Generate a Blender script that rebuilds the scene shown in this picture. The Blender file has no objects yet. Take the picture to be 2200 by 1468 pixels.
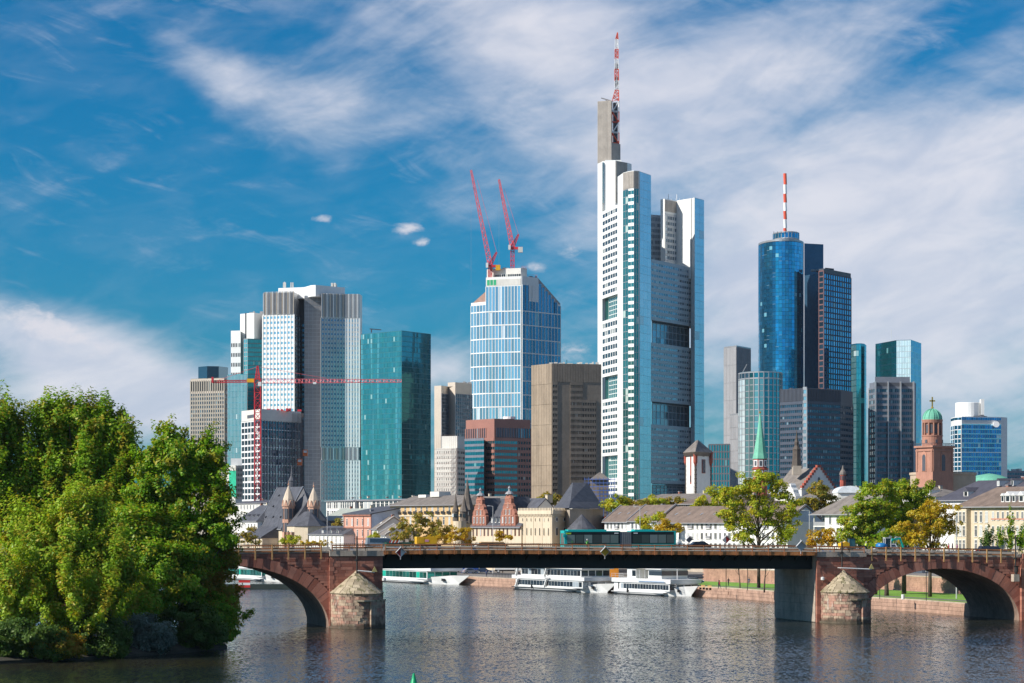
import bpy, math, random
import numpy as np
from mathutils import Vector, Matrix
random.seed(7)
SC = bpy.context.scene
COL = SC.collection
R_ = math.radians
# ------------------------------------------------------------------ camera
F = 5660.0; CX = 1100.0; HY = 1115.0; HC = 17.0       # focal length in photo pixels, horizon row, eye height
cd = bpy.data.cameras.new('camera'); cam = bpy.data.objects.new('camera', cd); COL.objects.link(cam)
cam.location = (0, 0, HC); cam.rotation_euler = (R_(90), 0, 0)
cd.sensor_width = 36; cd.lens = 36*F/2200; cd.shift_y = (HY-734)/2200
cd.clip_start = 1; cd.clip_end = 30000
SC.camera = cam
# ------------------------------------------------------------------ light
SAZ = (-0.917, -0.399); SEL = 34.0
SC.view_settings.view_transform = 'Standard'; SC.view_settings.look = 'None'
SC.view_settings.gamma = 1; SC.view_settings.exposure = 0.27
sl = bpy.data.lights.new('sun', 'SUN'); sl.energy = 5.0; sl.angle = R_(0.5); sl.color = (1, .945, .86)
so = bpy.data.objects.new('sun', sl); COL.objects.link(so)
ce = math.cos(R_(SEL))
so.rotation_euler = Vector((SAZ[0]*ce, SAZ[1]*ce, math.sin(R_(SEL)))).to_track_quat('Z', 'Y').to_euler()
so.location = (-60, -30, 200)
W = bpy.data.worlds.new('World'); SC.world = W; W.use_nodes = True
class NT:
    """tiny helper that wires math nodes"""
    def __init__(s, nt): s.nt = nt
    def n(s, t, **k):
        x = s.nt.nodes.new(t)
        for a, b in k.items(): setattr(x, a, b)
        return x
    def set(s, sock, v):
        if isinstance(v, bpy.types.NodeSocket): s.nt.links.new(v, sock)
        elif v is not None: sock.default_value = v
    def m(s, op, a, b=None, c=None, clamp=False):
        x = s.n('ShaderNodeMath', operation=op, use_clamp=clamp)
        s.set(x.inputs[0], a)
        if b is not None: s.set(x.inputs[1], b)
        if c is not None: s.set(x.inputs[2], c)
        return x.outputs[0]
    def v(s, op, a, b=None):
        x = s.n('ShaderNodeVectorMath', operation=op)
        s.set(x.inputs[0], a)
        if b is not None: s.set(x.inputs[3 if op == 'SCALE' else 1], b)
        return x.outputs['Vector']
    def mix(s, f, a, b, bt='MIX'):
        x = s.n('ShaderNodeMix', data_type='RGBA', blend_type=bt)
        s.set(x.inputs[0], f); s.set(x.inputs[6], a); s.set(x.inputs[7], b)
        return x.outputs[2]
    def noise(s, vec, scale, detail=3, rough=.5, dist=0, out='Fac'):
        x = s.n('ShaderNodeTexNoise'); s.set(x.inputs['Vector'], vec)
        x.inputs['Scale'].default_value = scale; x.inputs['Detail'].default_value = detail
        x.inputs['Roughness'].default_value = rough; x.inputs['Distortion'].default_value = dist
        return x.outputs[out]
    def ss(s, x, lo, hi):
        y = s.n('ShaderNodeMapRange', interpolation_type='SMOOTHSTEP')
        s.set(y.inputs[0], x); y.inputs[1].default_value = lo; y.inputs[2].default_value = hi
        return y.outputs[0]
    def comb(s, x, y, z):
        c = s.n('ShaderNodeCombineXYZ')
        for i, v in enumerate((x, y, z)): s.set(c.inputs[i], v)
        return c.outputs[0]
def world():
    nt = W.node_tree; nt.nodes.clear(); k = NT(nt)
    sky = k.n('ShaderNodeTexSky', sky_type='NISHITA', sun_disc=False)
    sky.sun_elevation = R_(SEL); sky.sun_rotation = math.atan2(SAZ[0], SAZ[1]) % (2*math.pi)
    sky.altitude = 0; sky.air_density = 1.0; sky.dust_density = .3; sky.ozone_density = 3.0
    d = k.n('ShaderNodeTexCoord').outputs['Generated']
    sp = k.n('ShaderNodeSeparateXYZ'); nt.links.new(d, sp.inputs[0]); x, y, z = sp.outputs
    az = k.m('ARCTAN2', x, y); el = k.m('ARCSINE', z)
    # clear air: the sky model, deepened to the polarised blue of the photograph
    tint = k.mix(k.ss(el, -.02, .16), (.070, .42, .67, 1), (.020, .42, .68, 1))
    tint = k.mix(k.ss(el, .15, .9), tint, (.80, .92, 1.0, 1))  # overhead tint paler and more neutral: added fill for shaded faces
    clear = k.mix(1.0, sky.outputs[0], tint, 'MULTIPLY')
    # high cirrus: streaks sheared across the sky
    def streak(ang, sa, sb, seed, det=6, dist=.6, rough=.58):
        c, s_ = math.cos(ang), math.sin(ang)
        a = k.m('ADD', k.m('MULTIPLY', az, c), k.m('MULTIPLY', el, s_))
        b = k.m('ADD', k.m('MULTIPLY', az, -s_), k.m('MULTIPLY', el, c))
        return k.noise(k.comb(k.m('MULTIPLY', a, sa), k.m('MULTIPLY', b, sb), seed), 1.0, det, rough, dist)
    n1 = streak(R_(24), 9, 26, 3.1); n2 = streak(R_(-22), 12, 34, 7.7); n3 = streak(R_(8), 30, 80, 1.3, 5, .4)
    n4 = streak(R_(0), 14, 22, 11.2, 7, .3)
    def blob(px, py, rx, ry, amp, ang=0):
        u = math.atan((px-CX)/F); v = math.atan((HY-py)/F); sx = rx/F; sy = ry/F
        c, s_ = math.cos(R_(ang)), math.sin(R_(ang))
        du = k.m('SUBTRACT', az, u); dv = k.m('SUBTRACT', el, v)
        a = k.m('MULTIPLY', k.m('ADD', k.m('MULTIPLY', du, c), k.m('MULTIPLY', dv, s_)), 1/sx)
        b = k.m('MULTIPLY', k.m('ADD', k.m('MULTIPLY', du, -s_), k.m('MULTIPLY', dv, c)), 1/sy)
        r = k.m('ADD', k.m('MULTIPLY', a, a), k.m('MULTIPLY', b, b))
        return k.m('MULTIPLY', k.m('EXPONENT', k.m('MULTIPLY', r, -1.0)), amp)
    def total(L):
        t = L[0]
        for q in L[1:]: t = k.m('ADD', t, q)
        return t
    B = total([blob(*b) for b in SKYBLOBS])
    n = k.m('ADD', k.m('MULTIPLY', n1, .5), k.m('ADD', k.m('MULTIPLY', n2, .25), k.m('MULTIPLY', n3, .25)))
    veil = k.ss(k.m('ADD', n, B), .42, .86)
    n6 = k.noise(k.comb(k.m('MULTIPLY', az, 130), k.m('MULTIPLY', el, 240), 2.2), 1.0, 6, .62, .4)
    puff = k.ss(k.m('ADD', k.m('ADD', k.m('MULTIPLY', n4, .3), k.m('MULTIPLY', n6, .9)), total([blob(*b) for b in SKYPUFFS])), .82, 1.30)
    n5 = streak(R_(15), 20, 50, 5.5, 6, .5)
    cl = k.mix(k.ss(n5, .3, .7), (4.9, 5.3, 6.4, 1), (7.0, 6.9, 7.4, 1))
    n7 = streak(R_(-14), 26, 95, 21.3, 7, .7, .64); n8 = streak(R_(18), 16, 60, 31.9, 6, .5, .6)
    thin = k.m('MULTIPLY', k.ss(k.m('ADD', k.m('MULTIPLY', n7, .6), k.m('MULTIPLY', n8, .4)), .50, .78), .34)
    thin = k.m('ADD', thin, k.m('MULTIPLY', k.ss(n3, .4, .7), .05))
    c = k.mix(thin, clear, cl)
    c = k.mix(k.m('MULTIPLY', veil, .86), c, cl)
    c = k.mix(k.m('MULTIPLY', puff, .85), c, (6.4, 6.3, 6.8, 1))
    bg = k.n('ShaderNodeBackground'); nt.links.new(c, bg.inputs[0]); bg.inputs[1].default_value = .1
    o = k.n('ShaderNodeOutputWorld'); nt.links.new(bg.outputs[0], o.inputs[0])
SKYBLOBS = [  # px, py, radius x, radius y, amount, tilt : where the photograph shows cirrus or clear sky
    (440, 140, 210, 60, .22, -28), (700, 210, 240, 45, .16, -8), (1150, 60, 260, 130, .30, -12), (1480, 190, 400, 130, .26, 20),
    (1900, 420, 420, 190, .34, 20), (2050, 700, 320, 280, .36, 0), (1600, 620, 200, 150, .16, 10), (1300, 380, 260, 60, .10, 12),
    (60, 330, 400, 330, -.34, 0), (520, 480, 380, 150, -.16, 0), (900, 650, 260, 110, -.12, 0), (2080, 60, 240, 70, -.22, 24),
    (1800, 240, 260, 40, -.12, 24), (130, 740, 270, 90, .50, -16), (300, 870, 340, 70, .42, 0), (950, 780, 160, 60, .2, 0),
    (560, 300, 420, 60, .06, -5)]
SKYPUFFS = [(695, 472, 26, 12, .5, 0), (880, 492, 40, 14, .55, 0), (905, 523, 24, 10, .5, 0), (1150, 575, 40, 14, .5, 0), (1230, 540, 45, 20, .42, 0),
    (70, 700, 110, 40, .42, -18), (170, 730, 120, 40, .34, -18), (1215, 755, 70, 28, .42, 0)]
world()
# ------------------------------------------------------------------ pixel helpers: where a point of the photograph stands at a given distance
def X(px, Y): return (px-CX)*Y/F
def Z(py, Y): return HC+(HY-py)*Y/F
def S(n, Y): return n*Y/F
def XY(px, Y): return (X(px, Y), Y)
# ------------------------------------------------------------------ materials
MATS = {}
def newmat(name):
    m = bpy.data.materials.new(name); m.use_nodes = True; nt = m.node_tree; nt.nodes.clear(); k = NT(nt)
    b = k.n('ShaderNodeBsdfPrincipled'); o = k.n('ShaderNodeOutputMaterial'); nt.links.new(b.outputs[0], o.inputs[0])
    return m, k, b
def rgb(c, f=1.0): return (min(1, c[0]*f), min(1, c[1]*f), min(1, c[2]*f), 1)
def M(name, col=None, rough=.7, metal=0, var=.16, scale=.35, bump=0, stain=0, spec=.4):
    if name in MATS: return MATS[name]
    m, k, b = newmat(name)
    g = k.n('ShaderNodeNewGeometry'); pos = g.outputs['Position']
    n = k.noise(pos, scale, 5, .65)
    n2 = k.noise(pos, scale*9, 3, .6)
    f = k.m('ADD', k.m('MULTIPLY', n, .65), k.m('MULTIPLY', n2, .35))
    c = k.mix(k.ss(f, .32, .68), rgb(col, 1-var), rgb(col, 1+var))
    if stain:   # rain streaks: noise drawn out downwards
        sv = k.v('MULTIPLY', pos, (1, 1, .08))
        st = k.ss(k.noise(sv, scale*4, 4, .6), .5, .72)
        c = k.mix(k.m('MULTIPLY', st, stain), c, rgb(col, .45))
    oi = k.n('ShaderNodeObjectInfo')
    c = k.mix(1.0, c, k.comb(*[k.m('MULTIPLY_ADD', oi.outputs['Random'], .12, .94)]*3), 'MULTIPLY')
    k.set(b.inputs['Base Color'], c); b.inputs['Roughness'].default_value = rough; b.inputs['Metallic'].default_value = metal
    b.inputs['Specular IOR Level'].default_value = spec
    if bump:
        bp = k.n('ShaderNodeBump'); bp.inputs['Strength'].default_value = bump; bp.inputs['Distance'].default_value = .1
        k.set(bp.inputs['Height'], n2); k.set(b.inputs['Normal'], bp.outputs[0])
    MATS[name] = m; return m
def GL(name, col=None, metal=.8, rough=.07, var=.35, tilt=.03, blind=.08, bcol=(.6, .66, .66), wave=0, col2=None, str2=(.25, .25, .012), lo2=.52):
    """coated window glass: every pane a little different in tint and tilt, some with blinds drawn"""
    if name in MATS: return MATS[name]
    m, k, b = newmat(name)
    oi = k.n('ShaderNodeObjectInfo'); g = k.n('ShaderNodeNewGeometry')
    r = k.m('FRACT', k.m('ADD', oi.outputs['Random'], k.m('MULTIPLY', g.outputs['Random Per Island'], 7.31)))
    wn = k.n('ShaderNodeTexWhiteNoise', noise_dimensions='1D'); k.set(wn.inputs['W'], k.m('MULTIPLY', r, 917.0))
    c = k.mix(wn.outputs['Value'], rgb(col, 1-var), rgb(col, 1+var))
    if col2:   # pale streaks standing in for reflections, painted into the pane colour
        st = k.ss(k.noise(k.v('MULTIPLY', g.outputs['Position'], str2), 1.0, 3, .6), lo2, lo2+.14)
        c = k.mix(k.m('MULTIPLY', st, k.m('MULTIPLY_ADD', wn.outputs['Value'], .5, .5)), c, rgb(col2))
    bl = k.m('LESS_THAN', r, blind)
    c = k.mix(bl, c, rgb(bcol))
    k.set(b.inputs['Base Color'], c)
    k.set(b.inputs['Metallic'], k.m('MULTIPLY', k.m('SUBTRACT', 1.0, k.m('MULTIPLY', bl, .7)), metal))
    b.inputs['Roughness'].default_value = rough
    off = k.v('SCALE', k.v('SUBTRACT', wn.outputs['Color'], (.5, .5, .5)), tilt)
    nn = k.v('ADD', g.outputs['Normal'], off)
    if wave:   # rolled glass that is not quite flat
        w = k.noise(k.v('MULTIPLY', g.outputs['Position'], (.35, .35, .03)), 1.0, 3, .55, .3, 'Color')
        nn = k.v('ADD', nn, k.v('SCALE', k.v('SUBTRACT', w, (.5, .5, .5)), wave))
    k.set(b.inputs['Normal'], k.v('NORMALIZE', nn))
    MATS[name] = m; return m
# ------------------------------------------------------------------ mesh helpers
BF = [(0, 3, 2, 1), (4, 5, 6, 7), (0, 1, 5, 4), (1, 2, 6, 5), (2, 3, 7, 6), (3, 0, 4, 7)]
class G:
    def __init__(s): s.v = []; s.f = []
    def add(s, vs, fs):
        n = len(s.v); s.v += [tuple(p) for p in vs]; s.f += [tuple(i+n for i in q) for q in fs]; return s
    def box(s, c, d, rz=0, ry=0, rx=0):
        mt = Matrix.Rotation(rz, 3, 'Z') @ Matrix.Rotation(ry, 3, 'Y') @ Matrix.Rotation(rx, 3, 'X') if (rz or ry or rx) else None
        vs = []
        for a, b, e in ((-1, -1, -1), (1, -1, -1), (1, 1, -1), (-1, 1, -1), (-1, -1, 1), (1, -1, 1), (1, 1, 1), (-1, 1, 1)):
            p = Vector((a*d[0]/2, b*d[1]/2, e*d[2]/2))
            if mt: p = mt @ p
            vs.append((p.x+c[0], p.y+c[1], p.z+c[2]))
        return s.add(vs, BF)
    def bx(s, x0, x1, y0, y1, z0, z1): return s.box(((x0+x1)/2, (y0+y1)/2, (z0+z1)/2), (x1-x0, y1-y0, z1-z0))
    def prism(s, poly, z0, z1):
        n = len(poly); zt = z1 if isinstance(z1, (list, tuple)) else [z1]*n
        vs = [(p[0], p[1], z0) for p in poly]+[(p[0], p[1], zt[i]) for i, p in enumerate(poly)]
        return s.add(vs, [tuple(range(n-1, -1, -1)), tuple(range(n, 2*n))]+[(i, (i+1) % n, n+(i+1) % n, n+i) for i in range(n)])
    def tube(s, pts, rads, n=8, cap=True):
        rings = []; b0 = len(s.v); vs = []
        for i, p in enumerate(pts):
            p = Vector(p); a = Vector(pts[max(0, i-1)]); b = Vector(pts[min(len(pts)-1, i+1)])
            t = (b-a); t = t.normalized() if t.length > 1e-9 else Vector((0, 0, 1))
            u = t.cross(Vector((0, 0, 1)) if abs(t.z) < .9 else Vector((1, 0, 0))).normalized(); w = t.cross(u)
            r = rads[i] if isinstance(rads, (list, tuple)) else rads
            for j in range(n):
                q = 2*math.pi*(j+.5)/n
                vs.append(p+u*math.cos(q)*r+w*math.sin(q)*r)
        fs = []
        for i in range(len(pts)-1):
            for j in range(n):
                k2 = (j+1) % n; fs.append((i*n+j, i*n+k2, (i+1)*n+k2, (i+1)*n+j))
        if cap: fs.append(tuple(range(n-1, -1, -1))); fs.append(tuple(range((len(pts)-1)*n, len(pts)*n)))
        return s.add(vs, fs)
    def lathe(s, c, prof, n=16, a0=0, sx=1, sy=1):
        vs = []; fs = []
        for r, z in prof:
            for j in range(n):
                q = a0+2*math.pi*j/n; vs.append((c[0]+math.cos(q)*max(r, .002)*sx, c[1]+math.sin(q)*max(r, .002)*sy, c[2]+z))
        for i in range(len(prof)-1):
            for j in range(n):
                k2 = (j+1) % n; fs.append((i*n+j, i*n+k2, (i+1)*n+k2, (i+1)*n+j))
        fs.append(tuple(range(n-1, -1, -1))); fs.append(tuple(range((len(prof)-1)*n, len(prof)*n)))
        return s.add(vs, fs)
    def bar(s, a, b, w, h=None):
        a = Vector(a); b = Vector(b); h = h or w; t = (b-a).normalized()
        u = t.cross(Vector((0, 0, 1)) if abs(t.z) < .99 else Vector((1, 0, 0))).normalized()*w/2; q = t.cross(u).normalized()*h/2
        vs = [a-u-q, a+u-q, a+u+q, a-u+q, b-u-q, b+u-q, b+u+q, b-u+q]
        return s.add(vs, BF)
    def mesh(s, name, off=(0, 0, 0), smooth=False):
        me = bpy.data.meshes.new(name)
        me.from_pydata([(p[0]-off[0], p[1]-off[1], p[2]-off[2]) for p in s.v], [], s.f)
        if smooth: me.polygons.foreach_set('use_smooth', [True]*len(me.polygons))
        return me
def link(name, data, parent=None, loc=(0, 0, 0), rz=0):
    o = bpy.data.objects.new(name, data); COL.objects.link(o); o.location = loc; o.rotation_euler = (0, 0, rz)
    if parent: o.parent = parent
    return o
def tag(o, label=None, cat=None, group=None, kind=None):
    if label: o['label'] = label
    if cat: o['category'] = cat
    if group: o['group'] = group
    if kind: o['kind'] = kind
    return o
def thing(name, label, cat, loc=(0, 0, 0), rz=0, group=None):
    return tag(link(name, None, None, loc, rz), label, cat, group)
def part(name, g, mat, root, local=False, smooth=False, kind=None):
    """one mesh part; geometry given in world metres unless local"""
    me = g.mesh(name, (0, 0, 0) if (local or root is None) else root.location, smooth)
    me.materials.append(mat); o = link(name, me, root)
    if kind: o['kind'] = kind
    return o
def sub(name, g, mat, par, root=None, smooth=False):
    off = (0, 0, 0)
    if root is not None: off = root.location
    me = g.mesh(name, off, smooth); me.materials.append(mat); return link(name, me, par)
MESHC = {}; CNT = {}; REST = {}
def boxmesh(name, d, mat):
    key = (name, tuple(round(q, 2) for q in d), mat.name)
    if key not in MESHC:
        me = G().box((0, 0, 0), d).mesh(name); me.materials.append(mat); MESHC[key] = me
    return MESHC[key]
def piece(R, name, d, c, rz, mat, local=False, lim=300):
    """one of many alike pieces of R; past the limit they are joined"""
    k = (R.name, name); CNT[k] = CNT.get(k, 0)+1
    L = R.location
    if CNT[k] <= lim:
        loc = c if local else (c[0]-L.x, c[1]-L.y, c[2]-L.z)
        return link(name, boxmesh(name, d, mat), R, loc, rz)
    g = REST.setdefault((R.name, name, mat.name, local), (R, G(), mat))[1]; g.box(c, d, rz)
    return None
def flush():
    for (rn, name, mn, local), (R, g, mat) in REST.items():
        part(name, g, mat, R, local, kind='stuff')
    REST.clear()
def facade(R, a, b, z0, z1, nc, nr, pane, bar=None, band=None, bw=.4, bh=.8, pb=.3, ph=.2, pn='window', skip=None, lim=300, m0=0, m1=0, bars=True, po=.08, local=False):
    """glazed grid on the wall from a to b (left to right as seen from outside): panes, vertical mullions, floor bands"""
    ax, ay = a; dx, dy = b[0]-ax, b[1]-ay; Wd = math.hypot(dx, dy); dx /= Wd; dy /= Wd; nx, ny = dy, -dx; rz = math.atan2(dy, dx)
    w = (Wd-m0-m1)/nc; h = (z1-z0)/nr
    def at(s_, n_, z): return (ax+dx*s_+nx*n_, ay+dy*s_+ny*n_, z)
    for r in range(nr):
        for c in range(nc):
            if skip and skip(c, r): continue
            piece(R, pn, (w-bw, .16, h-bh), at(m0+(c+.5)*w, po-.08+.005, z0+(r+.5)*h), rz, pane, local, lim)
    if bar and bw > 0:
        for c in range(nc+1): piece(R, 'mullion', (bw, pb+.1, z1-z0), at(m0+c*w, pb/2-.05, (z0+z1)/2), rz, bar, local, lim)
    if band and bh > 0:
        for r in range(nr+1): piece(R, 'floor_band', (Wd-.02, ph+.1, bh), at(Wd/2, ph/2-.05, z0+r*h), rz, band, local, lim)
def tower(name, label, pts, ytop, mat, depth=35, z0=2.2, cat='tower', group=None, Yt=None, part_name='wall'):
    """a building whose visible wall corners stand at (photo column, distance); walls and root"""
    P = [XY(*p) for p in pts]; Yt = Yt or min(p[1] for p in pts); zt = Z(ytop, Yt)
    Yb = max(p[1] for p in pts)+depth
    poly = P+[XY(pts[-1][0]-3, Yb), XY(pts[0][0]+3, Yb)]
    cx = sum(p[0] for p in poly)/len(poly); cy = sum(p[1] for p in poly)/len(poly)
    R = thing(name, label, cat, (cx, cy, z0), 0, group)
    part(part_name, G().prism(poly, z0, zt), mat, R)
    return R, P, zt
# ================================================================== THE SETTING
def water_mat():
    m, k, b = newmat('river_water')
    g = k.n('ShaderNodeNewGeometry'); pos = g.outputs['Position']
    dirt = k.noise(k.v('MULTIPLY', pos, (.012, .03, 1)), 1, 3)
    k.set(b.inputs['Base Color'], k.mix(k.ss(dirt, .35, .65), (.014, .020, .020, 1), (.030, .028, .017, 1)))
    b.inputs['Roughness'].default_value = .12; b.inputs['IOR'].default_value = 1.33
    # chop: short crests across the wind plus longer swell; calmer and rougher lanes
    def ripple(sx, sy, det, rg):
        return k.v('SUBTRACT', k.noise(k.v('MULTIPLY', pos, (sx, sy, 1)), 1.0, det, rg, .2, 'Color'), (.5, .5, .5))
    lane = k.ss(k.noise(k.v('MULTIPLY', pos, (.006, .035, 1)), 1, 4, .6, .6), .30, .70)
    w1 = k.v('SCALE', ripple(3.2, .85, 4, .7), k.m('MULTIPLY_ADD', lane, .95, .62)); w2 = k.v('SCALE', ripple(.7, .16, 3, .6), .20)
    nn = k.v('ADD', k.v('MULTIPLY', k.v('ADD', w1, w2), (1, 1, 0)), (0, 0, 1))
    k.set(b.inputs['Normal'], k.v('NORMALIZE', nn))
    return m
g = G(); g.add([(-3000, -300, 0), (3000, -300, 0), (3000, 2600, 0), (-3000, 2600, 0)], [(0, 1, 2, 3)])
tag(part('river_water', g, water_mat(), None), kind='structure')
BANK = [(150, 300), (104, 400), (84, 447), (75, 481), (60, 520), (47, 566), (22, 614), (-2, 660), (-66, 790), (-230, 1150), (-700, 2200), (-1560, 4100)]
QZ = 2.2
paving = M('quay_paving', (.22, .20, .18), .85, var=.2, scale=.2)
g = G(); top = [(x, y, QZ) for x, y in BANK]+[(3100, 4100, QZ), (3100, 300, QZ)]
g.add(top, [tuple(range(len(top)-1, -1, -1))])
tag(part('ground', g, paving, None), kind='structure')
g = G(); g.add([(-260, 200, 1.5), (-150, 600, 1.5), (-330, 1300, 1.5), (-1700, 4100, 1.5), (-3100, 4100, 1.5), (-3100, 200, 1.5)], [(0, 1, 2, 3, 4, 5)])
tag(part('ground', g, paving, None), kind='structure')
# quay wall: red sandstone, coping stones along the edge
sand = M('red_sandstone_quay', (.40, .25, .18), .85, var=.3, scale=.6, bump=.3, stain=.5)
cop = M('quay_coping', (.45, .36, .27), .85, var=.2)
Q = thing('quay_wall', 'long pinkish sandstone quay wall along the far bank', 'quay wall', (47, 566, 0))
for (x0, y0), (x1, y1) in zip(BANK[:-3], BANK[1:-2]):
    L = math.hypot(x1-x0, y1-y0); n = max(1, int(L/(2.4 if y0 < 700 else 12))); rz = math.atan2(y1-y0, x1-x0)
    dx, dy = (x1-x0)/L, (y1-y0)/L; nx, ny = -dy, dx     # towards the river
    if y0 < 380: continue
    for i in range(n):
        for c in range(3):
            t = (i+(.5 if c % 2 else .25)+.25)*L/n
            d_ = (L/n-.04, .5, .66)
            piece(Q, 'stone', d_, (x0+dx*t+nx*(.0+random.uniform(0, .04)), y0+dy*t+ny*.02, .30+c*.7), rz, sand)
    g = G().box(((x0+x1)/2-nx*.1, (y0+y1)/2-ny*.1, QZ-.07), (L+.1, .7, .22), rz); part('coping', g, cop, Q)
# lawn strip and riverside path on the right bank, retaining wall behind
grass = M('lawn_grass', (.15, .30, .03), .95, var=.35, scale=.5)
leafy = M('fallen_leaves_ground', (.28, .20, .05), .95, var=.4, scale=.8)
def off(p, q, d):
    L = math.hypot(q[0]-p[0], q[1]-p[1]); n = ((q[1]-p[1])/L, -(q[0]-p[0])/L); return n[0]*d, n[1]*d
def strip(d0, d1, z, i0, i1):
    pts = BANK[i0:i1+1]; A = []; B_ = []
    for i, p in enumerate(pts):
        q = BANK[min(i0+i+1, len(BANK)-1)] if i < len(pts)-1 else p; pr = pts[i-1] if i else None
        nx, ny = off(pts[i], pts[i+1], 1) if i < len(pts)-1 else off(pts[i-1], pts[i], 1)
        A.append((p[0]+nx*d0, p[1]+ny*d0, z)); B_.append((p[0]+nx*d1, p[1]+ny*d1, z))
    n = len(pts); g = G(); g.add(A+B_, [(i, n+i, n+i+1, i+1) for i in range(n-1)]); return g
tag(part('lawn', strip(1.0, 3.2, QZ+.012, 0, 6), grass, None), kind='structure')
tag(part('lawn', strip(6.2, 25.5, QZ+.012, 0, 6), grass, None), kind='structure')
tag(part('path', strip(3.2, 6.2, QZ+.006, 0, 6), M('path_asphalt', (.16, .15, .14), .9), None), kind='structure')
tag(part('road', strip(14, 24, QZ+.006, 6, 9), M('road_asphalt', (.07, .07, .072), .9), None), kind='structure')
# terrace behind the retaining wall
RW = M('retaining_wall_stone', (.42, .24, .17), .85, var=.3, scale=.5, stain=.4, bump=.3)
T_ = thing('retaining_wall', 'pink sandstone retaining wall behind the riverside lawn', 'wall', (80, 520, QZ))
wp = []
for i in range(0, 7):
    nx, ny = off(BANK[i], BANK[i+1], 1); wp.append((BANK[i][0]+nx*27, BANK[i][1]+ny*27))
for (p, q) in zip(wp[:-1], wp[1:]):
    L = math.hypot(q[0]-p[0], q[1]-p[1]); rz = math.atan2(q[1]-p[1], q[0]-p[0]); n = int(L/1.7)
    for i in range(n):
        for c in range(8):
            t = (i+.5+(.25 if c % 2 else 0))/n
            piece(T_, 'stone', (L/n-.03, .8+random.uniform(0, .08), .345), (p[0]+(q[0]-p[0])*t, p[1]+(q[1]-p[1])*t, QZ+.18+c*.37), rz, RW)
    part('coping', G().box(((p[0]+q[0])/2, (p[1]+q[1])/2, QZ+3.10), (L+.3, 1.0, .22), rz), cop, T_)
TZ = QZ+2.9
g = G(); poly = [(p[0]+.3, p[1]+.12) for p in wp]+[(300, 640), (360, 300)]
g.prism(poly, QZ-.5, TZ); tag(part('terrace', g, paving, None), kind='structure')
# ================================================================== THE BRIDGE (local: x along, y away from the camera)
BO = (X(765, 413), 413.0); BRZ = math.atan2(.2475, .969)
def U(px):
    k = (px-CX)/F; return (k*413+24.4)/(.969-.2475*k)
def bw_(u, v, z=0):
    c, s_ = math.cos(BRZ), math.sin(BRZ); return (BO[0]+u*c-v*s_, BO[1]+u*s_+v*c, z)
def ztop(u): return float(np.interp(u, [-90, -20, 0, 20, 75, 112, 140], [10.6, 11.55, 11.7, 11.75, 11.3, 10.55, 10.2]))
BR = thing('stone_bridge', 'red sandstone arch bridge with a dark steel middle span', 'bridge', (BO[0], BO[1], 0), BRZ)
BW = 20.0
def sandstone():
    m, k, b = newmat('red_sandstone')
    g = k.n('ShaderNodeNewGeometry'); pos = g.outputs['Position']; oi = k.n('ShaderNodeObjectInfo')
    r = k.m('FRACT', k.m('ADD', oi.outputs['Random'], k.m('MULTIPLY', g.outputs['Random Per Island'], 5.7)))
    c = k.mix(r, (.29, .095, .060, 1), (.50, .215, .145, 1))
    n = k.noise(pos, .5, 5, .65); n2 = k.noise(pos, 6, 4, .6)
    c = k.mix(k.m('MULTIPLY', k.ss(n, .45, .7), .40), c, (.17, .08, .065, 1))
    st = k.ss(k.noise(k.v('MULTIPLY', pos, (1, 1, .06)), 1.3, 4, .6), .56, .75)
    c = k.mix(k.m('MULTIPLY', st, .5), c, (.09, .045, .035, 1))
    c = k.mix(k.m('MULTIPLY', k.ss(n2, .5, .8), .25), c, (.45, .28, .2, 1))
    k.set(b.inputs['Base Color'], c); b.inputs['Roughness'].default_value = .88
    bp = k.n('ShaderNodeBump'); bp.inputs['Strength'].default_value = .35; bp.inputs['Distance'].default_value = .05
    k.set(bp.inputs['Height'], n2); k.set(b.inputs['Normal'], bp.outputs[0]); return m
def oldstone():
    m, k, b = newmat('weathered_pier_stone')
    g = k.n('ShaderNodeNewGeometry'); pos = g.outputs['Position']; oi = k.n('ShaderNodeObjectInfo')
    r = oi.outputs['Random']
    c = k.mix(k.ss(r, .25, .8), (.52, .40, .28, 1), (.50, .26, .19, 1))
    n = k.noise(pos, .7, 5, .65)
    c = k.mix(k.m('MULTIPLY', k.ss(n, .42, .62), .75), c, (.085, .055, .045, 1))
    wh = k.ss(k.noise(k.v('MULTIPLY', pos, (1, 1, .22)), 1.5, 4, .65), .58, .66)
    c = k.mix(k.m('MULTIPLY', wh, .55), c, (.66, .58, .50, 1))
    n2 = k.noise(pos, 5, 4, .6)
    sz = k.n('ShaderNodeSeparateXYZ'); k.set(sz.inputs[0], pos)   # tide line: wet, weedy stone just above the river
    tide = k.m('SUBTRACT', 1.0, k.ss(k.m('ADD', sz.outputs[2], k.m('MULTIPLY', n, -.9)), -.05, .55))
    c = k.mix(k.m('MULTIPLY', tide, .85), c, (.035, .033, .018, 1))
    k.set(b.inputs['Base Color'], k.mix(k.m('MULTIPLY', n2, .4), c, (.2, .15, .11, 1))); b.inputs['Roughness'].default_value = .9
    bp = k.n('ShaderNodeBump'); bp.inputs['Strength'].default_value = .5; bp.inputs['Distance'].default_value = .08
    k.set(bp.inputs['Height'], n2); k.set(b.inputs['Normal'], bp.outputs[0]); return m
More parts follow.
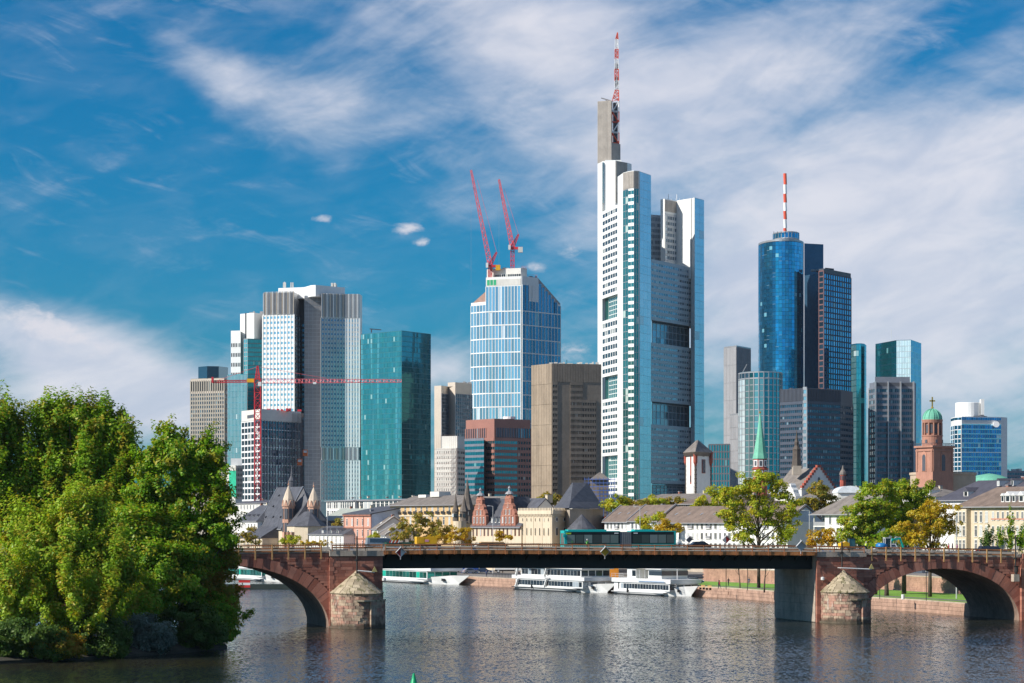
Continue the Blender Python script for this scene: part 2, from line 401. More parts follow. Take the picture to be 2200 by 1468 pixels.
def capstone():
    m, k, b = newmat('mossy_cap_stone')
    g = k.n('ShaderNodeNewGeometry'); pos = g.outputs['Position']; oi = k.n('ShaderNodeObjectInfo')
    c = k.mix(oi.outputs['Random'], (.28, .225, .15, 1), (.47, .39, .27, 1))
    mo = k.ss(k.noise(pos, 1.1, 5, .7), .52, .62)
    c = k.mix(k.m('MULTIPLY', mo, .8), c, (.09, .09, .025, 1))
    k.set(b.inputs['Base Color'], c); b.inputs['Roughness'].default_value = .95
    bp = k.n('ShaderNodeBump'); bp.inputs['Strength'].default_value = .6; bp.inputs['Distance'].default_value = .1
    k.set(bp.inputs['Height'], k.noise(pos, 4, 4)); k.set(b.inputs['Normal'], bp.outputs[0]); return m
STONE = sandstone(); OLD = oldstone(); CAPS = capstone()
MORT = M('bridge_mortar', (.25, .11, .075), .95, var=.25, scale=.5, stain=.3)
SOFF = M('arch_soffit', (.25, .17, .13), .92, var=.35, scale=.5, stain=.6)
CONC = M('grey_concrete', (.46, .385, .31), .88, var=.25, scale=.4, stain=.45, bump=.2)
STEEL = M('dark_green_steel', (.012, .020, .017), .6, var=.15, scale=.4)
RUST = M('rusty_fascia', (.46, .18, .06), .85, var=.4, scale=.7, stain=.5)
WOOD = M('scaffold_wood', (.52, .30, .12), .8, var=.25, scale=1.5)
RUSTW = M('rusty_rail', (.42, .17, .07), .8, var=.3, scale=1.2)
IRON = M('dark_iron', (.03, .028, .026), .6)
def slab(name, q, th, mat, par=BR, gap=.02):
    """block whose outer face is the quad q, set back by th"""
    q = [Vector(p) for p in q]; c = sum(q, Vector())/4; q = [p+(c-p).normalized()*gap for p in q]
    n = (q[1]-q[0]).cross(q[3]-q[0]).normalized()
    g = G(); g.add([p-n*th for p in q]+list(q), BF)
    me = g.mesh(name); me.materials.append(mat); return link(name, me, par)
ARCHES = [(-20.2, 15.9, 9.75), (98.9, 14.0, 8.72), (-60.3, 15.9, 9.3)]
NS = 28
for ai, (uc, a, rise) in enumerate(ARCHES):
    pts = [(uc-a*math.cos(math.pi*i/NS), rise*math.sin(math.pi*i/NS)) for i in range(NS+1)]
    pts[0] = (uc-a, -.6); pts[-1] = (uc+a, -.6)
    g = G(); n = NS+1
    for v in (0.06, BW-.06):
        g.add([(u, v, z) for u, z in pts]+[(u, v, ztop(u)) for u, z in pts],
              [(i, i+1, n+i+1, n+i) if v < 1 else (i+1, i, n+i, n+i+1) for i in range(NS)])
    part('spandrel_wall', g, MORT, BR, True)
    g = G(); g.add([(u, 0.06, z) for u, z in pts]+[(u, BW-.06, z) for u, z in pts], [(i, n+i, n+i+1, i+1) for i in range(NS)])
    part('arch_soffit', g, SOFF, BR, True, smooth=True)
    if ai == 2: continue
    # ring of voussoirs, each its own block
    NV = 46; ring = []
    for i in range(NV):
        q = []
        for t in (i, i+1):
            th = math.pi*t/NV; p = (uc-a*math.cos(th), rise*math.sin(th))
            nrm = Vector((-math.cos(th)/a, math.sin(th)/rise)).normalized()
            Lr = 1.35+.9*abs(math.cos(th))
            o_ = (p[0]+nrm.x*Lr, min(p[1]+nrm.y*Lr, ztop(p[0])-.02))
            q.append((p, o_))
        (p0, o0), (p1, o1) = q
        if p0[1] < .2 and p1[1] < .2: continue
        pr = -.02-random.uniform(0, .03)
        slab('voussoir', [(p0[0], pr, max(p0[1], .05)), (p1[0], pr, max(p1[1], .05)), (o1[0], pr, o1[1]), (o0[0], pr, o0[1])], .14, STONE, gap=.035)
    # coursed ashlar of the spandrel, outside the ring
    def ring_u(z, side):   # how far out the ring reaches at height z
        best = 0
        for i in range(61):
            th = math.pi/2*i/60; p = (a*math.cos(th), rise*math.sin(th)); nr = Vector((math.cos(th)/a, math.sin(th)/rise)).normalized(); Lr = 1.35+.9*math.cos(th)
            if p[1] <= z <= p[1]+nr.y*Lr+.001 or abs(p[1]+nr.y*Lr-z) < .25: best = max(best, p[0]+nr.x*Lr*min(1, (z-p[1])/max(nr.y*Lr, .01)))
        return best
    ch = .42
    for row in range(1, 28):
        z = row*ch
        if z+ch/2 > ztop(uc)+.05: break
        e = ring_u(z, 1)
        for side in (-1, 1):
            lo, hi = (uc+e, uc+a) if side > 0 else (uc-a, uc-e)
            if z > rise+1.3: lo, hi = (uc, uc+a) if side > 0 else (uc-a, uc)
            if side < 0 and ai == 0: lo = max(lo, -30)
            if hi-lo < .25: continue
            u = lo
            while u < hi-.15:
                L = min(random.uniform(.9, 2.2), hi-u)
                if hi-(u+L) < .4: L = hi-u
                zt = min(z+ch/2, ztop(u)-.01)
                piece(BR, 'stone', (L-.035, .14, zt-(z-ch/2)-.03), (u+L/2, .03-random.uniform(0, .035), (zt+z-ch/2)/2), 0, STONE, True)
                u += L
# piers with ashlar faces
def pier(u0, u1, front, conc_side=0):
    g = G().bx(u0+.06, u1-.06, front+.08, BW-.1, -1, ztop((u0+u1)/2)); part('pier_core', g, MORT if not conc_side else CONC, BR, True)
    ch = .5; z = 0
    for row in range(40):
        z = row*ch
        zt = min(z+ch, ztop(u0)-.55)
        if zt-z < .12: break
        u = u0-(.5 if row % 2 else 0)
        while u < u1-.02:
            a = max(u, u0); L = random.uniform(1.2, 2.4); b = min(u+L, u1)
            if u1-b < .5: b = u1
            if b-a > .1: piece(BR, 'stone', (b-a-.03, .2, zt-z-.03), ((a+b)/2, front+.1-random.uniform(0, .03), (z+zt)/2), 0, STONE, True)
            u = b if b > u else u+L
pier(-4.2, 4.2, -.35); pier(76.8, 84.9, -.35, 1); pier(-44.3, -36.2, -.35); pier(112.9, 124, -1.0)
part('abutment', G().bx(124.1, 150, .1, BW-.1, -1, 10.3), MORT, BR, True)
# quoins at the pier corners, catching the sun
for u, f, uu in ((-4.2, -.35, 0), (76.8, -.35, 1), (112.9, -1.0, 2)):
    for i in range(16):
        z = i*.68
        if z+.68 > ztop(u)-.6: break
        part('quoin', G().bx(u-.10, u+(.65 if i % 2 else .45), f-.06, f+.6, z+.02, z+.66), STONE, BR, True)
# concrete facing of the right pier towards the river span, with its board marks
for r in range(6):
    for c in range(4):
        part('concrete_panel', G().bx(76.66, 76.9, .4+c*4.85, .4+c*4.85+4.8, .1+r*1.45, .1+r*1.45+1.42), CONC, BR, True)
for u0, u1 in ((-4.3, 4.4), (76.6, 85.3)):
    part('pier_cap', G().bx(u0, u1, -.55, .6, ztop(u0)-.5, ztop(u0)+.35), CONC, BR, True)
    part('pier_cap', G().bx(u0, u1, BW-.6, BW+.6, ztop(u0)-.5, ztop(u0)+.35), CONC, BR, True)
# cutwaters: half-round stone noses with a conical cap
def cutwater(u0, u1, eave, apex, name):
    uc = (u0+u1)/2; ru = (u1-u0)/2; rv = 5.6; nseg = 12; f = -.35
    def pt(i, z, s_=1.0):
        th = math.pi*i/nseg; return (uc-ru*s_*math.cos(th), f-rv*s_*math.sin(th), z)
    core = G(); core.prism([pt(i, 0, .97)[:2] for i in range(nseg+1)], -1, eave); cw = part('cutwater', core, MORT, BR, True)
    plinth = G(); plinth.prism([(pt(i, 0, 1.07)[0], pt(i, 0, 1.07)[1]) for i in range(nseg+1)], -1, .28); sub('plinth', plinth, OLD, cw)
    nr = int(eave/.46); ch = (eave-.28)/nr
    for r in range(nr):
        z = .28+r*ch; o = .5 if r % 2 else 0; i = 0.0
        while i < nseg:
            j = min(nseg, i+(o if (i == 0 and o) else random.choice((.8, 1, 1.25))))
            if nseg-j < .4: j = nseg
            s_ = 1.0+random.uniform(-.006, .010)
            slab('stone', [pt(i, z, s_), pt(j, z, s_), pt(j, z+ch, s_), pt(i, z+ch, s_)], .25, OLD, cw, .04); i = j
    # coping ring and courses of the cap
    NCc = 8
    for c in range(NCc):
        t0, t1 = c/NCc, (c+1)/NCc; s0, s1 = 1.05*(1-t0), 1.05*(1-t1); z0 = eave+(apex-eave)*t0; z1 = eave+(apex-eave)*t1
        n = max(3, int(11*(1-t0))); sh = random.uniform(-.3, .3)
        for i in range(n):
            a0 = nseg*max(0, min(1, (i+(sh if i else 0))/n)); a1 = nseg*max(0, min(1, (i+1+(sh if i < n-1 else 0))/n)); e = random.uniform(0, .05)
            A = [pt(a0, z0+e, s0), pt(a1, z0+e, s0), pt(a1, z1+e+.03, max(s1, .015)), pt(a0, z1+e+.03, max(s1, .015))]
            slab('cap_stone', A, .3, CAPS, cw, .055)
    # later repair: a squared buttress stuck to the nose
    zc = eave-1.2; nb = int(zc/.5)
    bt = sub('buttress', G().prism([pt(i, 0, 1.07)[:2] for i in (7, 8, 9, 10, 11)]+[pt(11, 0, .9)[:2], pt(7, 0, .9)[:2]], -.5, zc), MORT, cw)
    for r in range(nb):
        for i in range(7, 11): slab('stone', [pt(i, zc*r/nb, 1.085), pt(i+1, zc*r/nb, 1.085), pt(i+1, zc*(r+1)/nb, 1.085), pt(i, zc*(r+1)/nb, 1.085)], .3, OLD, cw, .025)
    sub('buttress_cap', G().prism([pt(i, 0, 1.11)[:2] for i in (5, 6, 7, 8, 9, 10, 11)]+[pt(11, 0, .9)[:2], pt(5, 0, .9)[:2]], zc, zc+.24), CAPS, cw)
    return cw
cutwater(-4.1, 4.1, 5.4, 8.9, 'cutwater'); cutwater(77.4, 85.2, 5.0, 8.6, 'cutwater')
# steel middle span
u0, u1 = 4.2, 76.8; n = 30
def sweep(name, prof, mat, ua, ub, m=16):
    """profile (v, z offset from the deck line) swept along the curved deck"""
    g = G(); k = len(prof); vs = []; fs = []
    for i in range(m+1):
        u = ua+(ub-ua)*i/m
        for v, dz in prof: vs.append((u, v, ztop(u)+dz))
    for i in range(m):
        for j in range(k):
            l = (j+1) % k; fs.append((i*k+j, (i+1)*k+j, (i+1)*k+l, i*k+l))
    fs.append(tuple(range(k))); fs.append(tuple(m*k+j for j in range(k-1, -1, -1)))
    g.add(vs, fs); return part(name, g, mat, BR, True)
sweep('girder', [(2.2, -.3), (2.2, -2.5), (2.6, -2.5), (2.6, -.3)], STEEL, u0, u1)
sweep('girder', [(BW-2.6, -.3), (BW-2.6, -2.5), (BW-2.2, -2.5), (BW-2.2, -.3)], STEEL, u0, u1)
sweep('girder', [(9.6, -.3), (9.6, -2.5), (10, -2.5), (10, -.3)], STEEL, u0, u1)
sweep('girder_flange', [(1.9, -2.5), (1.9, -2.58), (2.9, -2.58), (2.9, -2.5)], STEEL, u0, u1)
sweep('deck_plate', [(-.5, .32), (-.5, -.08), (.4, -.3), (BW-.4, -.3), (BW+.5, -.08), (BW+.5, .32)], CONC, u0+.1, u1-.1)
for k_ in range(35):
    u = u0+1+k_*(u1-u0-2)/34
    part('bracket', G().add([(u-.06, -.35, ztop(u)-.12), (u-.06, 2.2, ztop(u)-.3), (u-.06, 2.2, ztop(u)-1.3), (u+.06, -.35, ztop(u)-.12), (u+.06, 2.2, ztop(u)-.3), (u+.06, 2.2, ztop(u)-1.3)],
         [(0, 1, 2), (5, 4, 3), (0, 3, 4, 1), (1, 4, 5, 2), (2, 5, 3, 0)]), STEEL, BR, True)
sweep('deck', [(-.08, .30), (-.08, .0), (BW+.4, .0), (BW+.4, .30)], CONC, 4.4, -85, 20)
sweep('deck', [(-.08, .30), (-.08, .0), (BW+.4, .0), (BW+.4, .30)], CONC, 150, 76.6, 12)
sweep('roadway', [(2.6, .36), (2.6, .31), (BW-2.6, .31), (BW-2.6, .36)], M('bridge_asphalt', (.06, .06, .06), .9), 150, -85, 40)
# rusty fascia, boarded guard rail, concrete parapet
for v in (-.62,):
    for i in range(26):
        a = u0+.1+(u1-u0-.2)*i/26; b = u0+.1+(u1-u0-.2)*(i+1)/26
        g = G(); vs = []
        for u in (a, b-.03):
            for v_, dz in ((v, -.28), (v, .34), (v+.1, .34), (v+.1, -.28)): vs.append((u, v_, ztop(u)+dz))
        g.add(vs, [(0, 3, 2, 1), (4, 5, 6, 7), (0, 1, 5, 4), (1, 2, 6, 5), (2, 3, 7, 6), (3, 0, 4, 7)]); part('fascia_plate', g, RUST, BR, True)
def rails(ua, ub, step, v, z0, z1, post, levels, thick=.10, name='post', lean=0):
    n = int(round((ub-ua)/step))
    for i in range(n+1):
        u = ua+(ub-ua)*i/n; j = random.uniform(-.06, .06)
        piece(BR, name, (thick*1.3, thick, z1-z0+j), (u+random.uniform(-.05, .05), v, ztop(u)+(z0+z1)/2+j/2), 0, post, True)
    for L in levels:
        for i in range(n):
            a = ua+(ub-ua)*i/n; b = ua+(ub-ua)*(i+1)/n; za = ztop(a)+L+random.uniform(-.04, .04)
            me = G().bar((a-.15, v+.09, za), (b+.15, v+.09, ztop(b)+L+random.uniform(-.04, .04)), .05, .22)
            part('rail_board', me, RUSTW, BR, True)
rails(4.6, 76.5, 2.75, -.74, -.35, 1.28, RUSTW, (.62, 1.22), .08)
rails(-34, -5.6, 2.62, -.34, -.95, 1.35, WOOD, (.35, .75, 1.25), .15, 'wood_post')
rails(86.3, 112, 2.55, -.34, -.95, 1.35, WOOD, (.45, 1.2), .15, 'wood_post')
rails(-3.9, 4, 2.6, -.70, .3, 1.25, RUSTW, (.8, 1.2), .08)
rails(77, 84.8, 2.6, -.70, .3, 1.25, RUSTW, (.8, 1.2), .08)
# concrete barrier blocks behind the rail, each its own piece, with painted scrawl
def graffiti():
    m, k, b = newmat('barrier_concrete_graffiti')
    pos = k.n('ShaderNodeNewGeometry').outputs['Position']
    n = k.noise(pos, 1.2, 4); c = k.mix(n, (.25, .23, .20, 1), (.42, .39, .34, 1))
    w = k.n('ShaderNodeTexWave', wave_type='RINGS'); k.set(w.inputs['Vector'], k.v('MULTIPLY', pos, (.8, .8, 1.6))); w.inputs['Scale'].default_value = 1.0; w.inputs['Distortion'].default_value = 14; w.inputs['Detail'].default_value = 2; w.inputs['Detail Scale'].default_value = 1.4
    lines = k.m('GREATER_THAN', w.outputs['Fac'], .86); area = k.ss(k.noise(pos, .16, 2), .50, .60)
    hue = k.mix(k.ss(k.noise(pos, .3, 1), .45, .55), (.04, .04, .05, 1), (.10, .16, .34, 1))
    c = k.mix(k.m('MULTIPLY', k.m('MULTIPLY', lines, area), .8), c, hue)
    k.set(b.inputs['Base Color'], c); b.inputs['Roughness'].default_value = .85; return m
GRAF = graffiti()
u = -34.0
while u < 112:
    L = 3.0
    if not (-4.4 < u+1.5 < 0):
        g = G().add([(u, .55, ztop(u)+.3), (u+L-.06, .55, ztop(u+L)+.3), (u+L-.06, 1.15, ztop(u+L)+.3), (u, 1.15, ztop(u)+.3), (u, .72, ztop(u)+.92), (u+L-.06, .72, ztop(u+L)+.92), (u+L-.06, .95, ztop(u+L)+.92), (u, .95, ztop(u)+.92)], BF)
        part('barrier_block', g, GRAF, BR, True)
    u += L
# slim iron railing at both edges of the roadway
def iron(ua, ub, v):
    sweep('handrail', [(v, 1.30), (v, 1.24), (v+.06, 1.24), (v+.06, 1.30)], IRON, ua, ub, 20)
    sweep('bottom_rail', [(v, .50), (v, .46), (v+.05, .46), (v+.05, .50)], IRON, ua, ub, 20)
    g = G(); u = ua
    while u < ub: g.bx(u-.02, u+.02, v+.01, v+.05, ztop(u)+.3, ztop(u)+1.26); u += .34
    part('baluster', g, IRON, BR, True, kind='stuff')
iron(-34, 124, 1.7); iron(-34, 124, BW-1.0)
part('parapet', G().bx(113, 124, -1.1, -.6, 10.3, 11.15), STONE, BR, True)
# lamp mast brackets with round floodlight
part('floodlight', G().lathe((4.35, -.6, 7.2), [(.1, 0), (.3, .1), (.3, .5), (.1, .6)], 10), M('white_paint', (.75, .75, .73), .5), BR, True)
part('floodlight', G().lathe((77.6, -.6, 6.9), [(.1, 0), (.3, .1), (.3, .5), (.1, .6)], 10), M('white_paint'), BR, True)
# ================================================================== TOWERS (columns and rows are those of the photograph)
WHITE = M('white_cladding', (.74, .74, .72), .55, var=.06, scale=.1)
OFFW = M('offwhite_cladding', (.62, .60, .55), .6, var=.08, scale=.1)
SILV = M('silver_panel', (.44, .44, .45), .35, metal=.5, var=.10, scale=.1)
GREY = M('grey_panel', (.30, .30, .31), .6, var=.08, scale=.1)
DGREY = M('dark_grey_panel', (.085, .09, .105), .5, var=.12, scale=.1)
BEIGE = M('beige_stone', (.54, .47, .39), .75, var=.08, scale=.1)
TAN = M('tan_stone', (.35, .315, .26), .75, var=.08, scale=.1)
BROWN = M('brown_concrete', (.225, .185, .145), .85, var=.16, scale=.12, stain=.35)
BRICKR = M('red_granite', (.33, .15, .115), .6, var=.10, scale=.1)
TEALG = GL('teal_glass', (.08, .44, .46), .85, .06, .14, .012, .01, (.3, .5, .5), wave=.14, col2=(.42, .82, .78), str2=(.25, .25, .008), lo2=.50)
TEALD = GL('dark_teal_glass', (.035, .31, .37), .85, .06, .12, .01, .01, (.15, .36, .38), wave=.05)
TEALP = GL('pale_teal_glass', (.22, .45, .47), .7, .1, .12, .012, .03, (.5, .62, .62))
BLUEG = GL('blue_glass', (.08, .32, .52), .85, .06, .2, .015, .04, (.45, .65, .72))
BLUEP = GL('pale_blue_glass', (.46, .70, .80), .75, .08, .10, .012, .06, (.6, .72, .78), wave=.05)
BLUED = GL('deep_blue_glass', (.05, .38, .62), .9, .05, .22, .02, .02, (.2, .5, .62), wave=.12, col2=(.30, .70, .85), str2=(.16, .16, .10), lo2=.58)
NAVY = GL('navy_glass', (.045, .12, .18), .7, .08, .4, .03, .06, (.20, .30, .36))
DARKG = GL('dark_office_glass', (.03, .045, .06), .6, .1, .5, .03, .10, (.42, .42, .38))
GREENG = GL('green_glass', (.08, .36, .33), .8, .08, .15, .015, .04, (.55, .68, .60))
MIRR = GL('bright_mirror_glass', (.70, .82, .83), .35, .05, .12, .03, .02, (.4, .5, .5), wave=.05)  # cloud reflection put into a bright base colour, only weakly metallic
TMUL = M('teal_mullion', (.05, .17, .19), .4, metal=.3)
def ell(cx, cy, rx, ry, a0, a1, n): return [(cx+rx*math.cos(math.radians(a0+(a1-a0)*i/n)), cy+ry*math.sin(math.radians(a0+(a1-a0)*i/n))) for i in range(n+1)]
def roofbox(R, name, px0, px1, y0, y1, Y, mat, d=12):
    return part(name, G().bx(X(px0, Y), X(px1, Y), Y, Y+d, Z(y1, Y), Z(y0, Y)), mat, R)
def clutter(R, px0, px1, yb, Y, n, mat, seed=1, h=(3, 7)):
    rnd = random.Random(seed)
    for i in range(n):
        p = px0+(px1-px0)*(i+rnd.random()*.6)/n; w = rnd.uniform(3, 9); hh = rnd.uniform(*h)
        part('roof_unit', G().bx(X(p, Y), X(p+w, Y), Y+3+rnd.random()*6, Y+8+rnd.random()*6, Z(yb, Y)-.3, Z(yb-hh, Y)), mat, R)
def mast(R, px, y0, y1, Y, r=.18, mat=None, name='mast'):
    return part(name, G().tube([(X(px, Y), Y+4, Z(y0, Y)), (X(px, Y), Y+4, Z(y1, Y))], r, 6), mat or WHITE, R)
# ---- 1 tan gridded slab behind the island trees
Y = 1700
R, P, zt = tower('office_tower', 'tan stone gridded office slab with a dark glass penthouse, far left behind the island trees', [(410, Y), (482, Y-12), (489, Y+8)], 812, TAN, 30)
z0 = Z(1060, Y)
facade(R, P[0], P[1], z0, zt-9, 15, 24, NAVY, TAN, TAN, .8, 1.0, .35, .25)
facade(R, P[0], P[1], zt-9, zt-1.2, 15, 1, DARKG, TAN, BEIGE, .8, 1.4, .5, .3)
facade(R, P[1], P[2], z0, zt-1.2, 3, 24, DARKG, BROWN, BROWN, .8, 1.0)  # thin side face: its shade painted in with darker stone and glass
pb = part('penthouse', G().prism([XY(426, Y+2), XY(445, Y-6), XY(470, Y-4), XY(490, Y+8), XY(488, Y+30), XY(427, Y+30)], zt-.5, Z(788, Y)), NAVY, R)
# ---- 2 white tower with teal glass slab
Y = 1500
R, P, zt = tower('white_glass_tower', 'stepped white tower with teal glass wings, between the tan slab and the silver tower', [(516, Y), (546, Y-10), (566, Y)], 672, WHITE, 40)
part('core_step', G().prism([XY(496, Y-4), XY(517, Y-6), XY(517, Y+25), XY(498, Y+25)], 2, Z(712, Y)), WHITE, R)
a, b = XY(496, Y-4), XY(517, Y-6)
for i in range(6): facade(R, a, b, Z(748+i*21, Y), Z(738+i*21, Y), 6, 1, DARKG, None, None, .5, .5)
part('seam', G().bx(X(526, Y-6), X(529, Y-6), Y-4.6, Y-3, Z(760, Y), Z(674, Y)), DGREY, R)
part('glass_wing', G().prism([XY(524, Y-16), XY(532, Y-18), XY(566, Y-14), XY(566, Y), XY(526, Y)], 2, Z(733, Y)), TEALD, R)
facade(R, XY(532, Y-18), XY(566, Y-14), Z(1050, Y), Z(733, Y), 9, 34, TEALD, TEALD, DGREY, .2, .5, .15, .12)
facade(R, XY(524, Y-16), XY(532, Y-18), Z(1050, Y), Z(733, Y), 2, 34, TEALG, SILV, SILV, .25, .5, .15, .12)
part('glass_slab', G().prism([XY(489, Y-30), XY(531, Y-36), XY(531, Y-19), XY(491, Y-12)], 2, Z(805, Y-30)), TEALP, R)
facade(R, XY(489, Y-30), XY(531, Y-36), Z(1070, Y-30), Z(806, Y-30), 14, 22, TEALP, SILV, TEALG, .18, .35, .12, .1)
clutter(R, 532, 560, 672, Y, 3, GREY, 3, (2, 5))
# ---- 3 silver twin-volume tower
Y = 1450
R, P, zt = tower('silver_tower', 'silver-finned twin-volume office tower with white roof plant, tallest of the left cluster', [(565, Y), (632, Y-8), (643, Y+8)], 628, SILV, 50)
STRIP = M('dark_stone_panel', (.22, .225, .24), .5, var=.14, scale=.1)
zb = Z(1075, Y)
facade(R, P[0], P[1], zb, Z(678, Y), 9, 36, BLUEP, WHITE, WHITE, .7, 1.5, .35, .12)
for i in range(22): piece(R, 'fin', (.45, 1.0, Z(628, Y)-Z(677, Y)), (X(566+i*66/21, Y-4)-0, Y-.3-8*i/21, (Z(628, Y)+Z(677, Y))/2), 0, (SILV, BEIGE, WHITE, GREY)[i % 4])
facade(R, P[1], P[2], zb, Z(678, Y), 2, 36, BLUEP, SILV, SILV, .6, 1.2)
# recess, stone panel, front volume
part('recess', G().prism([XY(642, Y+14), XY(655, Y+14), XY(655, Y+50), XY(642, Y+50)], 2, Z(640, Y)), DGREY, R)
facade(R, XY(642, Y+14), XY(655, Y+14), zb, Z(690, Y), 2, 36, NAVY, None, DGREY, .6, 1.2)
part('stone_shaft', G().prism([XY(654, Y-3), XY(690, Y-2), XY(690, Y+50), XY(656, Y+50)], 2, Z(636, Y)), SILV, R)
facade(R, XY(654, Y-3), XY(690, Y-2), zb, Z(640, Y), 4, 52, STRIP, None, None, .18, .22, pn='cladding_panel', po=.1)
part('office_volume', G().prism([XY(690, Y-11), XY(742, Y-6), XY(772, Y-6), XY(778, Y+6), XY(774, Y+50), XY(690, Y+50)], 2, Z(634, Y)), SILV, R)
A, B_ = XY(690, Y-11), XY(742, Y-6)
facade(R, A, B_, zb, Z(990, Y), 8, 9, BLUEP, SILV, WHITE, .9, 1.5, .6, .1)
facade(R, A, B_, Z(962, Y), Z(686, Y), 8, 28, BLUEG, SILV, WHITE, .9, 1.5, .6, .1)
A2, B2 = XY(742, Y-6), XY(772, Y-6)
facade(R, A2, B2, zb, Z(990, Y), 5, 9, BLUEP, WHITE, WHITE, .95, 1.2, .6, .1)
facade(R, A2, B2, Z(962, Y), Z(686, Y), 5, 28, BLUEP, WHITE, WHITE, .95, 1.2, .6, .1)
def fins(a, b, n, z0, z1, mats):
    L = math.hypot(b[0]-a[0], b[1]-a[1]); rz = math.atan2(b[1]-a[1], b[0]-a[0])
    for i in range(n):
        t = (i+.5)/n; piece(R, 'fin', (.5, 1.1, z1-z0), (a[0]+(b[0]-a[0])*t, a[1]+(b[1]-a[1])*t, (z0+z1)/2), rz, mats[i % len(mats)])
for za, zc in ((Z(685, Y), Z(634, Y)), (Z(989, Y), Z(963, Y))):
    fins(A, B_, 15, za, zc, (SILV, BEIGE, GREY, WHITE)); fins(A2, B2, 10, za, zc, (SILV, GREY, WHITE))
part('roof_plant', G().prism([XY(598, Y+10), XY(654, Y+4), XY(668, Y-8), XY(678, Y-10), XY(741, Y+6), XY(741, Y+40), XY(600, Y+40)], Z(640, Y), Z(616, Y)), WHITE, R)
roofbox(R, 'flue', 711, 715, 608, 618, Y+12, OFFW); roofbox(R, 'flue', 717, 721, 608, 618, Y+12, OFFW)
for p_ in (608, 612, 624, 628): roofbox(R, 'flue', p_, p_+2, 607, 618, Y+16, OFFW, 2)
mast(R, 610, 618, 604, Y+10)
# ---- 4 teal glass block
Y = 1400
R, P, zt = tower('teal_glass_tower', 'broad all-glass teal office tower, right of the silver tower', [(776, Y+14), (863, Y-14), (925, Y+12)], 711, TEALD, 45)
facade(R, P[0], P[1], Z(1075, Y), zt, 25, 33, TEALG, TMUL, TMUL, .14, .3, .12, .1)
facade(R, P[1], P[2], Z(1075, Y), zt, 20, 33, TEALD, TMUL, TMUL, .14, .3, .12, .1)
part('roof_crane', G().bar((X(796, Y), Y+10, Z(712, Y)), (X(796, Y), Y+10, Z(704, Y)), .6).bar((X(792, Y), Y+10, Z(704, Y)), (X(817, Y), Y+10, Z(706, Y)), .5), DGREY, R)
# ---- 5 building under construction, framed white at the left
Y = 1200
NAVYP = M('slate_blue_panel', (.16, .175, .21), .6, var=.15)
R, P, zt = tower('unfinished_tower', 'half-finished tower with white frame, red crane in front and hoist at its corner', [(520, Y+14), (561, Y-10), (645, Y+22)], 880, NAVYP, 30, cat='building')
facade(R, P[0], P[1], Z(1075, Y), Z(905, Y), 6, 13, DARKG, WHITE, WHITE, .7, .75, .3, .25)
facade(R, P[1], P[2], Z(1075, Y), Z(905, Y), 14, 9, NAVY, NAVYP, WHITE, .55, .35, .35, .15)
facade(R, P[1], P[2], Z(1075, Y), Z(905, Y), 5, 9, NAVYP, None, None, 3.2, 2.6, pn='panel', po=.2)
part('parapet', G().prism([XY(519, Y+13), XY(561, Y-11), XY(647, Y+21), XY(647, Y+45), XY(521, Y+45)], Z(904, Y), Z(881, Y)), OFFW, R)
part('sign_board', G().bar((X(532, Y-4), Y-4.5, Z(897, Y)), (X(549, Y-10), Y-12.5, Z(896, Y)), .3, S(7, Y)), DGREY, R)
g = G()
for i in range(12):
    for j in range(2): g.tube([(X(628+i*2.2, Y+18), Y+14+j*4, 2), (X(628+i*2.2, Y+18), Y+14+j*4, Z(885, Y))], .09, 4)
for i in range(24):
    z = 6+i*2.3
    if z < Z(888, Y): g.bar((X(626, Y+18), Y+13, z), (X(654, Y+18), Y+13, z), .14, .2)
part('scaffold', g, M('scaffold_steel', (.16, .13, .13), .6, .4), R, kind='stuff')
RED = M('crane_red', (.62, .035, .05), .5, var=.12); ORANGE = M('hoist_orange', (.68, .14, .03), .5)
PINK = M('crane_pink_red', (.72, .12, .14), .5, var=.12); YEL = M('signal_yellow', (.80, .42, .02), .5)
for px_, py_ in ((640, 991), (652, 971)):
    h_ = part('hoist_cage', G().bx(X(px_-5, Y), X(px_+5, Y), Y+9, Y+11.5, Z(py_+8, Y), Z(py_-6, Y)), ORANGE, R); sub('hoist_frame', G().bx(X(px_-3, Y), X(px_+4, Y), Y+8.9, Y+9, Z(py_+1, Y), Z(py_-4, Y)), WHITE, h_, R)
clutter(R, 565, 640, 881, Y, 7, RED, 5, (2, 5))
# ---- tower crane in front of it
def lattice(g, a, b, w, n, r=.13, tri=False):
    """square lattice boom from a to b"""
    a = Vector(a); b = Vector(b); t = (b-a).normalized(); L = (b-a).length
    u = t.cross(Vector((0, 1, 0)) if abs(t.y) < .9 else Vector((1, 0, 0))).normalized(); q = t.cross(u)
    w2 = w if isinstance(w, (tuple, list)) else (w, w)
    cor = [(-1, -1), (1, -1), (1, 1), (-1, 1)] if not tri else [(-1, -1), (-1, 1), (1, 0)]
    def c(i, k): ww = (w2[0]+(w2[1]-w2[0])*i/n)/2; return a+t*(L*i/n)+u*(cor[k][0]*ww)+q*(cor[k][1]*ww)
    m = len(cor)
    for k in range(m): g.tube([c(0, k), c(n, k)], r*1.3, 4)
    for i in range(n):
        for k in range(m):
            k2 = (k+1) % m
            g.tube([c(i, k), c(i+1, k2)] if (i+k) % 2 else [c(i, k2), c(i+1, k)], r*.8, 3, False)
            g.tube([c(i+1, k), c(i+1, k2)], r*.7, 3, False)
    return g
Y = 1130
R = thing('tower_crane', 'red hammerhead tower crane with yellow counterweight before the unfinished tower', 'crane', (X(553.5, Y), Y, 2.2))
cx = X(553.5, Y)
part('mast', lattice(G(), (cx, Y, 2.2), (cx, Y, Z(815, Y)), 2.6, 26, .17), RED, R)
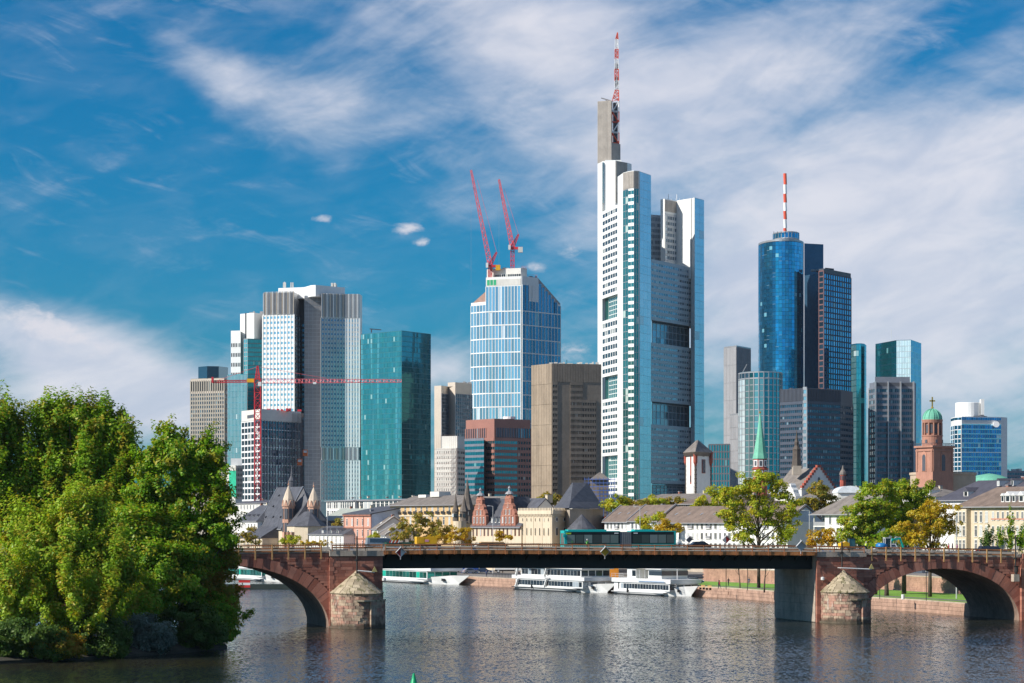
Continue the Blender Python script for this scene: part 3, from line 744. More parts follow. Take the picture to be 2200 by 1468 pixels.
part('jib', lattice(G(), (cx+1, Y, Z(819, Y)), (X(862, Y+6), Y+6, Z(817, Y)), (1.8, 1.2), 40, .12, True), PINK, R)
part('counter_jib', lattice(G(), (cx-1, Y, Z(819, Y)), (X(457, Y-2), Y-2, Z(821, Y)), .9, 12, .14), RED, R)
part('cat_head', lattice(G(), (cx, Y, Z(815, Y)), (cx, Y, Z(787, Y)), (2.0, .5), 5, .15), RED, R)
part('counterweight', G().bx(X(531, Y), X(547, Y), Y-1.2, Y+1.2, Z(822, Y), Z(814, Y)), YEL, R)
part('end_bumper', G().bx(X(456, Y), X(460, Y), Y-3, Y-1, Z(823, Y), Z(811, Y)), RED, R)
part('cab', G().bx(X(555, Y), X(562, Y), Y-1.5, Y+.5, Z(830, Y), Z(821, Y)), WHITE, R)
part('tie_rod', G().tube([(cx, Y, Z(788, Y)), (X(700, Y+3), Y+3, Z(812, Y))], .09, 4).tube([(cx, Y, Z(788, Y)), (X(470, Y), Y-1, Z(817, Y))], .09, 4), PINK, R)
part('trolley', G().bx(X(672, Y), X(679, Y), Y+1, Y+3, Z(825, Y), Z(821, Y)), WHITE, R)
# ---- green netted scaffold building at the tree edge
Y = 1100
R, P, zt = tower('netted_building', 'small building wrapped in green scaffold netting at the island trees', [(486, Y), (506, Y-3), (520, Y+4)], 1000, OFFW, 20, cat='building')
part('net', G().prism([XY(492, Y-6), XY(507, Y-8), XY(507, Y-6), XY(492, Y-4)], Z(1068, Y), Z(1012, Y)), M('green_net', (.02, .42, .24), .8, var=.35, scale=.5), R)
facade(R, P[1], P[2], Z(1070, Y), Z(1004, Y), 4, 6, DARKG, BEIGE, BEIGE, .5, .9)
part('upper_floor', G().prism([XY(496, Y), XY(520, Y), XY(518, Y+14), XY(498, Y+14)], zt, Z(985, Y)), WHITE, R)
# ---- 7 beige tower with dark glazed bays
Y = 1650
R, P, zt = tower('beige_tower', 'slim beige stone tower with dark glazed bays, left of the white-gridded skyscraper', [(933, Y-4), (948, Y-8), (963, Y+4), (978, Y-4), (1014, Y+14)], 830, BEIGE, 30, Yt=Y)
facade(R, P[1], P[2], Z(1000, Y), zt-5, 5, 20, NAVY, GREY, NAVYP, .35, .4)
facade(R, P[3], P[4], Z(1000, Y), zt-5, 9, 20, NAVY, GREY, NAVYP, .35, .4)
part('roof_block', G().prism([XY(962, Y+2), XY(978, Y-3), XY(1014, Y+15), XY(1012, Y+30), XY(964, Y+30)], zt-.2, Z(822, Y)), BEIGE, R)
clutter(R, 985, 1008, 823, Y+8, 5, GREY, 9, (2, 5))
# ---- 8 scaffolded beige building
Y = 1250
R, P, zt = tower('scaffolded_building', 'cream office building wrapped in scaffolding below the beige tower', [(938, Y), (981, Y-6), (998, Y+10)], 966, OFFW, 30, cat='building')
facade(R, P[0], P[1], Z(1070, Y), zt, 9, 9, DARKG, OFFW, OFFW, .95, 1.35, .15, .2)
facade(R, P[1], P[2], Z(1070, Y), zt, 4, 9, DARKG, BEIGE, BEIGE, .95, 1.35, .15, .2)
part('upper_storey', G().prism([XY(949, Y+4), XY(982, Y-1), XY(998, Y+12), XY(996, Y+30), XY(951, Y+30)], zt, Z(937, Y)), OFFW, R)
g = G()
for i in range(12): g.tube([(X(935+i*4.4, Y), Y-8, 2), (X(935+i*4.4, Y), Y-8, Z(935, Y))], .07, 4)
for i in range(20): g.bar((X(934, Y), Y-8, 8+i*2.2), (X(984, Y), Y-8, 8+i*2.2), .12, .12)
for i in range(8): g.tube([(X(940, Y), Y-8, 10+i*5), (X(975, Y), Y-8, 15+i*5)], .06, 4)
part('scaffold', g, M('scaffold_pale', (.52, .36, .30), .6, .3), R, kind='stuff')
# ---- 9 white gridded skyscraper under construction
SKYL = GL('lit_blue_glass', (.36, .57, .68), .75, .08, .25, .015, .06, (.6, .7, .76), wave=.05)
SKYD = GL('shadow_blue_glass', (.05, .21, .33), .75, .08, .25, .015, .03, (.2, .4, .5), wave=.05)  # right face's shade put into a darker copy of the glass
Y = YSK = 1800
R, P, zt = tower('gridded_skyscraper', 'tall white-gridded blue glass skyscraper with sloping shoulders and two cranes on top', [(1012, Y+6), (1044, Y-6), (1119, Y-16), (1122, Y-16), (1204, Y+18)], 650, WHITE, 45, Yt=Y)
part('tower_head', G().prism([XY(1044, Y-6), XY(1119, Y-16), XY(1122, Y-16), XY(1157, Y-2), XY(1155, Y+45), XY(1046, Y+45)], zt-.1, Z(598, Y)), WHITE, R)
part('slope_shoulder', G().prism([XY(1156, Y-1.5), XY(1204, Y+18), XY(1202, Y+45), XY(1156, Y+45)], zt-.05, [Z(598, Y), Z(648, Y), Z(648, Y), Z(598, Y)]), GREY, R)
part('slope_shoulder', G().prism([XY(1012.3, Y+6), XY(1043.8, Y-5.8), XY(1044, Y+40), XY(1014, Y+40)], zt-.05, [Z(653, Y), Z(628, Y), Z(628, Y), Z(653, Y)]), M('roof_boards', (.32, .2, .16), .8), R)
zb = Z(905, Y); ht = (Z(672, Y)-zb)/8.5
facade(R, P[0], P[1], Z(905, Y), Z(672, Y), 5, 8, SKYL, WHITE, WHITE, .42, .75, .3, .35)
facade(R, P[0], P[1], Z(672, Y), Z(656, Y), 5, 1, SKYL, WHITE, None, .42, .5, .3, .3)
facade(R, P[1], P[2], Z(905, Y), Z(672, Y), 11, 8, SKYL, WHITE, WHITE, .42, .75, .3, .35)
facade(R, P[1], P[2], Z(672, Y), Z(618, Y), 11, 1, SKYL, WHITE, None, .42, .5, .3, .3)
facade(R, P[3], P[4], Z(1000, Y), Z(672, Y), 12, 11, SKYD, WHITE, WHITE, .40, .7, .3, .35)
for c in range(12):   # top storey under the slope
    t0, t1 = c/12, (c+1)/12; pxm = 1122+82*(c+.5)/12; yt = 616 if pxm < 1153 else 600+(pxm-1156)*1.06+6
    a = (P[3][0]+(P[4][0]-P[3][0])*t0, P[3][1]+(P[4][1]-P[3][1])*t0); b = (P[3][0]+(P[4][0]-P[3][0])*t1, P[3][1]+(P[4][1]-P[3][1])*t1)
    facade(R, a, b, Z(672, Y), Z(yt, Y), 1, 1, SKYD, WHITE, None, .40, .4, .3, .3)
# crown
facade(R, P[1], P[2], Z(617, Y), Z(603, Y), 12, 1, OFFW, None, None, .12, .2, pn='concrete_panel', po=.12)
part('crown', G().prism([XY(1046, Y), XY(1119, Y-10), XY(1132, Y-6), XY(1132, Y+20), XY(1048, Y+25)], Z(600, Y), Z(579, Y)), OFFW, R)
facade(R, XY(1054, Y-1), XY(1119, Y-10), Z(598, Y), Z(591, Y), 14, 1, DARKG, None, None, .4, .3)
facade(R, XY(1046, Y-6.2), XY(1067, Y-9), Z(616, Y), Z(603, Y), 3, 1, M('green_sheet', (.02, .35, .16), .7), None, None, .5, .5, pn='tarpaulin', po=.3)
clutter(R, 1050, 1128, 579, Y-8, 8, OFFW, 11, (2, 6)); clutter(R, 1135, 1152, 598, Y, 4, GREY, 12, (3, 7))
for i in range(14): piece(R, 'guard_post', (.12, .12, 2.2), (X(1120+i*2.6, Y), Y-4, Z(579 if i < 5 else 597, Y)+1), 0, RED)
def luffing(px, ybase, pxt, yt, pxp, label, sc):
    Y = YSK-5; R = thing('luffing_crane', label, 'crane', (X(px, Y), Y, Z(ybase, Y)), 0, 'cranes on the gridded skyscraper')
    zb = Z(ybase, Y); piv = (X(px, Y), Y, zb+S(42, Y)*sc)
    part('mast', lattice(G(), (X(px, Y), Y, Z(600, Y)), piv, 2.4, 7, .22), RED, R)
    part('boom', lattice(G(), piv, (X(pxt, Y), Y, Z(yt, Y)), (3.0, 1.0), 26, .24, True), PINK, R)
    ah = (X(pxp, Y), Y, piv[2]+S(27, Y))
    part('a_frame', lattice(G(), piv, ah, (2.4, .8), 5, .22), RED, R)
    part('slewing_deck', G().bx(X(px-8, Y), X(px+22, Y), Y-2, Y+2, piv[2]-1.6, piv[2]-.1), RED, R)
    part('counterweight', G().bx(X(px+12, Y), X(px+22, Y), Y-2.2, Y+2.2, piv[2]-3.6, piv[2]-.2), YEL if sc < .6 else OFFW, R)
    part('cab', G().bx(X(px-9, Y), X(px-4, Y), Y-3, Y-.5, piv[2]-2, piv[2]+1.2), WHITE, R)
    part('tie_rope', G().tube([ah, (X(pxt+(pxp-pxt)*.25, Y), Y, Z(yt+ (ybase-yt)*.10, Y))], .13, 4), PINK, R)
    part('hoist_rope', G().tube([(X(pxt, Y), Y-1, Z(yt, Y)), (X(pxt, Y), Y-1, Z(ybase+30, Y))], .06, 4), GREY, R)
luffing(1053, 582, 1012, 366, 1067, 'longer pink-red luffing crane at the left corner of the gridded skyscraper', .3)
luffing(1101, 573, 1072, 386, 1114, 'shorter luffing crane on a tall red mast atop the gridded skyscraper', 1.0)
# ---- 10 red granite building
Y = 1300
R, P, zt = tower('red_granite_building', 'red granite office block with banded teal windows at the foot of the gridded skyscraper', [(1001, Y+14), (1044, Y-2), (1062, Y-8), (1112, Y+2), (1140, Y+8)], 901, BRICKR, 35, cat='building', Yt=Y)
zs = Z(945, Y)
part('glass_corner', G().prism([XY(997, Y+5), XY(1040, Y-8), XY(1040, Y+2), XY(999, Y+12)], 2, zs), NAVY, R)
facade(R, XY(997, Y+5), XY(1040, Y-8), Z(1065, Y), zs, 8, 10, TEALD, None, NAVYP, .2, 1.2, .1, .15)
facade(R, P[0], P[1], Z(941, Y), Z(920, Y), 11, 1, NAVY, BRICKR, None, .7, .2, .3)
for a, b, n in ((P[1], P[2], 5), (P[2], P[3], 13), (P[3], P[4], 5)):
    facade(R, a, b, Z(1072, Y), zs, n, 10, (DARKG if n == 5 and a == P[3] else TEALD), BRICKR if a == P[3] else None, BRICKR, .35 if a != P[3] else .5, 1.5, .25, .3)
    if a != P[1]: facade(R, a, b, Z(941, Y), Z(920, Y), n, 1, NAVY, BRICKR, None, .35, .2, .3, m0=1 if a == P[2] else 0)
part('roof_ring', G().lathe((X(1094, Y), Y+10, Z(899, Y)), [(3.2, 0), (3.2, 1.2), (2.6, 1.2)], 14), WHITE, R)
# ---- 11 brown concrete tower
Y = 1380
R, P, zt = tower('brown_concrete_tower', 'weathered brown concrete tower with rows of dark windows, left of the tallest tower', [(1142, Y+12), (1186, Y-6), (1292, Y+2)], 781, BROWN, 40)
BLKW = GL('black_window', (.012, .014, .018), .3, .15, .5, .02, .06, (.3, .3, .28))
TANP = M('tan_concrete_panel', (.31, .245, .18), .85, var=.14, scale=.08, stain=.3)
facade(R, P[0], P[1], 2.5, zt, 8, 9, TANP, None, None, .14, .14, pn='cladding_panel', po=.2)
facade(R, P[1], P[2], Z(822, Y), zt, 19, 1, BROWN, None, None, .2, .1, pn='cladding_panel', po=.25)
def m2(a, b, t): return (a[0]+(b[0]-a[0])*t, a[1]+(b[1]-a[1])*t)
for (t0, t1, n) in ((.01, .11, 3), (.37, .62, 10), (.62, .89, 8)):
    a, b = m2(P[1], P[2], t0), m2(P[1], P[2], t1)
    r0 = 3 if t0 == .62 else 0
    facade(R, a, b, Z(1060, Y), Z(825, Y)-r0*3.05, n, 19-r0, BLKW, BROWN, BROWN, .3, 1.5, .25, .3)
clutter(R, 1180, 1290, 781, Y, 12, OFFW, 14, (2, 5)); mast(R, 1218, 781, 772, Y, .2, TEALP)
# ---- 12 tallest tower: three corner shafts, office wings between, stepped crowns, mast
Y = 1560
LOUV = M('louvre_grey', (.36, .32, .28), .6, var=.18, scale=.15, stain=.3)
WSH = M('white_shaft', (.80, .80, .77), .5, var=.03, scale=.05)
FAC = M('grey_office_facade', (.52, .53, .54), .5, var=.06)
R = thing('tallest_tower', 'tallest white skyscraper with stepped shafts, sky gardens and a red-white mast', 'tower', (X(1400, Y), Y+20, 2.2))
zb = 2.2
part('corner_shaft', G().prism([XY(1284, Y+40), XY(1294, Y+32), XY(1300, Y+60), XY(1290, Y+70)], zb, Z(352, Y+40)), WSH, R)
part('stair_shaft', G().prism([XY(1293, Y+34), XY(1322, Y+30), XY(1348, Y+40), XY(1357, Y+46), XY(1356, Y+75), XY(1296, Y+75)], Z(640, Y+40), Z(350, Y+40)), WSH, R)
facade(R, XY(1323, Y+29), XY(1347, Y+38), Z(440, Y+40), Z(351, Y+40), 6, 1, LOUV, None, None, .1, .1, pn='louvre', po=.25)
facade(R, XY(1293, Y+33.8), XY(1298, Y+33), Z(440, Y+40), Z(352, Y+40), 1, 6, BLUEP, None, None, .2, .2, po=.2)
# grey slab crown with lattice cage and mast
part('crown_slab', G().prism([XY(1284, Y+42), XY(1314, Y+38), XY(1314, Y+60), XY(1286, Y+60)], Z(351, Y+40), Z(217, Y+40)), LOUV, R)
part('crown_slab_low', G().prism([XY(1314.1, Y+38), XY(1333, Y+44), XY(1333, Y+60), XY(1314.1, Y+60)], Z(351, Y+40), Z(308, Y+40)), LOUV, R)
facade(R, XY(1284, Y+42), XY(1314, Y+38), Z(350, Y+40), Z(218, Y+40), 12, 1, LOUV, None, None, .12, .1, pn='louvre', po=.3)
part('roof_rim', G().prism([XY(1300, Y+36), XY(1335, Y+36), XY(1335, Y+58), XY(1300, Y+58)], Z(351, Y+40), Z(346, Y+40)), WSH, R)
part('davit', G().bar((X(1292, Y+40), Y+45, Z(208, Y+40)), (X(1313, Y+40), Y+45, Z(214, Y+40)), .6).bar((X(1303, Y+40), Y+45, Z(217, Y+40)), (X(1303, Y+40), Y+45, Z(211, Y+40)), .8), GREY, R)
WHP = M('mast_white', (.80, .80, .80), .5, var=.05); REDM = M('mast_red', (.70, .10, .05), .5, var=.08)
for i in range(4):
    z1, z2 = Z(308-i*22.7, Y+40), Z(308-(i+1)*22.7, Y+40); m_ = (REDM, WHP)[i % 2]; g = G(); x0, x1 = X(1315, Y+40), X(1330, Y+40)
    for yy in (Y+40, Y+44):
        for xx in (x0, x1): g.tube([(xx, yy, z1), (xx, yy, z2)], .28, 5)
        g.tube([(x0, yy, z1+.3), (x1, yy, z1+.3)], .25, 5); g.tube([(x0, yy, z1), (x1, yy, z2)] if i % 2 else [(x1, yy, z1), (x0, yy, z2)], .28, 5)
    part('mast_cage', g, m_, R)
part('cage_core', G().bx(X(1318, Y+40), X(1328, Y+40), Y+44.5, Y+48, Z(308, Y+40), Z(218, Y+40)), DGREY, R)
segs = [(217, 193, 1315, 1330, 1322, 1329.5, REDM), (193, 173, 1321, 1329.5, 1321, 1329.5, WHP), (173, 148, 1321, 1329.5, 1321, 1329, REDM), (148, 126, 1321, 1329, 1321.5, 1328.5, WHP), (126, 105, 1321.5, 1328.5, 1321.5, 1328.5, REDM), (105, 84, 1321.5, 1328.5, 1322, 1328, WHP), (84, 69, 1322.5, 1328.5, 1326.5, 1327.5, REDM)]
for ya, yb, a0, a1, b0, b1, m_ in segs:
    g = lattice(G(), ((X(a0, Y+40)+X(a1, Y+40))/2, Y+42, Z(ya, Y+40)), ((X(b0, Y+40)+X(b1, Y+40))/2, Y+42, Z(yb, Y+40)), (S(a1-a0, Y), S(b1-b0, Y)), 4, .22); part('mast_section', g, m_, R)
part('aerial_drum', G().lathe((X(1325, Y+40), Y+42, Z(148, Y+40)), [(1.2, 0), (1.4, .6), (1.4, 3), (1.2, 3.6)], 8), GREY, R)
part('aerial_drum', G().lathe((X(1325.5, Y+40), Y+42, Z(184, Y+40)), [(1.2, 0), (1.3, .6), (1.3, 5), (1.1, 5.6)], 8), GREY, R)
# left office wing (sunlit) with three garden voids
LW = [XY(1294, Y+32), XY(1312, Y+10), XY(1327, Y-6)]
def wing(nm, pl, z0, z1, mat, back): part(nm, G().prism(pl+[back], z0, z1), mat, R)
gaps = [(632, 683), (804, 855), (977, 1029)]
ys = [443]+[v for g_ in gaps for v in g_]+[1075]
for i in range(0, len(ys), 2):
    wing('office_wing', LW, Z(ys[i+1], Y), Z(ys[i], Y)-.05, WSH, XY(1330, Y+40))
    nr = max(2, int((ys[i+1]-ys[i])/15.2))
    for a, b in zip(LW[:-1], LW[1:]): facade(R, a, b, Z(ys[i+1], Y)+.6, Z(ys[i], Y)-.8, 3 if a is LW[0] else 3, nr, DARKG, WSH, WSH, .9, 1.9, .2, .25, m0=1.2 if a is LW[0] else .2)
for ya, yb in gaps:
    wing('sky_garden', [XY(1300, Y+34), XY(1327, Y+4)], Z(yb, Y), Z(ya, Y), GREENG, XY(1330, Y+40))
    facade(R, XY(1309, Y+24), XY(1327, Y+4), Z(yb, Y)+.5, Z(ya, Y)-.5, 4, 5, GREENG, WSH, WSH, .3, .35)
# front corner shaft
FS = [XY(1327, Y-6), XY(1339, Y-24), XY(1350, Y-31), XY(1362, Y-34), XY(1372, Y-33), XY(1374, Y-31), XY(1398, Y-14)]
part('corner_shaft', G().prism(FS+[XY(1398, Y+10), XY(1330, Y+20)], zb, Z(383, Y)), WSH, R)
for (a, b, n) in ((FS[1], FS[2], 2), (FS[2], FS[3], 2), (FS[3], FS[4], 2)):
    facade(R, a, b, zb, Z(421, Y), n, 50, GREENG, None if a is FS[2] else SILV, WSH if a is FS[2] else SILV, .25, 1.9 if a is FS[2] else .35, .2, .12)
    facade(R, a, b, Z(420, Y), Z(384, Y), 3, 1, LOUV, None, None, .15, .1, pn='louvre', po=.25)
PALEG = GL('pale_silver_glass', (.66, .77, .82), .6, .12, .06, .008, .02, (.7, .78, .8), wave=.04)
facade(R, FS[5], FS[6], zb, Z(384, Y), 3, 44, PALEG, None, None, .1, .12, po=.2)
for px_ in (1340, 1350, 1362, 1374, 1386, 1396): mast(R, px_, 383, 379, Y-10, .12)
mast(R, 1363, 383, 373, Y-10, .25)
# right office wing (in shade) with garden voids, right shaft
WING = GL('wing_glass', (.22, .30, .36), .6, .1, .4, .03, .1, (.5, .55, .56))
RWp = [XY(1399, Y-10), XY(1489, Y+46)]
rg = [(688, 738), (862, 913), (1037, 1062)]
ys = [560]+[v for g_ in rg for v in g_]+[1130]
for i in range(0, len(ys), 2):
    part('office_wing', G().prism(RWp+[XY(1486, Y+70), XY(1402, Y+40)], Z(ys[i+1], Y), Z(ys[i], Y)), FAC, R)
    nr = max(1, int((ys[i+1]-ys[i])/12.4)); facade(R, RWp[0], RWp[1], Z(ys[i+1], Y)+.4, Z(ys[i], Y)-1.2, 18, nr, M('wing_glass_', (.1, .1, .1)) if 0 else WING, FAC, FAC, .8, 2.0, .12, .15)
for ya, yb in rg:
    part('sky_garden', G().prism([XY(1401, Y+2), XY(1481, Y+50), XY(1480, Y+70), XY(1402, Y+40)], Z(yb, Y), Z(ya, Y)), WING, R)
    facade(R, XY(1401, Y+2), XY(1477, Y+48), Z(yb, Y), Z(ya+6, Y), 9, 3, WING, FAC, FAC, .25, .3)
part('corner_shaft', G().prism([XY(1484, Y+40), XY(1492, Y+34), XY(1512, Y+46), XY(1512, Y+75), XY(1486, Y+75)], zb, Z(428, Y+42)), WSH, R)
facade(R, XY(1492, Y+34), XY(1512, Y+46), zb, Z(429, Y+42), 2, 44, PALEG, None, None, .1, .12, po=.2)
part('stepped_crown', G().prism([XY(1419, Y+44), XY(1428, Y+40), XY(1453, Y+50), XY(1485, Y+38), XY(1486, Y+75), XY(1421, Y+75)], Z(600, Y+42), Z(428, Y+42)), WSH, R)
facade(R, XY(1428, Y+40), XY(1453, Y+50), Z(455, Y+42), Z(430, Y+42), 5, 1, LOUV, None, None, .1, .1, pn='louvre', po=.2)
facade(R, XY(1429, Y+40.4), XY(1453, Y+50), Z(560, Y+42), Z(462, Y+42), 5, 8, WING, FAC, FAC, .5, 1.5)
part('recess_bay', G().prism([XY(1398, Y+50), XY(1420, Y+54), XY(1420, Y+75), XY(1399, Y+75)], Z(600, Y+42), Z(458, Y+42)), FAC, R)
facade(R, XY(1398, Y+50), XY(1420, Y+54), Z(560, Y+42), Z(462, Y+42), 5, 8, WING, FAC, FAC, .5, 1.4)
for px_ in (1437, 1455): mast(R, px_, 428, 416, Y+50, .2)
for i in range(9): mast(R, 1425+i*9, 428, 425, Y+46, .1)
# ---- 13 grey panel twin shafts
for (a, b, c, yt, Yq, lab) in ((1555, 1582, 1613, 745, 1760, 'taller plain grey panelled shaft between the tallest tower and the round blue tower'), (1568, 1586, 1628, 891, 1440, 'lower plain grey panelled shaft beside the taller grey one')):
    R, P, zt = tower('grey_shaft', lab, [(a, Yq+8), (b, Yq-8), (c, Yq+18)], yt, GREY, 25, group='grey panelled shafts')
    facade(R, P[0], P[1], 2.5, zt-.4, 4, 11, GREY, None, None, .15, .2, pn='cladding_panel', po=.15)
    facade(R, P[1], P[2], 2.5, zt-.4, 5, 11, M('shaded_grey_panel', (.15, .15, .165), .6), None, None, .15, .2, pn='cladding_panel', po=.15)  # right face in a darker panel copy, its shade put into the colour
    part('coping', G().prism([(p[0]*1.0005, p[1]-.4) for p in P]+[XY(c-3, Yq+40), XY(a+3, Yq+40)], zt, zt+.8), SILV, R)
# ---- 14 rounded glass drum with steel ribs
Y = 1400; cxp = X(1634, Y+10); rx = S(46.5, Y)
PT = ell(cxp, Y+12, rx, 20, 180, 360, 14)
R = thing('ribbed_glass_tower', 'rounded glass tower with pale steel ribs in front of the round blue tower', 'tower', (cxp, Y+12, 2.2))
part('wall', G().prism(PT, 2.2, Z(799, Y)), TEALD, R)
for i in range(14):
    facade(R, PT[i], PT[i+1], Z(1040, Y), Z(815, Y), 1, 17, MIRR if i < 3 else TEALP if i < 7 else TEALD, SILV, SILV, .45, .4, .35, .12)  # lit side and shaded side painted in: pale to dark glass round the curve
    facade(R, PT[i], PT[i+1], Z(814, Y), Z(801, Y), 1, 1, NAVY if i < 4 else TEALD, SILV, SILV, .45, .7, .35, .3)
part('roof_arm', G().bar((X(1597, Y), Y+4, Z(799, Y)), (X(1606, Y), Y+4, Z(782, Y)), .4), GREY, R)
# ---- 15 round blue glass tower with mast, dark slab and dark gridded tower
Y = 1540; cxp = X(1685, Y); rx = S(48.5, Y)
R = thing('round_blue_tower', 'round deep-blue glass tower with a red and white banded mast', 'tower', (cxp, Y+14, 2.2))
PT = ell(cxp, Y+20, rx, 26, 180, 360, 22)
part('wall', G().prism(PT, 2.2, Z(520, Y)), NAVY, R)
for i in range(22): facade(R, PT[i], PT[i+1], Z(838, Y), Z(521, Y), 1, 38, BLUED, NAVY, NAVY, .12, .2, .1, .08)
part('rim', G().prism(ell(cxp, Y+20, rx*1.01, 26.3, 180, 360, 22), Z(520, Y), Z(516, Y)), SILV, R)
PD = ell(X(1690, Y+14), Y+18, S(28, Y), 14, 180, 360, 12)
dr = part('viewing_drum', G().prism(PD, Z(516, Y+14), Z(501, Y+14)), NAVY, R)
for i in range(12): facade(R, PD[i], PD[i+1], Z(515, Y+14), Z(502, Y+14), 1, 1, BLUED, SILV, SILV, .3, .6, .2, .2)
for i, (ya, yb) in enumerate(((500, 488), (488, 469), (469, 451), (451, 433), (433, 414), (414, 394), (394, 370))):
    part('mast_band', G().tube([(X(1689.5, Y+14), Y+20, Z(ya, Y+14)), (X(1688.5, Y+14), Y+20, Z(yb, Y+14)-.02)], S(3.6, Y), 10), (REDM, WHP)[i % 2], R)
for i in range(7): mast(R, 1664+i*8, 501, 496, Y, .15, DGREY)
R, P, zt = tower('dark_slab_tower', 'dark gridded glass tower with a reddish corner, joined behind the round blue tower', [(1728, Y+40), (1769, Y+46)], 523, M('near_black_glass_wall', (.05, .12, .20), .12, metal=.4), 20)
part('side_wall', G().prism([XY(1728, Y+36), XY(1764, Y+20), XY(1764, Y+50), XY(1730, Y+50)], 2.2, Z(580, Y)), M('near_black_glass_wall'), R)
part('grid_body', G().prism([XY(1760, Y-2), XY(1770, Y-6), XY(1828, Y+26), XY(1826, Y+50), XY(1762, Y+50)], 2.2, Z(579, Y)), DGREY, R)
REDB = M('reddish_mullion', (.17, .09, .09), .6); DMUL = M('dusky_mullion', (.065, .065, .095), .6)
facade(R, XY(1760, Y-2), XY(1770, Y-6), Z(1040, Y), Z(584, Y), 1, 38, NAVY, REDB, REDB, .7, .8, .25, .2)
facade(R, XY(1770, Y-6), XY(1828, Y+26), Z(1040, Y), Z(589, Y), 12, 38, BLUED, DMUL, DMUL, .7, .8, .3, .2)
part('roof_crane', G().bar((X(1787, Y), Y+12, Z(580, Y)), (X(1787, Y), Y+12, Z(573, Y)), .7).bar((X(1778, Y), Y+12, Z(573, Y)), (X(1797, Y), Y+12, Z(575, Y)), .9), DGREY, R)
clutter(R, 1745, 1765, 580, Y+10, 3, GREY, 21, (2, 4))
# ---- 16 dark banded block in front
Y = 1150
R, P, zt = tower('dark_banded_block', 'charcoal banded office block in front of the round blue tower', [(1677, Y+10), (1726, Y-4), (1734, Y-6), (1805, Y+10), (1832, Y+30)], 835, DGREY, 30, cat='building', Yt=Y)
MIDG = M('charcoal_band', (.065, .078, .105), .55, var=.12)
for a, b, n in ((P[0], P[1], 11), (P[2], P[3], 15)):
    facade(R, a, b, Z(1050, Y), Z(866, Y), n, 15, NAVY, MIDG, MIDG, .25, 1.3, .2, .35)
    facade(R, a, b, Z(862, Y), Z(836, Y), n+6, 1, DGREY, MIDG, None, .4, .2, .3, .3, pn='cladding_panel')
facade(R, P[1], P[2], Z(1050, Y), Z(836, Y), 1, 15, BLUEP, SILV, SILV, .5, 1.3, .25, .3)
facade(R, P[3], P[4], Z(1050, Y), Z(866, Y), 5, 15, NAVY, DGREY, DGREY, .25, 1.3)
clutter(R, 1680, 1800, 836, Y+4, 6, DGREY, 31, (2, 4))
# ---- 17 slim teal tower
Y = 1520
R = thing('slim_teal_tower', 'slim curved teal glass tower right of the dark gridded tower', 'tower', (X(1846, Y), Y, 2.2))
PT = [XY(1829, Y), XY(1840, Y-8), XY(1850, Y-9), XY(1857, Y-5), XY(1861, Y+6)]
part('wall', G().prism(PT+[XY(1858, Y+30), XY(1831, Y+30)], 2.2, Z(740, Y)), TEALD, R)
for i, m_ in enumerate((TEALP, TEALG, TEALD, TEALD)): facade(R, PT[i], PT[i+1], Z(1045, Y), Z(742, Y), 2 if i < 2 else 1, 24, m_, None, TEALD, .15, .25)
# ---- 18 faceted mirrored tower
Y = 1480
R, P, zt = tower('faceted_mirror_tower', 'faceted mirror-glass tower with one bright face, far right', [(1881, Y+22), (1926, Y-10), (1957, Y-14), (1979, Y+16)], 730, TEALD, 30)
facade(R, P[0], P[1], Z(1060, Y), zt-.3, 13, 27, TEALD, None, NAVY, .15, .3, .1, .1)
facade(R, P[1], P[2], Z(1060, Y), zt-.3, 9, 27, MIRR, None, SILV, .15, .25, .1, .06)
facade(R, P[2], P[3], Z(1060, Y), zt-.3, 6, 27, BLUEG, None, TEALP, .15, .3, .1, .1)
mast(R, 1917, 731, 708, Y, .12)
# ---- 19 dark glass block with white vertical lines
Y = 1200
R, P, zt = tower('striped_dark_block', 'dark glass office block with pale vertical stripes before the faceted mirror tower', [(1868, Y+8), (1881, Y-4), (1963, Y-2), (1968, Y+8)], 822, NAVYP, 30, cat='building', Yt=Y)
facade(R, P[1], P[2], Z(1065, Y), Z(834, Y), 18, 19, NAVY, None, NAVYP, .25, 1.1, .1, .25)
facade(R, P[1], P[2], Z(833, Y), Z(823, Y), 3, 1, DGREY, None, None, .3, .2, pn='louvre', po=.2)
facade(R, P[0], P[1], Z(1065, Y), Z(834, Y), 3, 19, NAVY, GREY, NAVYP, .25, 1.0)
for px_ in (1881, 1908, 1935, 1963): part('stripe', G().bx(X(px_-1, Y-4), X(px_+1, Y-4), Y-5.2, Y-2, 2.2, Z(821, Y)), SILV, R)
part('penthouse', G().prism([XY(1880, Y), XY(1955, Y), XY(1953, Y+25), XY(1882, Y+25)], zt-.1, Z(810, Y)), NAVYP, R)
part('stair_tower', G().prism([XY(1865, Y+10), XY(1875, Y+4), XY(1875, Y+20), XY(1867, Y+24)], 2.2, Z(832, Y)), GREY, R)
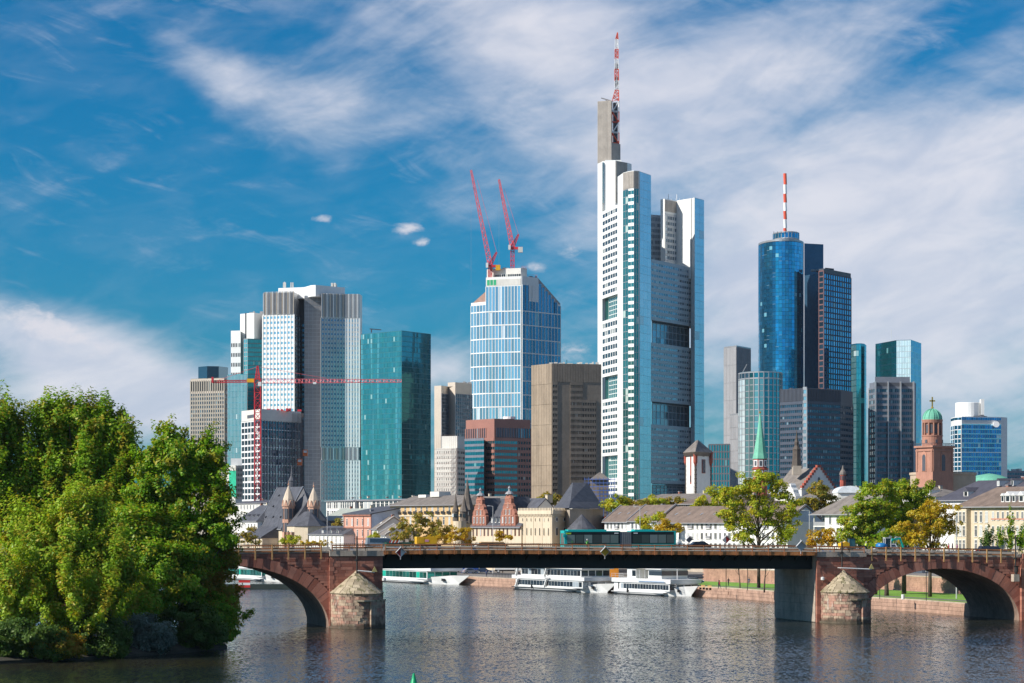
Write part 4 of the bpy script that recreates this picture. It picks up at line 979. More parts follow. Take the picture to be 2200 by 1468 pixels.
# ---- 20 blue office building with white drum
Y = 1300
R, P, zt = tower('blue_banded_building', 'bright blue glass office building with a white drum on its roof, at the right edge', [(2043, Y+14), (2051, Y), (2066, Y-6), (2151, Y+2), (2164, Y+8)], 896, WHITE, 30, cat='building', Yt=Y)
SKYB = GL('sky_blue_glass', (.05, .30, .62), .75, .08, .3, .03, .06, (.5, .7, .8))
facade(R, P[2], P[3], Z(1022, Y), Z(913, Y), 17, 11, SKYB, None, BLUEP, .2, .5, .1, .12)
facade(R, P[2], P[3], Z(904, Y), Z(897, Y), 17, 1, SKYB, None, None, .2, .3)
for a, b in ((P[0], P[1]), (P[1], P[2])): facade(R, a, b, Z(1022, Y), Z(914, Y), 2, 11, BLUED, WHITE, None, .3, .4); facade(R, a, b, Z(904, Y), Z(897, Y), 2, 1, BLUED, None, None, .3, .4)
part('sign_disc', G().tube([(X(2140, Y), Y+.6, Z(912, Y)), (X(2140, Y), Y-1.0, Z(912, Y))], S(6.5, Y), 20), WHP, R)
dc = (X(2092, Y), Y+14, Z(897, Y)); part('roof_drum', G().lathe(dc, [(S(29, Y), 0), (S(29, Y), S(33, Y)), (S(28, Y), S(34, Y))], 28), WHITE, R, smooth=False)
part('drum_fin', G().bx(X(2114, Y), X(2121, Y), Y+8, Y+12, Z(897, Y), Z(856, Y)), WHITE, R)
clutter(R, 2098, 2125, 897, Y-4, 5, DGREY, 41, (4, 7))
# ---- 21 low teal grid building, 22 far blocks
Y = 1000
R, P, zt = tower('low_teal_building', 'low dark-teal gridded glass building right of the old white tower', [(1523, Y), (1568, Y-4)], 955, NAVY, 20, cat='building')
facade(R, P[0], P[1], Z(1065, Y), zt, 8, 7, TEALD, DGREY, DGREY, .4, .5, .25, .2)
Y = 1500
R, P, zt = tower('far_dark_block', 'distant low dark office block at the right edge of the skyline', [(2163, Y), (2230, Y+10)], 1012, NAVYP, 30, cat='building')
facade(R, P[0], P[1], Z(1040, Y), zt-.5, 12, 3, NAVY, None, NAVYP, .5, 1.2); clutter(R, 2166, 2200, 1012, Y, 3, OFFW, 51, (3, 7))
# ================================================================== OLD TOWN AND QUAY HOUSES
HU = (.4024, -.9155); HV = (.9155, .4024); HRZ = math.atan2(HU[1], HU[0])
CREAM = M('cream_render', (.62, .52, .38), .85, var=.08, scale=.3, stain=.2)
WREN = M('white_render', (.76, .74, .69), .85, var=.06, scale=.3, stain=.15)
YREN = M('ochre_render', (.58, .40, .20), .85, var=.10, scale=.3, stain=.2)
PINKS = M('pink_church_stone', (.52, .30, .21), .85, var=.16, scale=.4, stain=.3)
REDB2 = M('red_brick', (.30, .125, .085), .85, var=.22, scale=.5)
REDSS = M('red_tower_stone', (.36, .085, .055), .8, var=.2, scale=.4)
SLATE = M('slate_roof', (.08, .082, .095), .6, var=.35, scale=.6, bump=.3)
SLATEB = M('blue_slate_roof', (.075, .072, .09), .6, var=.2, scale=.6)
BTILE = M('brown_roof_tile', (.17, .125, .10), .8, var=.3, scale=.5)
GTILE = M('grey_roof_tile', (.19, .165, .145), .8, var=.32, scale=.5)
COPPER = M('green_copper', (.16, .46, .32), .7, var=.15, scale=.4, stain=.3)
DCOP = M('dark_bronze_roof', (.09, .07, .055), .6, var=.2)
GOLD = M('gold', (.75, .45, .08), .3, metal=.8)
WGL = GL('house_glass', (.05, .06, .07), .5, .08, .5, .03, .25, (.55, .56, .55))
FRAME = M('white_window_frame', (.72, .71, .68), .6, var=.04)
STFR = M('sandstone_frame', (.45, .22, .15), .8)
def wallpt(a, b, s_, n_, z):
    L = math.hypot(b[0]-a[0], b[1]-a[1]); dx, dy = (b[0]-a[0])/L, (b[1]-a[1])/L
    return (a[0]+dx*s_+dy*n_, a[1]+dy*s_-dx*n_, z)
def wshape(a, b, s_, z, poly, n0, n1):
    """outline poly (along wall, up) set on the wall a-b between depths n0 and n1"""
    n = len(poly); g = G()
    g.add([wallpt(a, b, s_+p[0], n0, z+p[1]) for p in poly]+[wallpt(a, b, s_+p[0], n1, z+p[1]) for p in poly],
          [tuple(range(n-1, -1, -1)), tuple(range(n, 2*n))]+[(i, (i+1) % n, n+(i+1) % n, n+i) for i in range(n)]); return g
def archpoly(w, h, pointed=False, k=8):
    r = w/2; top = h-r*(1.5 if pointed else 1); P = [(-r, 0), (r, 0)]
    for i in range(k+1):
        t = math.pi*i/k; y = math.sin(t)*(1.5 if pointed else 1)*r
        x = r*math.cos(t)
        if pointed: x = r*math.copysign(abs(math.cos(t))**.75, math.cos(t))
        P.append((x, top+y))
    return P
def archwin(R, a, b, s_, z, w, h, frame=None, glass=None, pointed=False):
    o = part('window', wshape(a, b, s_, z-.12, archpoly(w+.35, h+.3, pointed), -.05, .08), frame or FRAME, R)
    sub('pane', wshape(a, b, s_, z, archpoly(w, h, pointed), .0, .12), glass or WGL, o, R)
WM = {}
def win(R, loc, rz, w, h, local=True, frame=FRAME, glass=None, sash=1):
    """casement window: frame ring with glazing bar and sill, pane as child"""
    key = (round(w, 2), round(h, 2), frame.name, sash)
    if key not in WM:
        g = G(); t = .11
        g.bx(-w/2-t, -w/2, -.07, .05, -h/2, h/2).bx(w/2, w/2+t, -.07, .05, -h/2, h/2).bx(-w/2-t, w/2+t, -.07, .05, h/2, h/2+t).bx(-w/2-t-.08, w/2+t+.08, -.16, .05, -h/2-t, -h/2)
        for i in range(sash): x = -w/2+w*(i+1)/(sash+1); g.bx(x-.04, x+.04, -.06, .03, -h/2, h/2)
        if h > 1.7: g.bx(-w/2, w/2, -.058, .028, h*.2-.04, h*.2+.04)
        me = g.mesh('window'); me.materials.append(frame)
        p = G().bx(-w/2, w/2, -.03, .02, -h/2, h/2).mesh('pane'); p.materials.append(glass or WGL); WM[key] = (me, p)
    L = R.location; o = link('window', WM[key][0], R, loc if local else (loc[0]-L.x, loc[1]-L.y, loc[2]-L.z), rz)
    link('pane', WM[key][1], o); return o
class House:
    """house standing along the quay: local x along the front, y inland"""
    def __init__(s, name, label, pxl, pxr, Yl, D, zb=QZ, group=None, cat='house'):
        s.Y = Yl; s.sx, s.sy = XY(pxl, Yl); s.R = thing(name, label, cat, (s.sx, s.sy, 0), HRZ, group); s.zb = zb; s.D = D; s.L = s.lx(pxr)
    def lx(s, px): k = (px-CX)/F; return (k*s.sy-s.sx)/(HU[0]-HU[1]*k)
    def Yx(s, x): return s.sy+HU[1]*x
    def z(s, py, px=None): return Z(py, s.Y if px is None else s.Yx(s.lx(px)))
    def p(s, name, g, mat, **k): return part(name, g, mat, s.R, True, **k)
    def walls(s, ze, mat, x0=0, x1=None): s.ze = ze; s.p('wall', G().bx(x0, s.L if x1 is None else x1, 0, s.D, s.zb-.3, ze), mat)
    def gable(s, zr, roof, wall, oh=.5, x0=0, x1=None, verge=None):
        x1 = s.L if x1 is None else x1; D = s.D; ze = s.ze; sl = (zr-ze)/(D/2); zo = ze-oh*sl; t = .28
        r = s.p('roof', G().add([(x0-.3, -oh, zo), (x0-.3, D/2, zr), (x0-.3, D+oh, zo), (x1+.3, -oh, zo), (x1+.3, D/2, zr), (x1+.3, D+oh, zo),
               (x0-.3, -oh, zo+t), (x0-.3, D/2, zr+t), (x0-.3, D+oh, zo+t), (x1+.3, -oh, zo+t), (x1+.3, D/2, zr+t), (x1+.3, D+oh, zo+t)],
               [(0, 3, 4, 1), (1, 4, 5, 2), (6, 7, 10, 9), (7, 8, 11, 10), (0, 6, 9, 3), (2, 5, 11, 8), (0, 1, 7, 6), (1, 2, 8, 7), (3, 9, 10, 4), (4, 10, 11, 5)]), roof)
        for x in (x0, x1):
            e = .01 if x == x1 else -.01
            s.p('gable_wall', G().add([(x+e, 0, ze), (x+e, D, ze), (x+e, D/2, zr), (x-e*30, 0, ze), (x-e*30, D, ze), (x-e*30, D/2, zr)], [(0, 1, 2), (5, 4, 3), (0, 3, 4, 1), (1, 4, 5, 2), (2, 5, 3, 0)]), wall)
            if verge: sub('verge', G().bar((x, -oh, zo+.4), (x, D/2, zr+.4), .35, .3).bar((x, D+oh, zo+.4), (x, D/2, zr+.4), .35, .3), verge, r)
        sub('gutter', G().bx(x0-.3, x1+.3, -oh-.18, -oh+.02, zo-.05, zo+.15), GREY, r); return r
    def hip(s, zr, roof, oh=.6, inset=None, x0=0, x1=None):
        x1 = s.L if x1 is None else x1; D = s.D; i = D/2 if inset is None else inset; ze = s.ze
        r = s.p('roof', G().add([(x0-oh, -oh, ze), (x1+oh, -oh, ze), (x1+oh, D+oh, ze), (x0-oh, D+oh, ze), (x0+i, D/2, zr), (x1-i, D/2, zr)],
            [(0, 1, 5, 4), (1, 2, 5), (2, 3, 4, 5), (3, 0, 4), (3, 2, 1, 0)]), roof)
        sub('gutter', G().bx(x0-oh-.1, x1+oh+.1, -oh-.16, -oh+.03, ze-.12, ze+.08), GREY, r); return r
    def wrow(s, xs, zs, w, h, y=0, frame=FRAME, sash=1):
        for z in zs:
            for x in xs: win(s.R, (x, y, z), 0, w, h, True, frame, sash=sash)
    def wend(s, ys, zs, w, h):
        for z in zs:
            for y in ys: win(s.R, (s.L, y, z), math.pi/2, w, h)
    def dormer(s, x, z, w, h, d, wall, roof, y=1.5):
        o = s.p('dormer', G().bx(x-w/2, x+w/2, y, y+d, z, z+h), wall)
        sub('dormer_roof', G().add([(x-w/2-.15, y-.2, z+h), (x+w/2+.15, y-.2, z+h), (x, y-.2, z+h+w*.5), (x-w/2-.15, y+d, z+h), (x+w/2+.15, y+d, z+h), (x, y+d, z+h+w*.5)], [(0, 1, 2), (5, 4, 3), (0, 2, 5, 3), (1, 4, 5, 2), (0, 3, 4, 1)]), roof, o)
        sub('dormer_window', G().bx(x-w*.32, x+w*.32, y-.06, y, z+.2, z+h-.15), WGL, o)
    def chimney(s, x, y, z0, z1, w=.9, mat=None):
        c = s.p('chimney', G().bx(x-w/2, x+w/2, y-w/2, y+w/2, z0, z1), mat or REDB2); sub('chimney_cap', G().bx(x-w/2-.1, x+w/2+.1, y-w/2-.1, y+w/2+.1, z1, z1+.15), GREY, c)
def frange(a, b, n): return [a+(b-a)*(i+.5)/n for i in range(n)]
# ---- right: cream apartment house with bays and dormers
H = House('apartment_house', 'cream apartment house with tall bay windows and white dormers, at the right edge', 2056, 2330, 542, 13, TZ)
zs = [H.z(1111), H.z(1141), H.z(1171), H.z(1200)]
H.walls(H.z(1090), CREAM); H.hip(H.z(1051)+.4, BTILE, .7, 5)
bay0, bay1 = H.lx(2060), H.lx(2086)
by = H.p('bay_window', G().bx(bay0, bay1, -1.1, 0, TZ, H.z(1094)), CREAM)
for z in zs:
    for x in frange(bay0+.3, bay1-.2, 3): win(H.R, (x, -1.1, z), 0, .75, 2.0)
    for x in (H.lx(2097), H.lx(2108), H.lx(2120)): win(H.R, (x, 0, z), 0, .8, 2.1)
    for x in [H.lx(2134+i*10.5) for i in range(10)]: win(H.R, (x, 0, z+.2), 0, .6, 1.6)
H.p('string_course', G().bx(H.lx(2130), H.L, -.12, .0, H.z(1117), H.z(1114)), STFR)
for px in (2146, 2157, 2170, 2186, 2197, 2210, 2225): H.dormer(H.lx(px), H.z(1080), 1.0 if px in (2146, 2170, 2197) else 1.7, 1.3, 3.5, FRAME, FRAME, .9)
H.chimney(H.lx(2105), 7, H.z(1055), H.z(1044)); H.chimney(H.lx(2190), 7, H.z(1055), H.z(1030), 1.1, CREAM)
# ---- slate-roofed block behind it
H = House('slate_roof_house', 'long house with violet-grey slate hip roof and dormers below the round church', 2012, 2200, 640, 16, TZ)
H.walls(H.z(1076), WREN); H.hip(H.z(1033), SLATEB, .6, 6)
H.wrow(frange(2, H.L-2, 9), [H.z(1090)], 1.0, 1.6)
for px, py in ((2066, 1068), (2110, 1046), (2140, 1046)): H.dormer(H.lx(px), H.z(py), 1.9 if px == 2066 else 1.0, 1.3, 4, WREN, SLATEB, 1.2 if px == 2066 else 4.5)
H.chimney(H.lx(2140), 8, H.z(1040), H.z(1028))
# ---- white house with balconies
H = House('balcony_house', 'white house with open balconies and a grey hip roof, left of the big green tree', 1748, 1880, 596, 12, TZ)
H.walls(H.z(1106), WREN, H.lx(1772)); H.hip(H.z(1064), GTILE, .7)
H.p('balcony_core', G().bx(.1, H.lx(1772), 2.0, H.D, TZ, H.z(1106)), GREY)
for i, py in enumerate((1132, 1155, 1178)):
    b = H.p('balcony', G().bx(-.3, H.lx(1772), .1, 2.2, H.z(py), H.z(py)+.22), WREN); sub('balcony_railing', G().bx(-.3, H.lx(1772), .1, .16, H.z(py)+.22, H.z(py)+1.1), GREY, b)
    H.p('balcony_post', G().bx(-.25, 0, .15, .4, H.z(py+23), H.z(py)), WREN)
    H.wrow([1.2, 3.0], [H.z(py-9)], .9, 1.9, 2.0)
H.p('balcony_post', G().bx(-.25, 0, .15, .4, H.z(1132), H.z(1108)), WREN)
H.wrow([H.lx(1784), H.lx(1800), H.lx(1820), H.lx(1840)], [H.z(1118), H.z(1142), H.z(1165)], .9, 1.7)
# ---- terrace of white houses with brown roofs
for i, (a, b, dz, lab) in enumerate(((1299, 1352, 0, 'short white house with brown roof next to the chapel, left end of the terrace'), (1352, 1416, .2, 'middle white terrace house with brown roof above the bus'), (1416, 1692, -.2, 'long white terrace house with brown roof behind the sparse tree'))):
    Yl = 693 if i == 0 else H.Yx(H.L)
    H = House('terrace_house', lab, a, b, Yl, 9.5, TZ, 'white terrace along the quay')
    H.walls(Z(1119, Yl)+dz, WREN); H.gable(Z(1089, Yl)+dz, BTILE, M('shade_tinted_render', (.55, .60, .68), .85), .6, verge=SILV if i < 2 else GREY)  # gable walls tinted bluish: their shade put into the render colour
    n = max(3, int(H.L/2.4)); xs = frange(.8, H.L-.8, n)
    for q, x in enumerate(xs):
        for py in (1130, 1152, 1174):
            win(H.R, (x, 0, Z(py, H.Yx(x))), 0, .85 if q % 3 else 1.15, 1.5, sash=1)
    for q in range(2, n-1, 4):
        x = (xs[q]+xs[q+1])/2
        for py in (1137, 1159): 
            b_ = H.p('balcony', G().bx(x-1.1, x+1.1, -.35, 0, Z(py, H.Yx(x)), Z(py, H.Yx(x))+.15), WREN); sub('balcony_railing', G().bx(x-1.1, x+1.1, -.35, -.31, Z(py, H.Yx(x))+.15, Z(py, H.Yx(x))+.8), GREY, b_)
    for q in frange(2, H.L-2, max(2, n//3)): H.p('roof_light', G().box((q, 2.2, H.ze+ (Z(1089, Yl)-Z(1119, Yl))*.52), (.7, .9, .25), 0, 0, R_(30)), SILV)
    H.chimney(H.L*.5, 5.5, H.ze+2.5, Z(1086, Yl)+dz, .8, BTILE)
# ---- chapel with steep slate roof
Y = 735
a, c, b = XY(1193, 742), XY(1224, 726), XY(1296, 742); bk = XY(1262, 772)
R = thing('chapel_tower', 'stone chapel tower with a big steep slate roof behind the bus', 'chapel', (c[0], c[1]+10, QZ))
STO = M('grey_beige_stone', (.42, .36, .29), .85, var=.15, stain=.25, scale=.4)
part('wall', G().prism([a, c, b, bk], QZ, Z(1094, Y)), STO, R)
def frus(base, ze, top, zt):
    n = len(base); g = G(); g.add([(p[0], p[1], ze) for p in base]+[(p[0], p[1], zt) for p in top], [tuple(range(n-1, -1, -1)), tuple(range(n, 2*n))]+[(i, (i+1) % n, n+(i+1) % n, n+i) for i in range(n)]); return g
def grow(P, f):
    cx = sum(p[0] for p in P)/len(P); cy = sum(p[1] for p in P)/len(P); return [(cx+(p[0]-cx)*f, cy+(p[1]-cy)*f) for p in P]
Bp = [a, c, b, bk]
tp = [XY(1229, 750), XY(1231, 746), XY(1262, 750), XY(1258, 756)]
rf = part('roof', frus(grow(Bp, 1.10), Z(1092, Y), [m2(p, q, .22) for p, q in zip(grow(Bp, 1.0), tp)], Z(1078, Y)), SLATE, R)
sub('upper_roof', frus([m2(p, q, .22) for p, q in zip(grow(Bp, 1.0), tp)], Z(1078, Y)+.01, tp, Z(1036, Y)), SLATE, rf, R)
part('lean_wall', G().prism([XY(1296, 741), XY(1300, 735), XY(1303, 745), XY(1298, 748)], QZ, Z(1110, Y)), REDSS, R)
ap = (X(1250, 722), 722, 0)
part('apse', G().lathe((ap[0], ap[1], QZ), [(S(29, 722), 0), (S(29, 722), Z(1138, 722)-QZ)], 16), CREAM, R)
part('apse_roof', G().lathe((ap[0], ap[1], Z(1138, 722)), [(S(33, 722), -.1), (S(31, 722), .3), (.1, S(33, 722))], 16), SLATE, R)
# ---- crenellated cream palace
Y = 735
R, P, zt = tower('crenellated_house', 'cream crenellated palace with slim arched windows, left of the chapel roof', [(1115, 746), (1186, 722), (1222, 733)], 1098, CREAM, 14, cat='house', Yt=Y)
part('wall_band', frus([P[0], P[1], P[2]], zt-.9, [(p[0]*1.0, p[1]-.3) for p in P], zt-.2), CREAM, R)
for aa, bb, nm in ((P[0], P[1], 22), (P[1], P[2], 12)):
    L = math.hypot(bb[0]-aa[0], bb[1]-aa[1]); rz = math.atan2(bb[1]-aa[1], bb[0]-aa[0])
    part('parapet', wshape(aa, bb, 0, zt-.9, [(-.2, 0), (L+.2, 0), (L+.2, 1.0), (-.2, 1.0)], -.4, .35), CREAM, R)
    for i in range(nm):
        s_ = L*(i+.5)/nm; piece(R, 'merlon', (L/nm*.55, .5, .75), wallpt(aa, bb, s_, .05, zt+.45), rz, CREAM); piece(R, 'corbel', (L/nm*.4, .4, .6), wallpt(aa, bb, s_, .2, zt-1.2), rz, CREAM)
L = math.hypot(P[1][0]-P[0][0], P[1][1]-P[0][1])
for i in range(7):
    s_ = L*(.12+.78*i/6); archwin(R, P[0], P[1], s_, Z(1150, Y), .55, 2.0, CREAM); archwin(R, P[0], P[1], s_, Z(1120, Y), .4, .85, CREAM)
    if i % 2 == 0: part('pilaster', wshape(P[0], P[1], s_+L*.065, QZ, [(-.25, 0), (.25, 0), (.25, zt-1.2-QZ), (-.25, zt-1.2-QZ)], -.05, .12), CREAM, R)
L = math.hypot(P[2][0]-P[1][0], P[2][1]-P[1][1])
for t in (.27, .72):
    archwin(R, P[1], P[2], L*t, Z(1150, Y), 1.0, 2.1)
    o = part('round_window', wshape(P[1], P[2], L*t, Z(1116, Y), [(.75*math.cos(q*math.pi/8), .75*math.sin(q*math.pi/8)) for q in range(16)], -.05, .1), FRAME, R)
    sub('pane', wshape(P[1], P[2], L*t, Z(1116, Y), [(.5*math.cos(q*math.pi/8), .5*math.sin(q*math.pi/8)) for q in range(16)], 0, .14), WGL, o, R)
# ---- brick-gabled museum
H = House('gabled_brick_house', 'slate-roofed hall with two ornate red brick gables above a cream arcade', 1013, 1120, 776, 15, QZ, cat='house')
H.walls(H.z(1130), CREAM); H.gable(H.z(1074), SLATE, WREN, .5)
for c0, c1, yt in ((1016, 1046, 1064), (1077, 1109, 1062)):
    x0, x1 = H.lx(c0), H.lx(c1); w = x1-x0; zb_, zt_ = H.z(1129), H.z(yt); h = zt_-zb_; xm = (x0+x1)/2
    half = [(.5, 0), (.5, .30), (.44, .34), (.46, .40), (.38, .50), (.34, .52), (.34, .60), (.27, .66), (.22, .70), (.22, .84), (.16, .90), (.08, .97)]
    prof = [(xm+p*w, zb_+q*h) for p, q in half]+[(xm-p*w, zb_+q*h) for p, q in reversed(half)]
    n = len(prof); gb = H.p('brick_gable', G().add([(p, -.25, z) for p, z in prof]+[(p, .6, z) for p, z in prof], [tuple(range(n)), tuple(range(2*n-1, n-1, -1))]+[(i, n+i, n+(i+1) % n, (i+1) % n) for i in range(n)]), REDB2)
    H.p('gable_body', G().add([(xm-w*.3, .6, zb_), (xm+w*.3, .6, zb_), (xm, .6, zb_+h*.9), (xm-w*.3, 6, zb_), (xm+w*.3, 6, zb_), (xm, 6.5, zb_+h*.9)], [(0, 1, 2), (5, 4, 3), (0, 2, 5, 3), (1, 4, 5, 2), (0, 3, 4, 1)]), SLATE)
    for k_ in (-1, 0, 1): sub('pilaster', G().bx(xm+k_*w*.24-.18, xm+k_*w*.24+.18, -.42, -.24, zb_, zb_+h*(.5 if k_ else .78)), STFR, gb)
    for dx_ in (-.34, -.12, .12, .34): win(H.R, (xm+dx_*w, -.28, zb_+h*.17), 0, .62, 1.6)
    for dx_ in (-.12, .12): win(H.R, (xm+dx_*w, -.28, zb_+h*.42), 0, .55, 1.3)
    win(H.R, (xm, -.28, zb_+h*.64), 0, .5, 1.3)
    for f in (.31, .51, .68, .85): sub('cornice', G().bx(xm-w*(.5-.40*f), xm+w*(.5-.40*f), -.4, -.24, zb_+h*f-.12, zb_+h*f+.12), STFR, gb)
    H.p('gable_finial', G().lathe((xm, .2, zt_-.2), [(1.4, 0), (1.0, .5), (.35, .9), (.3, 1.4), (.5, 1.7), (.1, 2.3)], 8), GREY)
for px in (1054, 1062, 1070): H.dormer(H.lx(px), H.z(1123), .9, 1.3, 2.5, WREN, SLATE, .4)
La, Lb = (H.sx, H.sy), (H.sx+HU[0]*H.L, H.sy+HU[1]*H.L)
for i in range(13):
    x = H.L*(i+.5)/13; zz = Z(1152, H.Yx(x))
    o = H.p('window', G().add([(x+p, -.06, zz+q) for p, q in archpoly(1.15, 2.4)]+[(x+p, .05, zz+q) for p, q in archpoly(1.15, 2.4)], [tuple(range(11)), tuple(range(21, 10, -1))]+[(k_, 11+k_, 11+(k_+1) % 11, (k_+1) % 11) for k_ in range(11)]), STFR)
    sub('pane', G().add([(x+p, -.1, zz+.1+q) for p, q in archpoly(.75, 2.1)]+[(x+p, .05, zz+.1+q) for p, q in archpoly(.75, 2.1)], [tuple(range(11)), tuple(range(21, 10, -1))]+[(k_, 11+k_, 11+(k_+1) % 11, (k_+1) % 11) for k_ in range(11)]), WGL, o)
H.p('cornice', G().bx(-.1, H.L+.1, -.35, 0, H.z(1130)-.35, H.z(1130)), STFR)
H.chimney(H.L-1, 9, H.z(1082), H.z(1066), 1.6, CREAM)
# ---- slate turrets of the old gate house
Y = 790
R = thing('turret_house', 'round gate tower with three steep dark slate spires beside the brick gables', 'tower', (X(1000, Y), Y, QZ))
TIMB = M('slate_cladding', (.14, .115, .095), .75, var=.25, scale=.8)
part('round_base', G().lathe((X(988, Y), Y, QZ), [(S(14, Y), 0), (S(14, Y), Z(1119, Y)-QZ)], 14), CREAM, R)
def turret(px, rpx, yb, ye, yt, Yt, n=8):
    c = (X(px, Yt), Yt, 0); r = S(rpx, Yt); b0 = part('turret', G().lathe(c, [(r*.95, Z(yb, Yt)), (r*.95, Z(ye, Yt))], n, math.pi/8), TIMB, R)
    h = Z(yt, Yt)-Z(ye, Yt); sub('spire', G().lathe(c, [(r*1.2, Z(ye, Yt)-.2), (r*.85, Z(ye, Yt)+h*.14), (r*.5, Z(ye, Yt)+h*.42), (.08, Z(yt, Yt))], n, math.pi/8), TIMB, b0, R)
    for q in (-.9, 0): 
        a_ = math.pi*1.5+q; o = (c[0]+math.cos(a_)*r*.93, c[1]+math.sin(a_)*r*.93); sub('window', G().box((o[0], o[1], Z(ye, Yt)-1.3), (.8, .25, 1.0), a_+math.pi/2), WGL, b0, R)
    return c
turret(1004, 15, 1125, 1094, 1030, Y+3); turret(979, 7.5, 1120, 1098, 1062, Y-6); turret(997, 10, 1120, 1098, 1064, Y-9)
part('spire_rod', G().tube([(X(1004.5, Y), Y+3, Z(1032, Y)), (X(1004.5, Y), Y+3, Z(1016, Y))], .1, 5), GREY, R)
# ---- long ochre house
H = House('ochre_house', 'long ochre house with grey roof and a row of french windows, below the teal tower', 838, 990, 868, 14, QZ)
H.walls(H.z(1087), YREN); H.hip(H.z(1066), GTILE, .8, 4)
H.wrow(frange(2, H.L-2, 12), [H.z(1098), H.z(1119)], 1.3, 2.3)
for k_ in frange(2, H.L-2, 12): H.p('balcony_rail', G().bx(k_-1.4, k_+1.4, -.5, -.42, H.z(1105), H.z(1099)), IRON)
H.p('string_course', G().bx(0, H.L, -.3, 0, H.z(1110), H.z(1107)), CREAM)
H.p('roof_hut', G().bx(H.lx(893), H.lx(912), 5, 9, H.z(1069), H.z(1058)), OFFW); H.p('roof_hut', G().bx(H.lx(868), H.lx(884), 5, 9, H.z(1070), H.z(1064)), WREN)
# ---- pink brick house and the white gables beside it
H = House('pink_brick_house', 'three-storey pink and red brick town house with white windows', 739, 798, 880, 13, QZ)
PB = M('pale_pink_brick', (.55, .30, .22), .85, var=.12, scale=.5)
H.walls(H.z(1106), PB)
SHREN = M('shade_tinted_render')  # white gable render with bluish shade mixed into its colour
r_ = H.p('roof', G().add([(-.3, -.5, H.ze), (H.L+.3, -.5, H.ze), (H.L+.3, H.D, H.z(1090)), (-.3, H.D, H.z(1090)), (-.3, -.5, H.ze+.3), (H.L+.3, -.5, H.ze+.3), (H.L+.3, H.D, H.z(1090)+.3), (-.3, H.D, H.z(1090)+.3)], BF), SLATE)
H.p('gable_wall', G().prism([(H.L-.3, 0), (H.L+.05, 0), (H.L+.05, H.D), (H.L-.3, H.D)], QZ, [H.ze, H.ze, H.z(1088), H.z(1088)]), SHREN)
H.p('gable_wall', G().prism([(H.L-.3, H.D), (H.L+.05, H.D), (H.L+.05, H.D+6), (H.L-.3, H.D+6)], QZ, [H.z(1088), H.z(1088), H.z(1101), H.z(1101)]), SHREN)
for py in (1122, 1145, 1168):
    for x in frange(.5, H.L-.5, 5): win(H.R, (x, 0, H.z(py)), 0, 1.05, 2.2)
    H.p('string_course', G().bx(0, H.L, -.18, 0, H.z(py+13), H.z(py+11)), REDB2)
for x in (0.2, H.L*.36, H.L*.72, H.L-.2): H.p('pilaster', G().bx(x-.25, x+.25, -.15, 0, QZ, H.ze), REDB2)
H.p('cornice', G().bx(-.2, H.L+.2, -.45, 0, H.ze-.5, H.ze), REDB2); H.chimney(H.L*.6, 4, H.ze, H.z(1096), 1.0, GREY)
for (pl, pr, Yl, ye, yr, lab) in ((796, 812, 858, 1136, 1112, 'white gabled house with dark roof beside the pink brick house'), (812, 830, 842, 1149, 1128, 'lowest white gabled house with dark roof, nearest of the gables beside the pink brick house')):
    H = House('gabled_house', lab, pl, pr, Yl, 11, QZ); H.walls(H.z(ye), WREN); H.gable(H.z(yr), GTILE, SHREN, .4, verge=WREN); H.wrow(frange(.4, H.L-.4, 3), [H.z(ye+10), H.z(ye+25)], .8, 1.5); H.chimney(H.L-1, 5.5, H.z(yr)-.5, H.z(yr-6), .8); H.wend([3, 6, 8], [H.z(ye+12)], .8, 1.4)
    H.p('skylight', G().box((H.L*.5, 2.4, H.z((ye+yr)/2)), (.8, .8, .3), 0, 0, R_(35)), WREN)
# ---- white pavilion house left of the pink one
H = House('mansard_house', 'low white house with a dark mansard roof between church and pink brick house', 664, 738, 900, 12, QZ)
H.walls(H.z(1148), WREN); H.hip(H.z(1130), SLATE, .5, 3); H.wrow(frange(1, H.L-1, 8), [H.z(1158), H.z(1172)], .9, 1.9)
for px in (690, 708, 722): H.dormer(H.lx(px), H.z(1147), 1.6, 1.3, 3, WREN, SLATE, .5)
# ---- church with two stone spires
H = House('twin_spire_church', 'old church with steep slate roof and two pale stone spires, beside the island trees', 553, 607, 957, 15.4, QZ, cat='church')
H.walls(H.z(1131), CREAM); H.gable(H.z(1049), SLATE, SLATE, .6, verge=SILV)
H.p('hip_end', G().add([(H.L, 0, H.ze), (H.L, H.D, H.ze), (H.L, H.D/2, H.z(1049)), (H.L+9, 0, H.ze), (H.L+9, H.D, H.ze), (H.L+5, H.D/2, H.ze+9)], [(0, 3, 5, 2), (3, 4, 5), (4, 1, 2, 5), (0, 1, 4, 3)]), SLATE)
for r, n in ((.22, 3), (.5, 2), (.78, 2)):
    for i in range(n):
        x = H.L*(i+.6)/(n+.4); z = H.ze+(H.z(1049)-H.ze)*r; H.p('roof_vent', G().box((x, H.D/2*r-.1, z+.3), (.9, .6, .8), 0, 0, R_(50)), SLATE)
H.p('aisle_roof', G().add([(-2, -6.5, H.z(1153)), (H.L*.85, -6.5, H.z(1153)), (H.L*.85, -.05, H.ze+.1), (-1, -.05, H.ze+.1), (-2, -6.5, H.z(1153)-.4), (H.L*.85, -6.5, H.z(1153)-.4), (H.L*.85, -.05, H.z(1153)-.4), (-1, -.05, H.z(1153)-.4)], [(0, 1, 2, 3), (7, 6, 5, 4), (0, 4, 5, 1), (1, 5, 6, 2), (3, 7, 4, 0)]), SLATE)
H.p('aisle_wall', G().bx(-1.6, H.L*.85-.4, -6, -.05, QZ, H.z(1153)-.3), CREAM)
